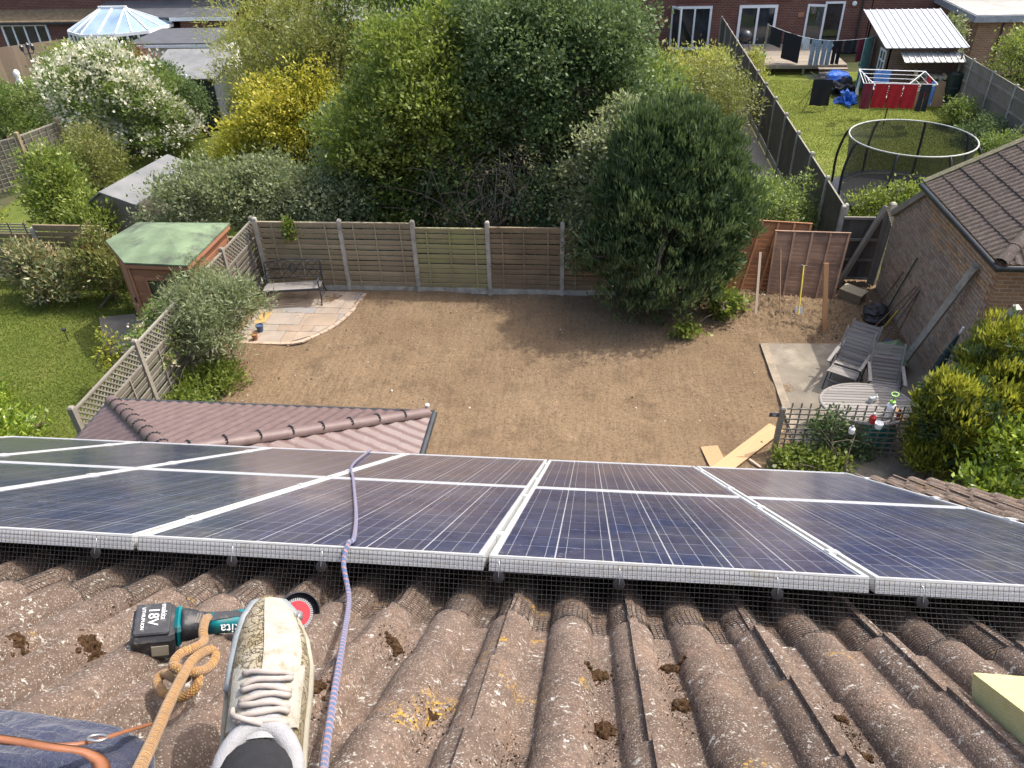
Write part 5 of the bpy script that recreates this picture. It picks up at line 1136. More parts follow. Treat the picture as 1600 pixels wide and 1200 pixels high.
# washing line and laundry
LA, LB_ = Vector((7.7, 39.2, 2.0)), Vector((11.9, 37.6, 1.75)); T = thing('washing_line', 'thin washing line strung above the deck', 'washing line', LA)
m = MB(); m.tube([LA.lerp(LB_, t_/12)-Vector((0, 0, .35*math.sin(math.pi*t_/12))) for t_ in range(13)], .008, 6); m.build('line', M_white, T); beam('line_post', M_fgrey, T, (7.65, 39.2, .4), (7.65, 39.2, 2.05), .08, .08)
def lp(t_): return LA.lerp(LB_, t_)-Vector((0, 0, .35*math.sin(math.pi*t_)))
def cloth(name, label, cat, a, b, drop, m, legs=0, seed=0, group='laundry on the line', sway=(0, 0)):
    """a garment pegged between a and b: waved sheet with thickness; legs>0 cuts it into trouser legs"""
    a, b = Vector(a), Vector(b); q = random.Random(seed); ph = q.uniform(0, 6); d = (b-a).normalized(); nn = Vector((-d.y, d.x, 0)); mb = MB(); mb.smooth = True
    def strip(u0, u1, v0, v1):
        def f(off):
            return lambda s, t_: a.lerp(b, u0+(u1-u0)*s)-Vector((0, 0, drop*(v0+(v1-v0)*t_)))+nn*(.035*math.sin(5*(u0+(u1-u0)*s)*2+ph+3*t_)*(v0+(v1-v0)*t_+.15)+off)+Vector((sway[0], sway[1], 0))*(v0+(v1-v0)*t_)
        mb.grid(f(.008), 9, 8); mb.grid(f(-.008), 9, 8)
    if legs: strip(0, 1, 0, .3); strip(0, .46, .3, 1); strip(.54, 1, .3, 1)
    else: strip(0, 1, 0, 1)
    o = mb.build(name, m, None, smooth=True); tag(o, label, cat, group); return o
def fab(name, c): return plain(name, c, .9, var=.25, scale=14, bump=.4, bdist=.01)
F_blk, F_jean, F_blk2, F_mar, F_red, F_blue, F_wht = fab('black_fabric', (.012, .013, .018)), fab('faded_denim', (.26, .32, .4)), fab('charcoal_fabric', (.025, .024, .03)), fab('maroon_fabric', (.17, .02, .04)), fab('red_fabric', (.4, .012, .02)), fab('blue_fabric', (.08, .2, .5)), fab('white_fabric', (.6, .62, .66))
cloth('towel', 'black towel at the left end of the washing line', 'towel', lp(.02), lp(.14), .75, F_blk, 0, 1); cloth('towel', 'large black sheet hanging next on the washing line', 'sheet', lp(.16), lp(.34), 1.15, F_blk, 0, 2)
cloth('shirt', 'white shirt pegged left of the faded jeans', 'shirt', lp(.36), lp(.42), .5, F_wht, 0, 3)
cloth('trousers', 'faded blue jeans, left pair on the washing line', 'jeans', lp(.44), lp(.535), 1.1, F_jean, 1, 4); cloth('trousers', 'pale blue jeans, right pair on the washing line', 'jeans', lp(.55), lp(.64), 1.05, F_jean, 1, 5); cloth('trousers', 'black trousers pegged right of the jeans', 'trousers', lp(.65), lp(.73), 1.0, F_blk, 1, 6)
cloth('shirt', 'dark grey top on the washing line', 'shirt', lp(.75), lp(.86), .55, F_blk2, 0, 7); cloth('towel', 'maroon towel at the right end of the washing line', 'towel', lp(.88), lp(.98), .95, F_mar, 0, 8)
# covered barbecue and pots on deck
T = thing('kettle_barbecue', 'black kettle barbecue at the end of the fence by the patio doors', 'barbecue', world=False, matrix=Matrix.Translation((7.0, 41.0, .43))); m = MB(); m.smooth = True; m.lathe([(.05, .55), (.26, .65), (.31, .8), (.3, .86), (.2, 1.0), (.03, 1.05)], n=20); m.build('bowl', M_iron, T, smooth=True)
m = MB()
for a in (0, 2.1, 4.2): m.tube([(.12*math.cos(a), .12*math.sin(a), .6), (.3*math.cos(a), .3*math.sin(a), 0)], .015, 6)
m.build('legs', M_iron, T)
T = thing('plant_pot', 'round green plastic tub on the deck', 'tub', world=False, matrix=Matrix.Translation((7.45, 38.9, .44))); m = MB(); m.lathe([(.1, 0), (.2, 0), (.26, .34), (.27, .36), (.24, .36)], n=18); m.build('tub', plain('green_tub', (.01, .2, .11), .4, bump=0), T, smooth='angle')
# folding airer with dark clothes
T = thing('clothes_airer', 'black folding clothes airer standing on the far lawn', 'clothes airer', (9.2, 33.6, 0)); c = G(1268, 168)
m = MB()
for s in (-1, 1):
    m.tube([c+Vector((-.42, s*.45, 0)), c+Vector((.42*.2, -s*.2, 1.15)), c+Vector((-.2, -s*.35, 1.3))], .014, 6); m.tube([c+Vector((.42, s*.45, 0)), c+Vector((.42, -s*.3, 1.2))], .014, 6)
for k in range(8): m.tube([c+Vector((-.42, -.4+.11*k, 1.2)), c+Vector((.42, -.4+.11*k, 1.2))], .009, 5)
m.build('frame', M_iron, T)
cloth('towel', 'black towel draped on the front of the folding airer', 'towel', c+Vector((-.25, -.5, 1.22)), c+Vector((.5, -.5, 1.2)), 1.0, F_blk, 0, 11, 'laundry on airers')
# rotary dryer
rc = G(1380, 196); T = thing('rotary_dryer', 'white rotary clothes dryer opened out on the far lawn', 'clothes dryer', rc); hz = 1.45
m = MB(); m.tube([rc, rc+Vector((0, 0, 1.3))], .025, 8); m.build('pole', M_blackmetal, T)
rr_ = 1.55; arms = [rc+Vector((rr_*math.cos(a)*1.0, rr_*math.sin(a), 1.75)) for a in [R_(q) for q in (32, 128, 212, 318)]]
for e_ in arms: m = MB(); m.tube([rc+Vector((0, 0, .95)), e_], .02, 6); m.build('arm', M_white, T)
m = MB()
for f_ in (1.0, .86, .72, .58, .44, .3):
    q = [rc+Vector((0, 0, .95)).lerp(e_-rc, f_) for e_ in arms]
    for i in range(4): m.tube([q[i], q[(i+1) % 4]], .008 if f_ < 1 else .014, 5)
m.build('lines', M_white, T)
fr0, fr1 = arms[2], arms[3]
for i in range(3): cloth('shirt', '%s of three red tops hanging on the front of the rotary dryer' % ('leftmost', 'middle', 'rightmost')[i], 'shirt', fr0.lerp(fr1, .16+.2*i), fr0.lerp(fr1, .345+.2*i), .85, F_red, 0, 20+i, 'laundry on the rotary dryer')
cloth('trousers', 'dark trousers hanging at the right front of the rotary dryer', 'trousers', fr0.lerp(fr1, .78), fr0.lerp(fr1, .93), .95, F_blk2, 1, 24, 'laundry on the rotary dryer')
cloth('shirt', 'dark maroon top at the left front of the rotary dryer', 'shirt', fr0.lerp(fr1, .0), fr0.lerp(fr1, .14), .9, F_mar, 0, 25, 'laundry on the rotary dryer')
s0, s1 = arms[3], arms[0]; cloth('shirt', 'blue top hanging on the right side of the rotary dryer', 'shirt', s0.lerp(s1, .1), s0.lerp(s1, .35), .8, F_blue, 0, 26, 'laundry on the rotary dryer'); cloth('shirt', 'red top on the far right side of the rotary dryer', 'shirt', s0.lerp(s1, .45), s0.lerp(s1, .75), .8, F_red, 0, 27, 'laundry on the rotary dryer')
s0, s1 = arms[1], arms[2]; cloth('shirt', 'pale blue shirt on the left side of the rotary dryer', 'shirt', s0.lerp(s1, .25), s0.lerp(s1, .5), .7, F_wht, 0, 28, 'laundry on the rotary dryer'); cloth('shirt', 'blue shirt on the back line of the rotary dryer', 'shirt', arms[0].lerp(arms[1], .5), arms[0].lerp(arms[1], .75), .7, F_blue, 0, 29, 'laundry on the rotary dryer')
# ------------------------------------------------------------------ brick outbuilding with metal roof
T = thing('brick_shed', 'old brick shed with ribbed white metal roof and canopy', 'shed', (12.5, 35, 0)); ax0, ax1, ay0, ay1 = 11.55, 14.05, 33.9, 37.3
m = MB(); m.box(((ax0+ax1)/2, ay0+.12, 1.05), (ax1-ax0, .22, 2.1)); m.build('wall', M_brickshed, T)
m = MB(); m.prism([(ax0, ay0, 0), (ax0, ay1, 0), (ax0, ay1, 2.75), (ax0, ay0, 2.1)], (.22, 0, 0)); m.build('wall', M_brickshedy, T)
m = MB(); m.prism([(ax1-.22, ay0, 0), (ax1-.22, ay1, 0), (ax1-.22, ay1, 2.75), (ax1-.22, ay0, 2.1)], (.22, 0, 0)); m.build('wall', M_brickshedy, T)
hbox(T, 'wall', ax0, ax1, ay1-.2, ay1, 0, 2.75, M_brickshed)
M_tin = plain('galvanised_sheet', (.4, .42, .45), .45, .25, var=.06, scale=2, bump=.05)
def tin(T, x0, x1, y0, y1, z0, z1, n, m, name='metal_roof', rib=.035):
    sheet_ = MB(); sheet_.prism([(x0, y0, z0), (x1, y0, z0), (x1, y1, z1), (x0, y1, z1)], (0, 0, .02)); r = sheet_.build(name, m, T)
    ribs = MB()
    for k in range(n+1): x = x0+.02+(x1-x0-.04)*k/n; ribs.beam((x, y0, z0+.03), (x, y1, z1+.03), .045, rib)
    ribs.build('ribs', m, r); return r
tin(T, ax0-.35, ax1+.3, ay0-.25, ay1+.2, 2.12, 2.86, 12, M_tin)
tin(T, 11.9, 14.2, 33.2, 33.88, 1.68, 1.9, 10, plain('stained_sheet', (.4, .4, .38), .6, .2, var=.2, scale=3, wear=((.1, .1, .09, 1), 2.2)), 'canopy')
window(T, (ax0-.01, 34.75, 1.45), .75, .85, (-1, 0, 0), M_white, M_glass, 2, 2, .07)
M_tealp = plain('teal_door_paint', (.22, .42, .42), .7, var=.15, scale=3, wear=((.22, .36, .36, 1), 2)); 
m = MB()
for k in range(6): m.beam((ax0-.55+.09*k, 35.6+.1*k, .05), (ax0-.55+.09*k, 35.6+.1*k, 2.1), .14, .035, up=(.9, -.6, 0))
dr = m.build('door', M_tealp, T); m = MB(); m.box((ax0-.5, 35.95, 1.0), (.05, .05, .12)); m.build('handle', M_black, dr)
o = box('plywood_sheet', M_ply, None, (13.35, 33.25, .48), (1.45, .02, .95), 0, R_(-8)); tag(o, 'plywood sheet leaning under the shed canopy', 'board')
T = thing('log_pile', 'pale pile of sawn logs above the plywood sheet', 'logs', (13.3, 33.6, 1)); q_ = random.Random(5); mlog = [plain('log_end', (.42, .36, .24), .9, bump=.3), plain('log_end_grey', (.33, .31, .26), .9, bump=.3)]
for k in range(26):
    x = 12.6+.28*(k % 6)+q_.uniform(-.05, .05); z = .55+.17*(k//6)+q_.uniform(-.03, .03); m = MB(); r = q_.uniform(.07, .11); m.lathe([(r*.9, 0), (r, .01), (r, .42), (r*.9, .43)], c=(x, 33.78, z), n=9, M=Matrix.Rotation(R_(90), 3, 'X')@Matrix.Rotation(q_.uniform(-.3, .3), 3, 'Y')); m.build('log', mlog[k % 2], T)
T = thing('water_butt', 'dark green ribbed water butt at the shed corner', 'water butt', world=False, matrix=Matrix.Translation((14.0, 33.35, 0))); m = MB(); m.smooth = True; m.lathe([(.2, 0), (.26, .02), (.29, .2), (.27, .22), (.3, .45), (.28, .47), (.31, .75), (.29, .77), (.31, 1.05), (.29, 1.2), (.3, 1.25), (.1, 1.32)], n=22); m.build('barrel', plain('dark_green_plastic', (.014, .03, .026), .45, bump=.1), T, smooth='angle'); m = MB(); m.tube([(.05, 0, 1.3), (.08, .1, 2.0)], .04, 8); m.build('downpipe', M_fgrey, T)
T = thing('watering_can', 'green plastic drum lying at the edge of the far lawn', 'drum', world=False, matrix=Matrix.Translation(G(1504, 172)+Vector((0, 0, .2)))@Matrix.Rotation(R_(80), 4, 'Y')); m = MB(); m.lathe([(.1, -.3), (.2, -.28), (.22, 0), (.2, .28), (.1, .3)], n=16); m.build('drum', plain('green_plastic', (.01, .12, .08), .45, bump=0), T, smooth='angle')
def tarp(label, c, r, m, seed, h=.3, cat='tarpaulin'):
    q = random.Random(seed); ph = [(Vector((q.gauss(0, 1), q.gauss(0, 1), q.gauss(0, 1)))*2.6, q.uniform(0, 6)) for _ in range(9)]
    def f(a, t_):
        th, p_ = 2*math.pi*a, math.pi*.5*t_; v = Vector((math.cos(th)*math.cos(p_), math.sin(th)*math.cos(p_), math.sin(p_))); d = 1+.15*sum(math.sin(v.dot(x)*2+y) for x, y in ph); return Vector((c.x+v.x*r*d, c.y+v.y*r*d*1.3, max(.01, v.z*h*d)))
    mb = MB(); mb.grid(f, 26, 9, closed=True); o = mb.build('tarpaulin', m); tag(o, label, cat)
M_tarp = plain('blue_tarpaulin', (.03, .13, .5), .4, var=.2, scale=5, bump=.5, bdist=.03)
tarp('crumpled blue tarpaulin near the deck steps', G(1304, 130), .6, M_tarp, 1); tarp('small blue tarpaulin heap beside the rotary dryer', G(1322, 160), .38, M_tarp, 2, .35); tarp('black tool bags heaped beside the blue tarpaulin', G(1316, 146), .5, M_black, 3, .45, 'bags')
# ------------------------------------------------------------------ flat-roofed extension on the far right
T = thing('flat_roof_extension', 'yellow brown brick extension with pale flat roof at the top right', 'building', (19, 40, 0))
fx0 = 16.4; hbox(T, 'wall', fx0, 27, 38.2, 46, 0, 2.25, M_brickb); m = MB(); m.box((fx0+5.1, 42.0, 2.38), (10.9, 8.2, .26)); m.build('fascia', plain('grey_fascia', (.3, .32, .34), .6), T); m = MB(); m.box((fx0+5.1, 42.0, 2.525), (10.8, 8.1, .03)); m.build('flat_roof', plain('pale_roof_felt', (.32, .32, .3), .9, var=.2, scale=1.2, wear=((.3, .29, .26, 1), 1)), T)
window(T, (19.0, 38.18, 1.1), 1.5, 1.5, (0, -1, 0), plain('dark_frame', (.03, .032, .035), .4), M_glass, 2, 1, .07); m = MB(); m.tube([(17.4, 38.15, 0), (17.4, 38.15, 2.25)], .04, 8); m.build('downpipe', plain('brown_pipe', (.06, .03, .03), .5), T)
HD = house_block('brick house at the far top right edge', 13.25, 30, M_rooft)
# ------------------------------------------------------------------ trampoline
tc_ = Vector((8.7, 22.3, 0)); TR = 1.64
T = thing('trampoline', 'round trampoline with black safety net and white top ring', 'trampoline', tc_)
cir = lambda r, z, n=48: [tc_+Vector((r*math.cos(2*math.pi*q/n), r*math.sin(2*math.pi*q/n), z)) for q in range(n)]
m = MB(); m.smooth = True; m.tube(cir(TR, 2.2), .022, 8, closed=True); m.build('top_ring', plain('grey_ring', (.36, .37, .34), .5, bump=0), T, smooth=True)
m = MB(); m.add(cir(TR-.12, .62)+cir(TR-.12, .60), [tuple(range(48)), tuple(range(95, 47, -1))]); m.build('mat', plain('trampoline_mat', (.02, .021, .026), .7), T)
m = MB(); m.grid(lambda a, t_: tc_+Vector(((TR-.14+.36*t_)*math.cos(2*math.pi*a), (TR-.14+.36*t_)*math.sin(2*math.pi*a), .64-.03*t_)), 48, 3, closed=True); m.build('edge_pad', plain('edge_pad', (.03, .034, .045), .5), T, smooth=True)
t = NT('safety_net'); t.color((.02, .022, .02)).set(Roughness=.8, Alpha=.7); M_net = t.m
m = MB(); m.grid(lambda a, t_: tc_+Vector(((TR-.06*math.sin(math.pi*t_)-.05*(1-t_))*math.cos(2*math.pi*a), (TR-.06*math.sin(math.pi*t_)-.05*(1-t_))*math.sin(2*math.pi*a), .64+1.54*t_)), 48, 8, closed=True); m.build('safety_net', M_net, T, smooth=True)
for q in range(8):
    a = 2*math.pi*(q+.35)/8; e_ = Vector((math.cos(a), math.sin(a), 0)); m = MB(); m.tube(spline([tc_+e_*(TR+.2)+Vector((0, 0, 0)), tc_+e_*(TR+.22)+Vector((0, 0, .7)), tc_+e_*(TR+.24)+Vector((0, 0, 1.4)), tc_+e_*(TR+.12)+Vector((0, 0, 2.0)), tc_+e_*TR+Vector((0, 0, 2.2))], 5), .038, 8); m.build('pole', M_black, T, smooth=True)
for q in range(4):
    a = 2*math.pi*(q+.5)/4; e_ = Vector((math.cos(a), math.sin(a), 0)); m = MB(); m.tube([tc_+e_*(TR-.05)+Vector((0, 0, .6)), tc_+e_*(TR-.05)], .025, 8); m.build('leg', M_fgrey, T)
p = tc_+Vector((-.25, -.7, .74)); m = MB(); m.smooth = True; m.lathe([(.001, -.11)]+[(.11*math.cos(R_(q)), .11*math.sin(R_(q))) for q in range(-75, 80, 15)]+[(.001, .11)], c=p, n=18); o = m.build('ball', plain('brown_ball', (.3, .1, .05), .5), None, smooth=True); tag(o, 'small brown ball on the trampoline mat', 'ball')
T = thing('swing_frame', 'grey timber swing frame at the right edge beyond the trampoline', 'swing', (12, 23.5, 0)); sw = G(1585, 250)
beam('post', M_fgrey, T, sw, sw+Vector((0, 0, 1.6)), .1, .1); beam('post', M_fgrey, T, sw+Vector((-.9, -.5, 0)), sw+Vector((-.02, -.1, 1.5)), .08, .08); beam('crossbar', M_fgrey, T, sw+Vector((-.1, 0, 1.65)), sw+Vector((2.5, .2, 1.65)), .1, .1)
# ------------------------------------------------------------------ left: house, conservatory, outbuildings
HA = house_block('red brick house with lean to roof at the top left', -44, -20.05, M_rooft)
m = MB(); m.prism([(-44, YH-1.3, 2.05), (-26.5, YH-1.3, 2.05), (-26.5, YH, 2.45), (-44, YH, 2.45)], (0, 0, .06)); m.build('lean_to_roof', plain('mossy_lean_to', (.16, .12, .07), .95, var=.4, scale=6, bump=.7, bdist=.03), HA); beam('gutter', M_blackmetal, HA, (-44, YH-1.35, 2.03), (-26.5, YH-1.35, 2.03), .1, .1)
hbox(HA, 'rear_extension', -44, -26.6, YH-1.15, YH, 0, 2.05, M_brick)
a, b = PY(4, 46, YH-1.15), PY(88, 82, YH-1.15); window(HA, ((a.x+b.x)/2, YH-1.17, 1.12), abs(b.x-a.x), 1.75, (0, -1, 0), M_white, M_glass, 4, 1, .1, 'patio_door', .09)
m = MB(); m.prism([(-26.4, YH-2.2, 2.3), (-18.6, YH-2.2, 2.3), (-18.6, YH, 2.75), (-26.4, YH, 2.75)], (0, 0, .1)); m.build('flat_roof', M_darkfelt, HA); hbox(HA, 'rear_extension', -21.5, -18.8, YH-2.0, YH, 0, 2.3, M_brick); beam('fascia', M_white, HA, (-21.9, YH-2.23, 2.3), (-18.5, YH-2.23, 2.3), .03, .16)
T = thing('conservatory', 'white framed conservatory with blue tinted glass roof', 'conservatory', (-24.4, 40.5, 0))
ce = [(-27.0, 41.0), (-26.6, 39.3), (-25.4, 38.4), (-23.6, 38.4), (-22.3, 39.2), (-21.9, 41.0)]; cz = 2.02; rz_ = 2.85; ridge = [Vector((-25.2, 40.4, rz_)), Vector((-23.9, 40.4, rz_))]
t = NT('blue_roof_glass'); t.color(t.ramp(t.noise(t.pos(), .8, 3), [(.3, (.16, .24, .33)), (.7, (.32, .42, .5))])).set(Roughness=.08, Specular_IOR_Level=.8); M_blueglass = t.m
ev = [Vector((x, y, cz)) for x, y in ce]
for i in range(5):
    a, b = ev[i], ev[i+1]; m = MB(); m.prism([a*1.0+Vector((0, 0, -1.45)), b+Vector((0, 0, -1.45)), b+Vector((0, 0, -.08)), a+Vector((0, 0, -.08))], Vector((0, .02, 0))); m.build('window', M_glass, T)
    beam('eaves_beam', M_white, T, a, b, .12, .14); beam('cill', M_white, T, a-Vector((0, 0, 1.45)), b-Vector((0, 0, 1.45)), .14, .08); beam('dwarf_wall', M_brick, T, a-Vector((0, 0, 1.75)), b-Vector((0, 0, 1.75)), .2, .52)
    for k in range(3): q = a.lerp(b, k/3); beam('mullion', M_white, T, q-Vector((0, 0, 1.45)), q, .09, .09)
    r0 = ridge[0] if (a.x+b.x)/2 < -24.6 else ridge[1]; ra_ = ridge[0] if a.x < -24.5 else ridge[1]; rb2 = ridge[0] if b.x < -24.5 else ridge[1]
    m = MB(); poly = [a, b, rb2] if ra_ == rb2 else [a, b, rb2, ra_]; m.prism([v+Vector((0, 0, .06)) for v in poly], (0, 0, .02)); m.build('roof_glass', M_blueglass, T)
    for k in range(3): q = a.lerp(b, k/2); e_ = ra_.lerp(rb2, k/2); beam('glazing_bar', M_white, T, q+Vector((0, 0, .1)), e_+Vector((0, 0, .1)), .06, .05)
beam('ridge_beam', M_white, T, ridge[0]+Vector((-.1, 0, .1)), ridge[1]+Vector((.1, 0, .1)), .12, .14)
for e_, r0 in ((ev[0], ridge[0]), (ev[5], ridge[1])): m = MB(); m.prism([e_+Vector((0, 0, .06)), r0+Vector((0, 0, .06)), Vector((r0.x, 41.2, rz_-.2)), Vector((e_.x, 41.2, cz+.06))], (0, 0, .02)); m.build('roof_glass', M_blueglass, T)
T = thing('pale_fence', 'warm pale closeboard fence in front of the left house', 'fence', (-28, 38.5, 0)); A0, A1 = G(22, 92, 1.5), G(112, 58, 1.75); nb = 22
A0 = Vector((-29.8, 36.6, 0)); A1 = Vector((-26.2, 39.6, 0))
for k in range(nb): q = A0.lerp(A1, (k+.5)/nb); beam('board', M_fwarm, T, q, q+Vector((0, 0, 1.75)), .21, .02, up=Vector((.64, -.77, 0)))
T = thing('low_wall', 'low pale fence continuing at the left edge of the photo', 'fence', (-32, 36, 0))
for k in range(14): q = Vector((-33.5, 35.8, 0)).lerp(A0, (k+.5)/14); beam('board', M_fwarm, T, q, q+Vector((0, 0, 1.1)), .27, .02, up=Vector((.2, -1, 0)))
T = thing('garden_room', 'white garden room with dark grey flat roof behind the flowering shrub', 'building', (-19, 36, 0)); hbox(T, 'wall', -20.6, -17.1, 34.6, 37.6, 0, 2.25, plain('white_render', (.66, .66, .66), .8)); m = MB(); m.box((-18.85, 36.1, 2.34), (3.9, 3.4, .16)); m.build('flat_roof', M_darkfelt, T); beam('fascia', M_white, T, (-20.8, 34.37, 2.3), (-16.9, 34.37, 2.3), .03, .12); window(T, (-18.6, 34.59, 1.3), 1.2, 1.0, (0, -1, 0), M_white, M_glass, 2, 1, .08)
T = thing('grey_shed', 'dark grey painted shed with white four pane window', 'shed', (-16.5, 31, 0)); M_gp = plain('dark_grey_paint', (.05, .058, .07), .7); sw_ = PY(286, 138, 30.0)
for k in range(13): z = .08+.15*k; beam('board', M_gp, T, (sw_.x-1.3, 30.0, z+.07), (sw_.x+1.3, 30.0, z+.07), .02, .155, up=(0, -.1, 1))
hbox(T, 'side_wall', sw_.x-1.3, sw_.x+1.3, 30.03, 32.2, 0, 2.02, M_gp); m = MB(); m.prism([(sw_.x-1.5, 29.75, 2.0), (sw_.x+1.5, 29.75, 2.0), (sw_.x+1.5, 32.4, 2.55), (sw_.x-1.5, 32.4, 2.55)], (0, 0, .05)); m.build('roof', M_greyfelt, T); window(T, (sw_.x, 29.98, sw_.z), .62, 1.05, (0, -1, 0), M_white, M_glass, 2, 2, .06)
# grey felt roofed shed behind the lawn fence
T = thing('felt_shed', 'small weathered shed with pale grey felt pitched roof behind the fence', 'shed', (-11.8, 19, 0)); g0, g1, g2 = G(155, 302, 2.1), G(262, 243, 2.1), G(212, 322, 1.75)
dirr = (g1-g0); dirr.z = 0; wv2 = Vector((g2.x-g0.x, g2.y-g0.y, -.35)); m = MB(); m.prism([g0, g1, g1+wv2, g2], (0, 0, .04)); m.build('roof', M_greyfelt, T)
wv3 = Vector((-wv2.x*.6, -wv2.y*.6, -.35)); m = MB(); m.prism([g0, g1, g1+wv3, g0+wv3], (0, 0, .035)); m.build('roof', M_greyfelt, T)
for k in range(11): z = .1+.15*k; beam('board', M_fgrey, T, Vector((g2.x, g2.y, z+.07))+dirr.normalized()*.12, Vector(((g0+wv3).x, (g0+wv3).y, z+.07))+dirr.normalized()*.12, .02, .155)
m = MB(); b0 = Vector((g2.x, g2.y, 1.75))+dirr.normalized()*.12; b1 = (g0+wv3)+dirr.normalized()*.12; b1.z = 1.75; bt_ = g0+dirr.normalized()*.12-Vector((0, 0, .02)); m.prism([b0, b1, bt_], dirr.normalized()*.03); m.build('gable', M_fgrey, T)
for k in range(11): z = .1+.15*k; beam('board', M_fgrey, T, Vector((g2.x, g2.y, z+.07))+dirr.normalized()*.12, Vector((g2.x, g2.y, z+.07))+dirr*.96, .02, .155)
# side fence far left
T = thing('boundary_fence', 'silver grey lap fence with brown posts at the left edge', 'fence', (-19.5, 25, 0)); q0, q1, q2 = G(-30, 225, 1.75), G(26, 211, 1.75), G(88, 188, 1.75)
for a, b in ((q0, q1), (q1, q2)):
    a, b = Vector((a.x, a.y, 0)), Vector((b.x, b.y, 0)); slat_run(T, a, b, .1, 1.68, 11, M_fgrey, 5, weave=.004); post(T, b, 1.85, M_fwb, .12)
# lamp, ornaments by far left patio
T = thing('garden_lamp', 'black three armed lamp post beside the pale fence', 'lamp post', world=False, matrix=Matrix.Translation((-26.9, 36.3, 0))); m = MB(); m.tube([(0, 0, 0), (0, 0, 1.9)], .035, 8)
for a in (0, 2.1, 4.2): m.tube(spline([(0, 0, 1.7), (.18*math.cos(a), .18*math.sin(a), 1.66), (.26*math.cos(a), .26*math.sin(a), 1.8)], 4), .018, 6)
m.build('post', M_iron, T)
for a in (0, 2.1, 4.2): m = MB(); m.lathe([(.03, 0), (.07, .03), (.09, .2), (.1, .21), (.02, .3)], c=(.26*math.cos(a), .26*math.sin(a), 1.8), n=8); m.build('lantern', M_iron, T)
for i, (x, y) in enumerate(((-27.1, 35.2), (-25.9, 35.3))):
    m = MB(); m.smooth = True; m.lathe([(.05, 0), (.22, 0), (.2, .25), (.1, .45), (.14, .6), (.13, .75), (.03, .85)], c=(x, y, .35), n=14); o = m.build('statue', M_white, None, smooth=True); tag(o, 'white garden statue by the pale fence, %s of two' % ('left', 'right')[i], 'statue')
# ================================================================== plants
def foliage(seed, blobs, nc, lp_, ll, lw, cr, up=.35, outw=.7, shell=.62, jit=.9, low=-.9, fold=.25, rough=.22, sub=15):
    """leaf quads in clumps through ellipsoid blobs (cx,cy,cz,rx,ry,rz)"""
    rg = np.random.default_rng(seed); B0 = np.array(blobs, float); B = [tuple(q[:3])+tuple(q[3:]*.78) for q in B0]
    for q in B0:                                  # boughs: smaller masses standing out of each main one
        for k in range(sub):
            v = rg.normal(0, 1, 3); v /= np.linalg.norm(v); v[2] = abs(v[2]) if v[2] < low*.6 else v[2]
            f = rg.uniform(.24, .44); B.append(tuple(q[:3]+v*q[3:]*rg.uniform(.68, .98))+tuple(q[3:]*f*np.array([1, 1, .85])))
    B = np.array(B); ar = (B[:, 3]*B[:, 4]+B[:, 3]*B[:, 5]+B[:, 4]*B[:, 5]); bi = rg.choice(len(B), nc, p=ar/ar.sum()); b = B[bi]
    d = rg.normal(0, 1, (nc, 3)); d /= np.linalg.norm(d, axis=1)[:, None]; d[:, 2] = np.where(d[:, 2] < low, -d[:, 2], d[:, 2])
    k = rg.normal(0, 1.0, (7, 3))*2.2; ph = rg.uniform(0, 6.28, 7); bump = 1+rough*np.sin(d@k.T+ph+bi[:, None]*1.7).sum(1)/2.2
    r = (shell+(1-shell)*np.sqrt(rg.random(nc)))*bump; C = b[:, :3]+d*b[:, 3:]*r[:, None]
    # drop clumps deep inside another blob
    keep = np.ones(nc, bool)
    for j in range(len(B)):
        q = np.linalg.norm((C-B[j, :3])/B[j, 3:], axis=1); keep &= ~((q < .5) & (bi != j))
    keep &= C[:, 2] > .03; C, d, bi = C[keep], d[keep], bi[keep]; nc = len(C)
    crs = cr*rg.uniform(.6, 1.35, nc); P = np.repeat(C, lp_, 0)+rg.normal(0, 1, (nc*lp_, 3))*np.repeat(crs, lp_)[:, None]*np.array([1, 1, .75]); N = len(P)
    D = np.repeat(d, lp_, 0)*outw+np.array([0, 0, up])+rg.normal(0, 1, (N, 3))*jit*.55; D /= np.linalg.norm(D, axis=1)[:, None]
    ref = rg.normal(0, 1, (N, 3))*.6+np.repeat(d, lp_, 0)*.5+np.array([0, 0, .8]); S = np.cross(D, ref); S /= np.linalg.norm(S, axis=1)[:, None]+1e-9; U = np.cross(S, D)
    sz = rg.uniform(.6, 1.3, N)[:, None]; L1, W1 = ll*sz, lw*sz
    V = np.stack([P, P+D*L1*.5+S*W1*.5-U*W1*fold*.5, P+D*L1, P+D*L1*.5-S*W1*.5-U*W1*fold*.5], 1).reshape(-1, 3); V[:, 2] = np.maximum(V[:, 2], .01)
    tone = rg.normal(0, .13, len(B)); att = np.clip(.5+np.repeat(rg.normal(0, .16, nc)+tone[bi], lp_)+rg.normal(0, .2, N), 0, 1)
    return V, np.arange(4*N).reshape(N, 4), att, C
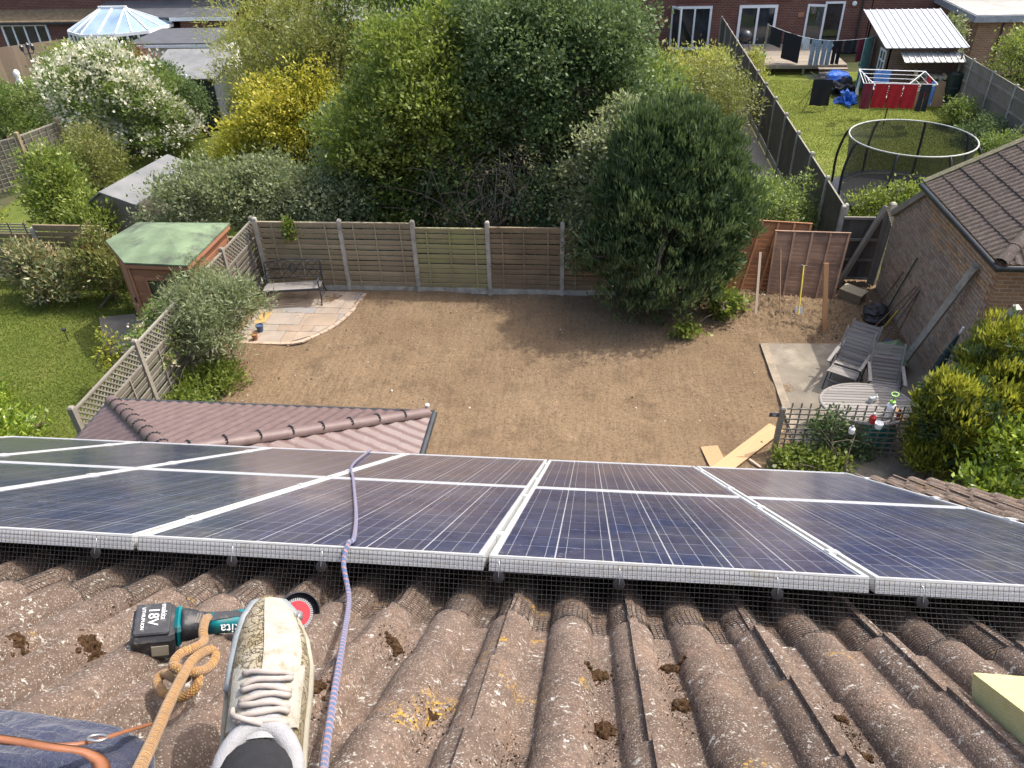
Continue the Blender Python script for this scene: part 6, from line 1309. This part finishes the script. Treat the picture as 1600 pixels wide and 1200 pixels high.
def limbs(base, blobs, C, r0, m, T, seed, n=14, name='trunk', stems=1):
    q = random.Random(seed); mb = MB(); mb.smooth = True; B0 = np.array(blobs, float); ctr = B0[:, :3].mean(0); base = Vector(base)
    for s in range(stems):
        b = base+Vector((q.uniform(-1, 1), q.uniform(-1, 1), 0))*(.12*(stems-1)); top = Vector(ctr)+Vector((q.uniform(-.3, .3), q.uniform(-.3, .3), q.uniform(-.1, .4)))*(1+.6*(stems > 1)); mid = b.lerp(top, .5)+Vector((q.uniform(-.2, .2), q.uniform(-.2, .2), 0))
        P = spline([b-Vector((0, 0, .05)), mid, top], 5); mb.tube(P, [r0*(1-.75*i/(len(P)-1)) for i in range(len(P))], 8)
        for k in range(max(3, n//stems)):
            st = P[q.randrange(max(1, len(P)//3), len(P))]; e = Vector(C[q.randrange(len(C))]); md = st.lerp(e, .5)+Vector((0, 0, .12*(e-st).length)); L_ = spline([st, md, e], 4); mb.tube(L_, [r0*.5*(1-.85*i/(len(L_)-1))+.003 for i in range(len(L_))], 6)
    return mb.build(name, m, T, smooth=True)
M_bark = plain('bark', (.11, .085, .06), .95, var=.35, scale=12, bump=.7, bdist=.02); M_barkg = plain('grey_bark', (.2, .17, .13), .95, var=.3, scale=12, bump=.6, bdist=.02)
def plant(name, label, cat, base, blobs, m, nc, lp_, ll, lw, cr, seed, r0=.06, bark=None, group=None, stems=1, flowers=None, nl=14, **kw):
    T = thing(name, label, cat, base, group); V, F, a, C = foliage(seed, blobs, nc, lp_, ll, lw, cr, **kw)
    limbs(base, blobs, C, r0, bark or M_bark, T, seed, nl, 'trunk' if cat == 'tree' else 'stems', stems); link('crown' if cat == 'tree' else 'foliage', fastmesh('crown', V, F, m, a), T)
    if flowers:
        fm, fn, fl, fs, fsh = flowers; V, F, a, _ = foliage(seed+500, blobs, fn, fl, fs, fs*.9, fs*1.0, up=.5, outw=1.0, shell=fsh, jit=.6); link('flowers', fastmesh('flowers', V, F, fm, a), T)['kind'] = 'stuff'
    return T
LM = leafmat
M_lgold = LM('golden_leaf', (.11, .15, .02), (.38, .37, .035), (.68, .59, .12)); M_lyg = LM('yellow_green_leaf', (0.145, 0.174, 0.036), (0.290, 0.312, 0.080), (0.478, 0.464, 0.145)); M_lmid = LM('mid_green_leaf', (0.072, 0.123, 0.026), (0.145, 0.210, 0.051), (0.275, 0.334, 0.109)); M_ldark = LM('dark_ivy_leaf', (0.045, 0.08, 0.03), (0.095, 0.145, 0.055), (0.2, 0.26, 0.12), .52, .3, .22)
M_lbright = LM('bright_green_leaf', (.07, .115, .018), (.16, .21, .036), (.3, .35, .09)); M_lpale = LM('pale_sage_leaf', (0.102, 0.131, 0.065), (0.189, 0.225, 0.116), (0.362, 0.392, 0.232)); M_lcon = LM('conifer_leaf', (.028, .058, .024), (.06, .1, .04), (.15, .2, .085), .6, .25, .3); M_lgc = LM('golden_conifer_leaf', (0.07, 0.1, 0.014), (0.19, 0.22, 0.03), (0.46, 0.45, 0.07), .55, .35, .3)
M_llaurel = LM('laurel_leaf', (0.072, 0.131, 0.012), (0.160, 0.239, 0.020), (0.348, 0.420, 0.072), .3, .25, .5); M_lrhod = LM('rhododendron_leaf', (0.072, 0.102, 0.036), (0.174, 0.203, 0.087), (0.435, 0.319, 0.174), .4, .2, .5); M_lolive = LM('olive_leaf', (0.072, 0.087, 0.022), (0.145, 0.160, 0.043), (0.290, 0.290, 0.102)); M_lpet = LM('cream_petal', (.55, .53, .4), (.68, .66, .55), (.75, .73, .66), .6, .3, .2); M_lrose = LM('rose_petal', (.6, .42, .25), (.7, .55, .4), (.75, .66, .52), .6, .3, .2); M_lred = LM('red_leaf', (0.145, 0.043, 0.022), (0.261, 0.087, 0.043), (0.377, 0.145, 0.072))
# --- trees behind the back fence
GT = 'trees and large shrubs behind the fence'
plant('willow_tree', 'tall feathery olive green tree above the golden shrub', 'tree', (-10.4, 27, 0), [(-11.2, 27.0, 3.4, 2.0, 2.0, 2.2), (-8.7, 27.0, 4.2, 2.2, 2, 2.4), (-10.9, 26.0, 2.2, 1.8, 1.6, 1.6)], M_lyg, 2600, 16, .15, .035, .2, 11, .16, group=GT, up=.1)
plant('golden_shrub', 'bright golden yellow leaved shrub left of the ivy covered tree', 'shrub', (-8.9, 22.3, 0), [(-9.6, 21.6, 2.0, 1.2, 1.0, 1.1), (-8.4, 21.7, 3.0, 1.2, 1.0, 1.2), (-10.8, 22.0, 1.3, .9, .9, .8), (-9.7, 22.3, 3.2, .8, .8, .7)], M_lgold, 1500, 16, .1, .055, .13, 12, .09, group=GT, stems=3, rough=.4)
plant('shrub', 'yellow green shrub behind the golden one', 'shrub', (-9.5, 24.5, 0), [(-9.9, 23.4, 3.0, 1.4, 1.0, 1.4), (-8.3, 23.2, 3.9, 1.2, 1.0, 1.2), (-8.4, 22.4, 1.2, 1.0, .8, 1.0)], M_lolive, 1300, 15, .12, .05, .18, 13, .09, group=GT, stems=2)
plant('bramble_shrub', 'wide sage green shrub spilling behind the orange shed', 'shrub', (-8.4, 18.2, 0), [(-9.8, 18.2, 1.6, 1.4, .9, 1.05), (-8.2, 18.2, 1.75, 1.3, .9, 1.05), (-6.8, 18.2, 1.6, 1.2, .9, 1.1), (-10.9, 18.0, 1.6, .9, .7, .75)], M_lpale, 1900, 18, .1, .055, .15, 14, .06, group=GT, stems=5)
plant('ivy_tree', 'bright green bushy tree left of centre behind the fence', 'tree', (-4.9, 19.4, 0), [(-5.3, 18.8, 3.3, 1.5, 1.2, 1.6), (-4.4, 19.2, 4.4, 1.5, 1.3, 1.6), (-6.0, 18.9, 1.7, 1.1, .9, 1.4), (-3.6, 18.7, 3.5, 1.1, 1.0, 1.4), (-4.9, 18.9, 1.6, 1.2, .9, 1.5)], M_lbright, 2600, 18, .12, .065, .17, 15, .16, group=GT)
plant('tall_tree', 'light green tree rising at the top centre of the photo', 'tree', (-5.2, 25, 0), [(-6.6, 25, 4.6, 2.0, 1.8, 2.4), (-4.0, 25.5, 5.0, 2.2, 1.8, 2.5), (-5.2, 25, 2.4, 1.8, 1.5, 1.6)], M_lmid, 2400, 16, .13, .065, .2, 16, .18, group=GT)
plant('dark_tree', 'large dark green ivy clad tree at the centre', 'tree', (-1.6, 20.2, 0), [(-2.0, 19.4, 4.6, 1.9, 1.5, 1.9), (-.3, 19.2, 4.0, 1.6, 1.3, 2.0), (-1.0, 19.9, 5.6, 1.7, 1.5, 1.4), (.5, 19.5, 2.6, 1.2, 1.0, 1.8), (-2.9, 19.9, 3.2, 1.1, 1.0, 1.3)], M_ldark, 4200, 20, .105, .065, .16, 17, .2, group=GT)
plant('mid_tree', 'grey green tree behind the dark ivy tree', 'tree', (.4, 25, 0), [(-.6, 25, 4.8, 2.0, 1.8, 2.3), (1.5, 24.4, 2.4, 1.5, 1.4, 1.5)], M_lmid, 1800, 15, .13, .07, .2, 18, .14, group=GT)
plant('ivy_shrub', 'ivy shrub with pale leaves hanging over the fence by the conifer', 'shrub', (-.1, 17.5, 0), [(-.1, 17.4, 2.2, .85, .7, 1.5), (-.2, 17.2, 1.2, .6, .6, 1.0), (.5, 17.6, 3.3, .9, .8, 1.0)], M_lpale, 1000, 16, .1, .06, .14, 19, .06, group=GT, stems=3)
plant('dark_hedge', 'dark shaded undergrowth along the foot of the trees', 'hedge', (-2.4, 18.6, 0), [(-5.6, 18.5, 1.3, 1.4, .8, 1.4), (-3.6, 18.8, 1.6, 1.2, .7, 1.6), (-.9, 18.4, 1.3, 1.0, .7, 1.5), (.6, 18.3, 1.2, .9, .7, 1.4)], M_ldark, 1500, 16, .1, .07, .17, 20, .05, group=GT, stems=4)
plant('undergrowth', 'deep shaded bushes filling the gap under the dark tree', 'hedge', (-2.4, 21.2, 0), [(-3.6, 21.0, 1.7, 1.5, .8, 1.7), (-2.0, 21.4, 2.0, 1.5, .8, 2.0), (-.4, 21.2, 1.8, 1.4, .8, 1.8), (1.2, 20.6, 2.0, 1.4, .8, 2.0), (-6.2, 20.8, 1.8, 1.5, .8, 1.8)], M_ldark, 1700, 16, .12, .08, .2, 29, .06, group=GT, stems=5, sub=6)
# dead twigs in the gap
T = thing('dead_branches', 'tangle of bare brown twigs in the dark gap between the trees', 'branches', (-2.6, 18.4, 1)); m = MB(); q = random.Random(9)
for k in range(150):
    a = Vector((q.uniform(-4.2, -1.2), q.uniform(18.0, 18.7), q.uniform(1.9, 3.3))); d = Vector((q.gauss(0, .5), q.gauss(-.2, .25), q.gauss(-.5, .5))); m.tube(spline([a, a+d*.5+Vector((0, 0, .06)), a+d*q.uniform(.7, 1.5)], 3), [.011, .010, .009, .008, .006, .004, .003], 5)
m.build('twigs', M_barkg, T)
# right hand thin shrubs by the path
plant('buddleia_shrub', 'loose light green shrub in front of the brick house', 'shrub', (3.2, 32, 0), [(2.3, 31.0, 1.4, 1.6, 1.2, 1.1), (4.2, 32.0, 1.3, 1.2, 1.2, 1.1), (1.0, 30.0, 1.6, 1.2, 1.0, 1.1)], M_lyg, 1300, 13, .14, .05, .24, 21, .06, group=GT, stems=5)
plant('forsythia_shrub', 'yellowish shrub above the dark conifer beside the path', 'shrub', (4.3, 26.5, 0), [(4.3, 26.5, 1.5, .8, 1.3, 1.3), (3.6, 28.5, 1.4, 1.0, 1.2, 1.1), (4.6, 30.5, 1.3, .7, 1.1, 1.1)], M_lolive, 1000, 14, .1, .045, .18, 22, .04, group=GT, stems=5)
plant('path_shrub', 'low green shrub between the conifer and the boundary fence', 'shrub', (5.1, 20.2, 0), [(5.0, 20.3, .9, .8, 1.0, .9), (4.2, 19.6, .9, .8, .8, .9)], M_lmid, 800, 15, .09, .04, .13, 23, .04, group=GT, stems=4)
# conifer
#CON
T = thing('conifer_tree', 'large dense dark green conifer standing on the soil', 'tree', (1.9, 16.0, 0)); cb = [(1.55, 15.95, 1.1, 1.35, 1.0, 1.2), (1.75, 16.1, 2.2, 1.5, 1.1, 1.3), (2.3, 16.2, 2.9, 1.05, .9, 1.0), (1.1, 16.3, 2.9, .95, .9, 1.0), (1.55, 16.4, 3.6, .95, .85, .95), (1.75, 16.6, 4.05, .6, .55, .65), (2.3, 16.4, 3.6, .65, .6, .8), (1.05, 16.5, 3.7, .7, .6, .8), (2.75, 16.1, 2.2, .6, .65, 1.1), (2.45, 16.0, 1.6, .8, .8, 1.0), (.75, 16.1, 1.8, .7, .7, .8)]
V, F, a, C = foliage(31, cb, 9500, 12, .15, .036, .06, up=1.25, outw=.5, shell=.72, jit=.6, fold=.1, rough=.5, low=-.97, sub=34); limbs((1.9, 16, 0), cb, C, .17, M_bark, T, 31, 24); link('crown', fastmesh('crown', V, F, M_lcon, a), T)
V, F, a, C = foliage(32, cb, 900, 10, .16, .05, .07, up=.6, outw=.8, shell=.45, jit=.9, fold=.1); link('inner_foliage', fastmesh('inner_foliage', V, F, M_lcon, a), T)
plant('ivy_patch', 'small leafy ivy patch at the right foot of the conifer', 'ivy', (3.05, 15.9, 0), [(3.05, 15.9, .3, .4, .4, .35), (2.2, 14.95, .15, .3, .15, .2)], M_lbright, 130, 14, .1, .08, .1, 33, .02, stems=2)
# --- neighbour's lawn shrubs, left
plant('laurel_hedge', 'glossy bright laurel bush at the lower left edge', 'shrub', (-11.2, 10.6, 0), [(-11.4, 10.0, .7, 1.1, .8, .8), (-12.4, 10.2, .8, 1.1, .8, .85), (-10.6, 9.6, .6, .7, .7, .7), (-11.5, 9.0, .8, 1.5, 1.0, .9)], M_llaurel, 1500, 12, .12, .05, .12, 41, .05, stems=5, up=.6, shell=.75)
plant('rhododendron', 'rosy budded rhododendron in front of the dark fence', 'shrub', (-13.7, 16.0, 0), [(-13.9, 16.1, .75, .7, .5, .65), (-13.2, 15.9, .6, .6, .5, .55)], M_lrhod, 420, 12, .13, .045, .1, 42, .04, stems=4, up=.5)
plant('photinia_shrub', 'bushy shrub with red tips left of the orange shed', 'shrub', (-11.9, 15.9, 0), [(-12.1, 16.0, .8, .65, .5, .75), (-11.5, 15.8, .65, .5, .5, .6), (-12.1, 16.2, 1.35, .4, .35, .45)], M_lolive, 620, 13, .09, .04, .1, 43, .04, stems=4, up=.5, flowers=(M_lred, 60, 5, .07, .9))
plant('bay_tree', 'rounded bright green tree behind the lawn fence', 'tree', (-14.4, 18.4, 0), [(-14.5, 18.4, 1.6, .8, .7, .95), (-14.35, 18.5, 2.35, .6, .55, .65), (-13.9, 18.2, 1.3, .75, .6, .75), (-13.1, 17.6, 1.2, .6, .5, .7)], M_lbright, 1000, 15, .11, .05, .14, 44, .09, up=.5)
plant('variegated_shrub', 'pale yellowish shrub at the left edge above the fence', 'shrub', (-17.0, 17.7, 0), [(-16.9, 17.5, 1.1, .6, .5, .6), (-17.6, 18.6, .8, .8, .8, .7)], M_lgc, 400, 14, .09, .05, .13, 45, .04, stems=3)
plant('flowering_shrub', 'large shrub covered in creamy white blossom', 'shrub', (-17.4, 27.5, 0), [(-18.2, 27.0, 1.9, 1.8, 1.4, 1.6), (-16.4, 27.0, 1.8, 1.6, 1.3, 1.5), (-17.7, 27.3, 2.9, 1.2, 1.1, .95), (-15.9, 26.8, 1.2, 1.3, 1.2, 1.2)], M_lmid, 1900, 15, .12, .06, .18, 46, .09, stems=6, flowers=(M_lpet, 1900, 6, .12, .9))
plant('dark_shrub', 'dark green shrub to the right of the white blossom', 'shrub', (-15.2, 29.3, 0), [(-15.5, 28.2, 1.3, .8, .8, 1.1), (-16.6, 28.6, 2.1, .8, .8, .7)], M_ldark, 800, 15, .1, .06, .16, 47, .06, stems=3)
plant('red_shrub', 'red brown leaved shrub beside the conservatory', 'shrub', (-19.2, 33.0, 0), [(-19.4, 32.2, 2.0, 1.1, .8, .6), (-20.4, 32.4, 1.9, .8, .7, .6)], M_lred, 500, 13, .1, .05, .16, 48, .05, stems=3)
plant('low_shrub', 'dull green shrub at the foot of the white blossom shrub', 'shrub', (-15.9, 22.6, 0), [(-16.1, 22.8, .9, 1.0, .9, .9), (-17.0, 24, 1.0, .9, .8, .9)], M_lolive, 600, 14, .1, .05, .15, 49, .04, stems=4)
plant('boundary_hedge', 'dense dark hedge at the upper left edge', 'hedge', (-24, 28.5, 0), [(-23.4, 28.0, 1.2, 1.6, 1.2, 1.3), (-25.4, 29.0, 1.4, 1.7, 1.2, 1.4), (-21.6, 29.0, 1.0, 1.2, 1.0, 1.1)], M_lmid, 1900, 15, .11, .06, .18, 50, .06, stems=5)
plant('yellow_shrub', 'small yellow flowering shrub by the lamp post', 'shrub', (-24.4, 35.4, 0), [(-24.5, 35.4, 1.2, .8, .7, 1.0)], M_lyg, 300, 12, .1, .05, .14, 51, .03, stems=3)
# sapling on lawn
plant('sapling', 'spindly yellow green sapling on the lawn beside the lattice fence', 'shrub', (-9.75, 12.3, 0), [(-9.8, 12.35, .75, .3, .3, .6), (-9.7, 12.3, .35, .25, .25, .3)], M_lgc, 60, 9, .1, .05, .09, 52, .015, stems=2, nl=10)
# --- planting along the lattice fence
plant('buddleia_tree', 'small grey green multi stemmed tree beside the lattice fence', 'tree', (-7.85, 13.15, 0), [(-8.1, 13.2, 1.4, .85, .7, .55), (-7.45, 13.5, 1.4, .65, .65, .5), (-8.4, 13.7, 1.6, .6, .6, .45), (-7.7, 12.9, 1.05, .6, .5, .4)], M_lpale, 1100, 14, .13, .026, .12, 53, .035, M_barkg, stems=4, up=.15, jit=1.1, nl=26)
plant('rose_bush', 'climbing rose with peach blooms on the lattice fence', 'shrub', (-8.75, 12.6, 0), [(-8.75, 12.4, 1.0, .4, .5, .55), (-8.8, 13.0, 1.3, .35, .4, .35)], M_lmid, 240, 13, .08, .05, .1, 54, .02, stems=3, flowers=(M_lrose, 22, 14, .06, .9))
plant('perennials', 'clump of lush green perennials at the foot of the small tree', 'plant', (-7.75, 12.4, 0), [(-7.7, 12.5, .2, .55, .5, .35), (-8.0, 11.9, .15, .4, .45, .3)], M_lbright, 240, 14, .1, .05, .1, 55, .012, stems=4, up=.7)
T = thing('strap_plant', 'arching strap leaved plant beside the extension roof', 'plant', (-7.95, 11.75, 0)); rg = random.Random(4); m = MB()
for k in range(110):
    a = rg.uniform(0, 6.28); L_ = rg.uniform(.3, .55); c = Vector((-7.95+rg.gauss(0, .16), 11.75+rg.gauss(0, .2), .02)); d = Vector((math.cos(a), math.sin(a), 0)); s = Vector((-d.y, d.x, 0))*.013; P = [c, c+d*L_*.35+Vector((0, 0, L_*.6)), c+d*L_*.75+Vector((0, 0, L_*.55)), c+d*L_+Vector((0, 0, L_*.25))]
    m.add([v for i, p_ in enumerate(P) for v in (p_-s*(1-.3*i), p_+s*(1-.3*i))], [(2*i, 2*i+1, 2*i+3, 2*i+2) for i in range(3)])
m.build('leaves', plain('strap_leaf', (.07, .12, .03), .5, var=.4, scale=12, bump=0), T, fix=False)
plant('creeper', 'bright creeper tuft on the back fence above the bench', 'climber', (-7.35, 16.7, 1.4), [(-7.35, 16.68, 1.6, .12, .06, .3)], M_lbright, 40, 8, .09, .06, .05, 56, .008)
# --- right: golden conifers, laurel, climber
for i, (lb, bl, sd, nc) in enumerate([('tall golden tipped conifer at the right edge by the garage wall', [(6.95, 11.3, 1.1, .75, .7, 1.1), (6.75, 11.4, 1.85, .5, .5, .8), (7.4, 11.0, 1.7, .7, .65, .95)], 61, 2600), ('lower rounded golden conifer beside the trellis', [(5.95, 10.75, .8, .52, .55, .85), (6.0, 10.8, 1.3, .45, .45, .7), (6.45, 10.5, .9, .6, .55, .9)], 62, 2400)]):
    T = thing('golden_conifer', lb, 'conifer', (bl[0][0], bl[0][1], 0)); V, F, a, C = foliage(sd, bl, nc, 11, .13, .03, .05, up=1.0, outw=.6, shell=.82, jit=.6, fold=.1, low=-.95)
    hgt = np.clip(a+.25*np.repeat((np.linalg.norm((C-np.array(bl[0][:3])), axis=1) > .8), 11)-.08, 0, 1); limbs((bl[0][0], bl[0][1], 0), bl, C, .06, M_bark, T, sd, 14, 'stems', 2); link('foliage', fastmesh('foliage', V, F, M_lgc, hgt), T); V, F, a, C = foliage(sd+9, bl, 500, 9, .12, .035, .06, up=.8, shell=.4); link('inner_foliage', fastmesh('inner_foliage', V, F, M_lcon, a), T)
plant('laurel_shrub', 'broad leaved green laurel at the right edge above the roof', 'shrub', (6.9, 9.6, 0), [(6.9, 9.5, .9, 1.0, .7, .95), (7.6, 9.6, 1.2, .9, .8, 1.1), (6.2, 9.3, .55, .6, .5, .6)], M_llaurel, 800, 11, .13, .05, .12, 63, .05, stems=4, up=.5, shell=.75)
plant('climber', 'dark leafy climber twining up the trellis', 'climber', (4.4, 11.02, 0), [(4.4, 11.07, .4, .5, .07, .42), (4.15, 11.05, .75, .2, .06, .28), (4.7, 11.0, .15, .5, .12, .2)], M_ldark, 170, 12, .08, .04, .08, 64, .015, stems=4)
plant('low_shrub', 'yellow green leafy shrub at the foot of the trellis', 'shrub', (3.8, 10.75, 0), [(3.7, 10.7, .12, .4, .25, .22), (4.25, 10.6, .1, .4, .25, .2)], M_lbright, 170, 12, .09, .055, .09, 65, .015, stems=4)
o = box('storage_tub', plain('turquoise_plastic', (.03, .3, .28), .5, bump=0), None, (5.25, 11.45, .25), (.5, .35, .4), .2); tag(o, 'turquoise plastic tub behind the trellis under the table', 'tub')
# --- far right garden plants
plant('trampoline_shrub', 'leafy shrub in front of the trampoline', 'shrub', (7.35, 19.6, 0), [(7.2, 19.6, .8, .7, .6, .8), (7.9, 19.6, 1.3, .5, .5, .6)], M_lbright, 420, 13, .1, .05, .12, 71, .03, stems=3)
for i, (x, y, r) in enumerate(((13.5, 30.6, .6), (13.4, 28.6, .75), (13.5, 26.4, .8))): plant('border_shrub', 'low shrub along the grey fence, %s of three' % ('farthest', 'middle', 'nearest')[i], 'shrub', (x, y, 0), [(x, y, .4, r, r*1.1, .55)], M_lmid if i != 1 else M_ldark, 300, 13, .09, .04, .12, 72+i, .02, stems=3)
plant('deck_shrub', 'pale green shrub at the near end of the deck by the fence', 'shrub', (6.7, 37.0, 0), [(6.75, 37.0, .6, .6, .8, .7)], M_lyg, 300, 12, .11, .055, .15, 75, .03, stems=3)
plant('corner_tree', 'leafy branch of a tree at the right edge by the flat roofed building', 'tree', (15.4, 31.5, 0), [(15.3, 31.5, 2.0, .9, .9, 1.0), (15.9, 30.5, 1.6, .9, .9, 1.0)], M_lbright, 420, 13, .11, .06, .16, 76, .06)
plant('ivy_column', 'shrub between the brick shed and the flat roofed building', 'shrub', (14.9, 37.2, 0), [(14.9, 37.2, 1.3, .6, .7, 1.2)], M_lpale, 300, 12, .11, .055, .15, 77, .03, stems=3)
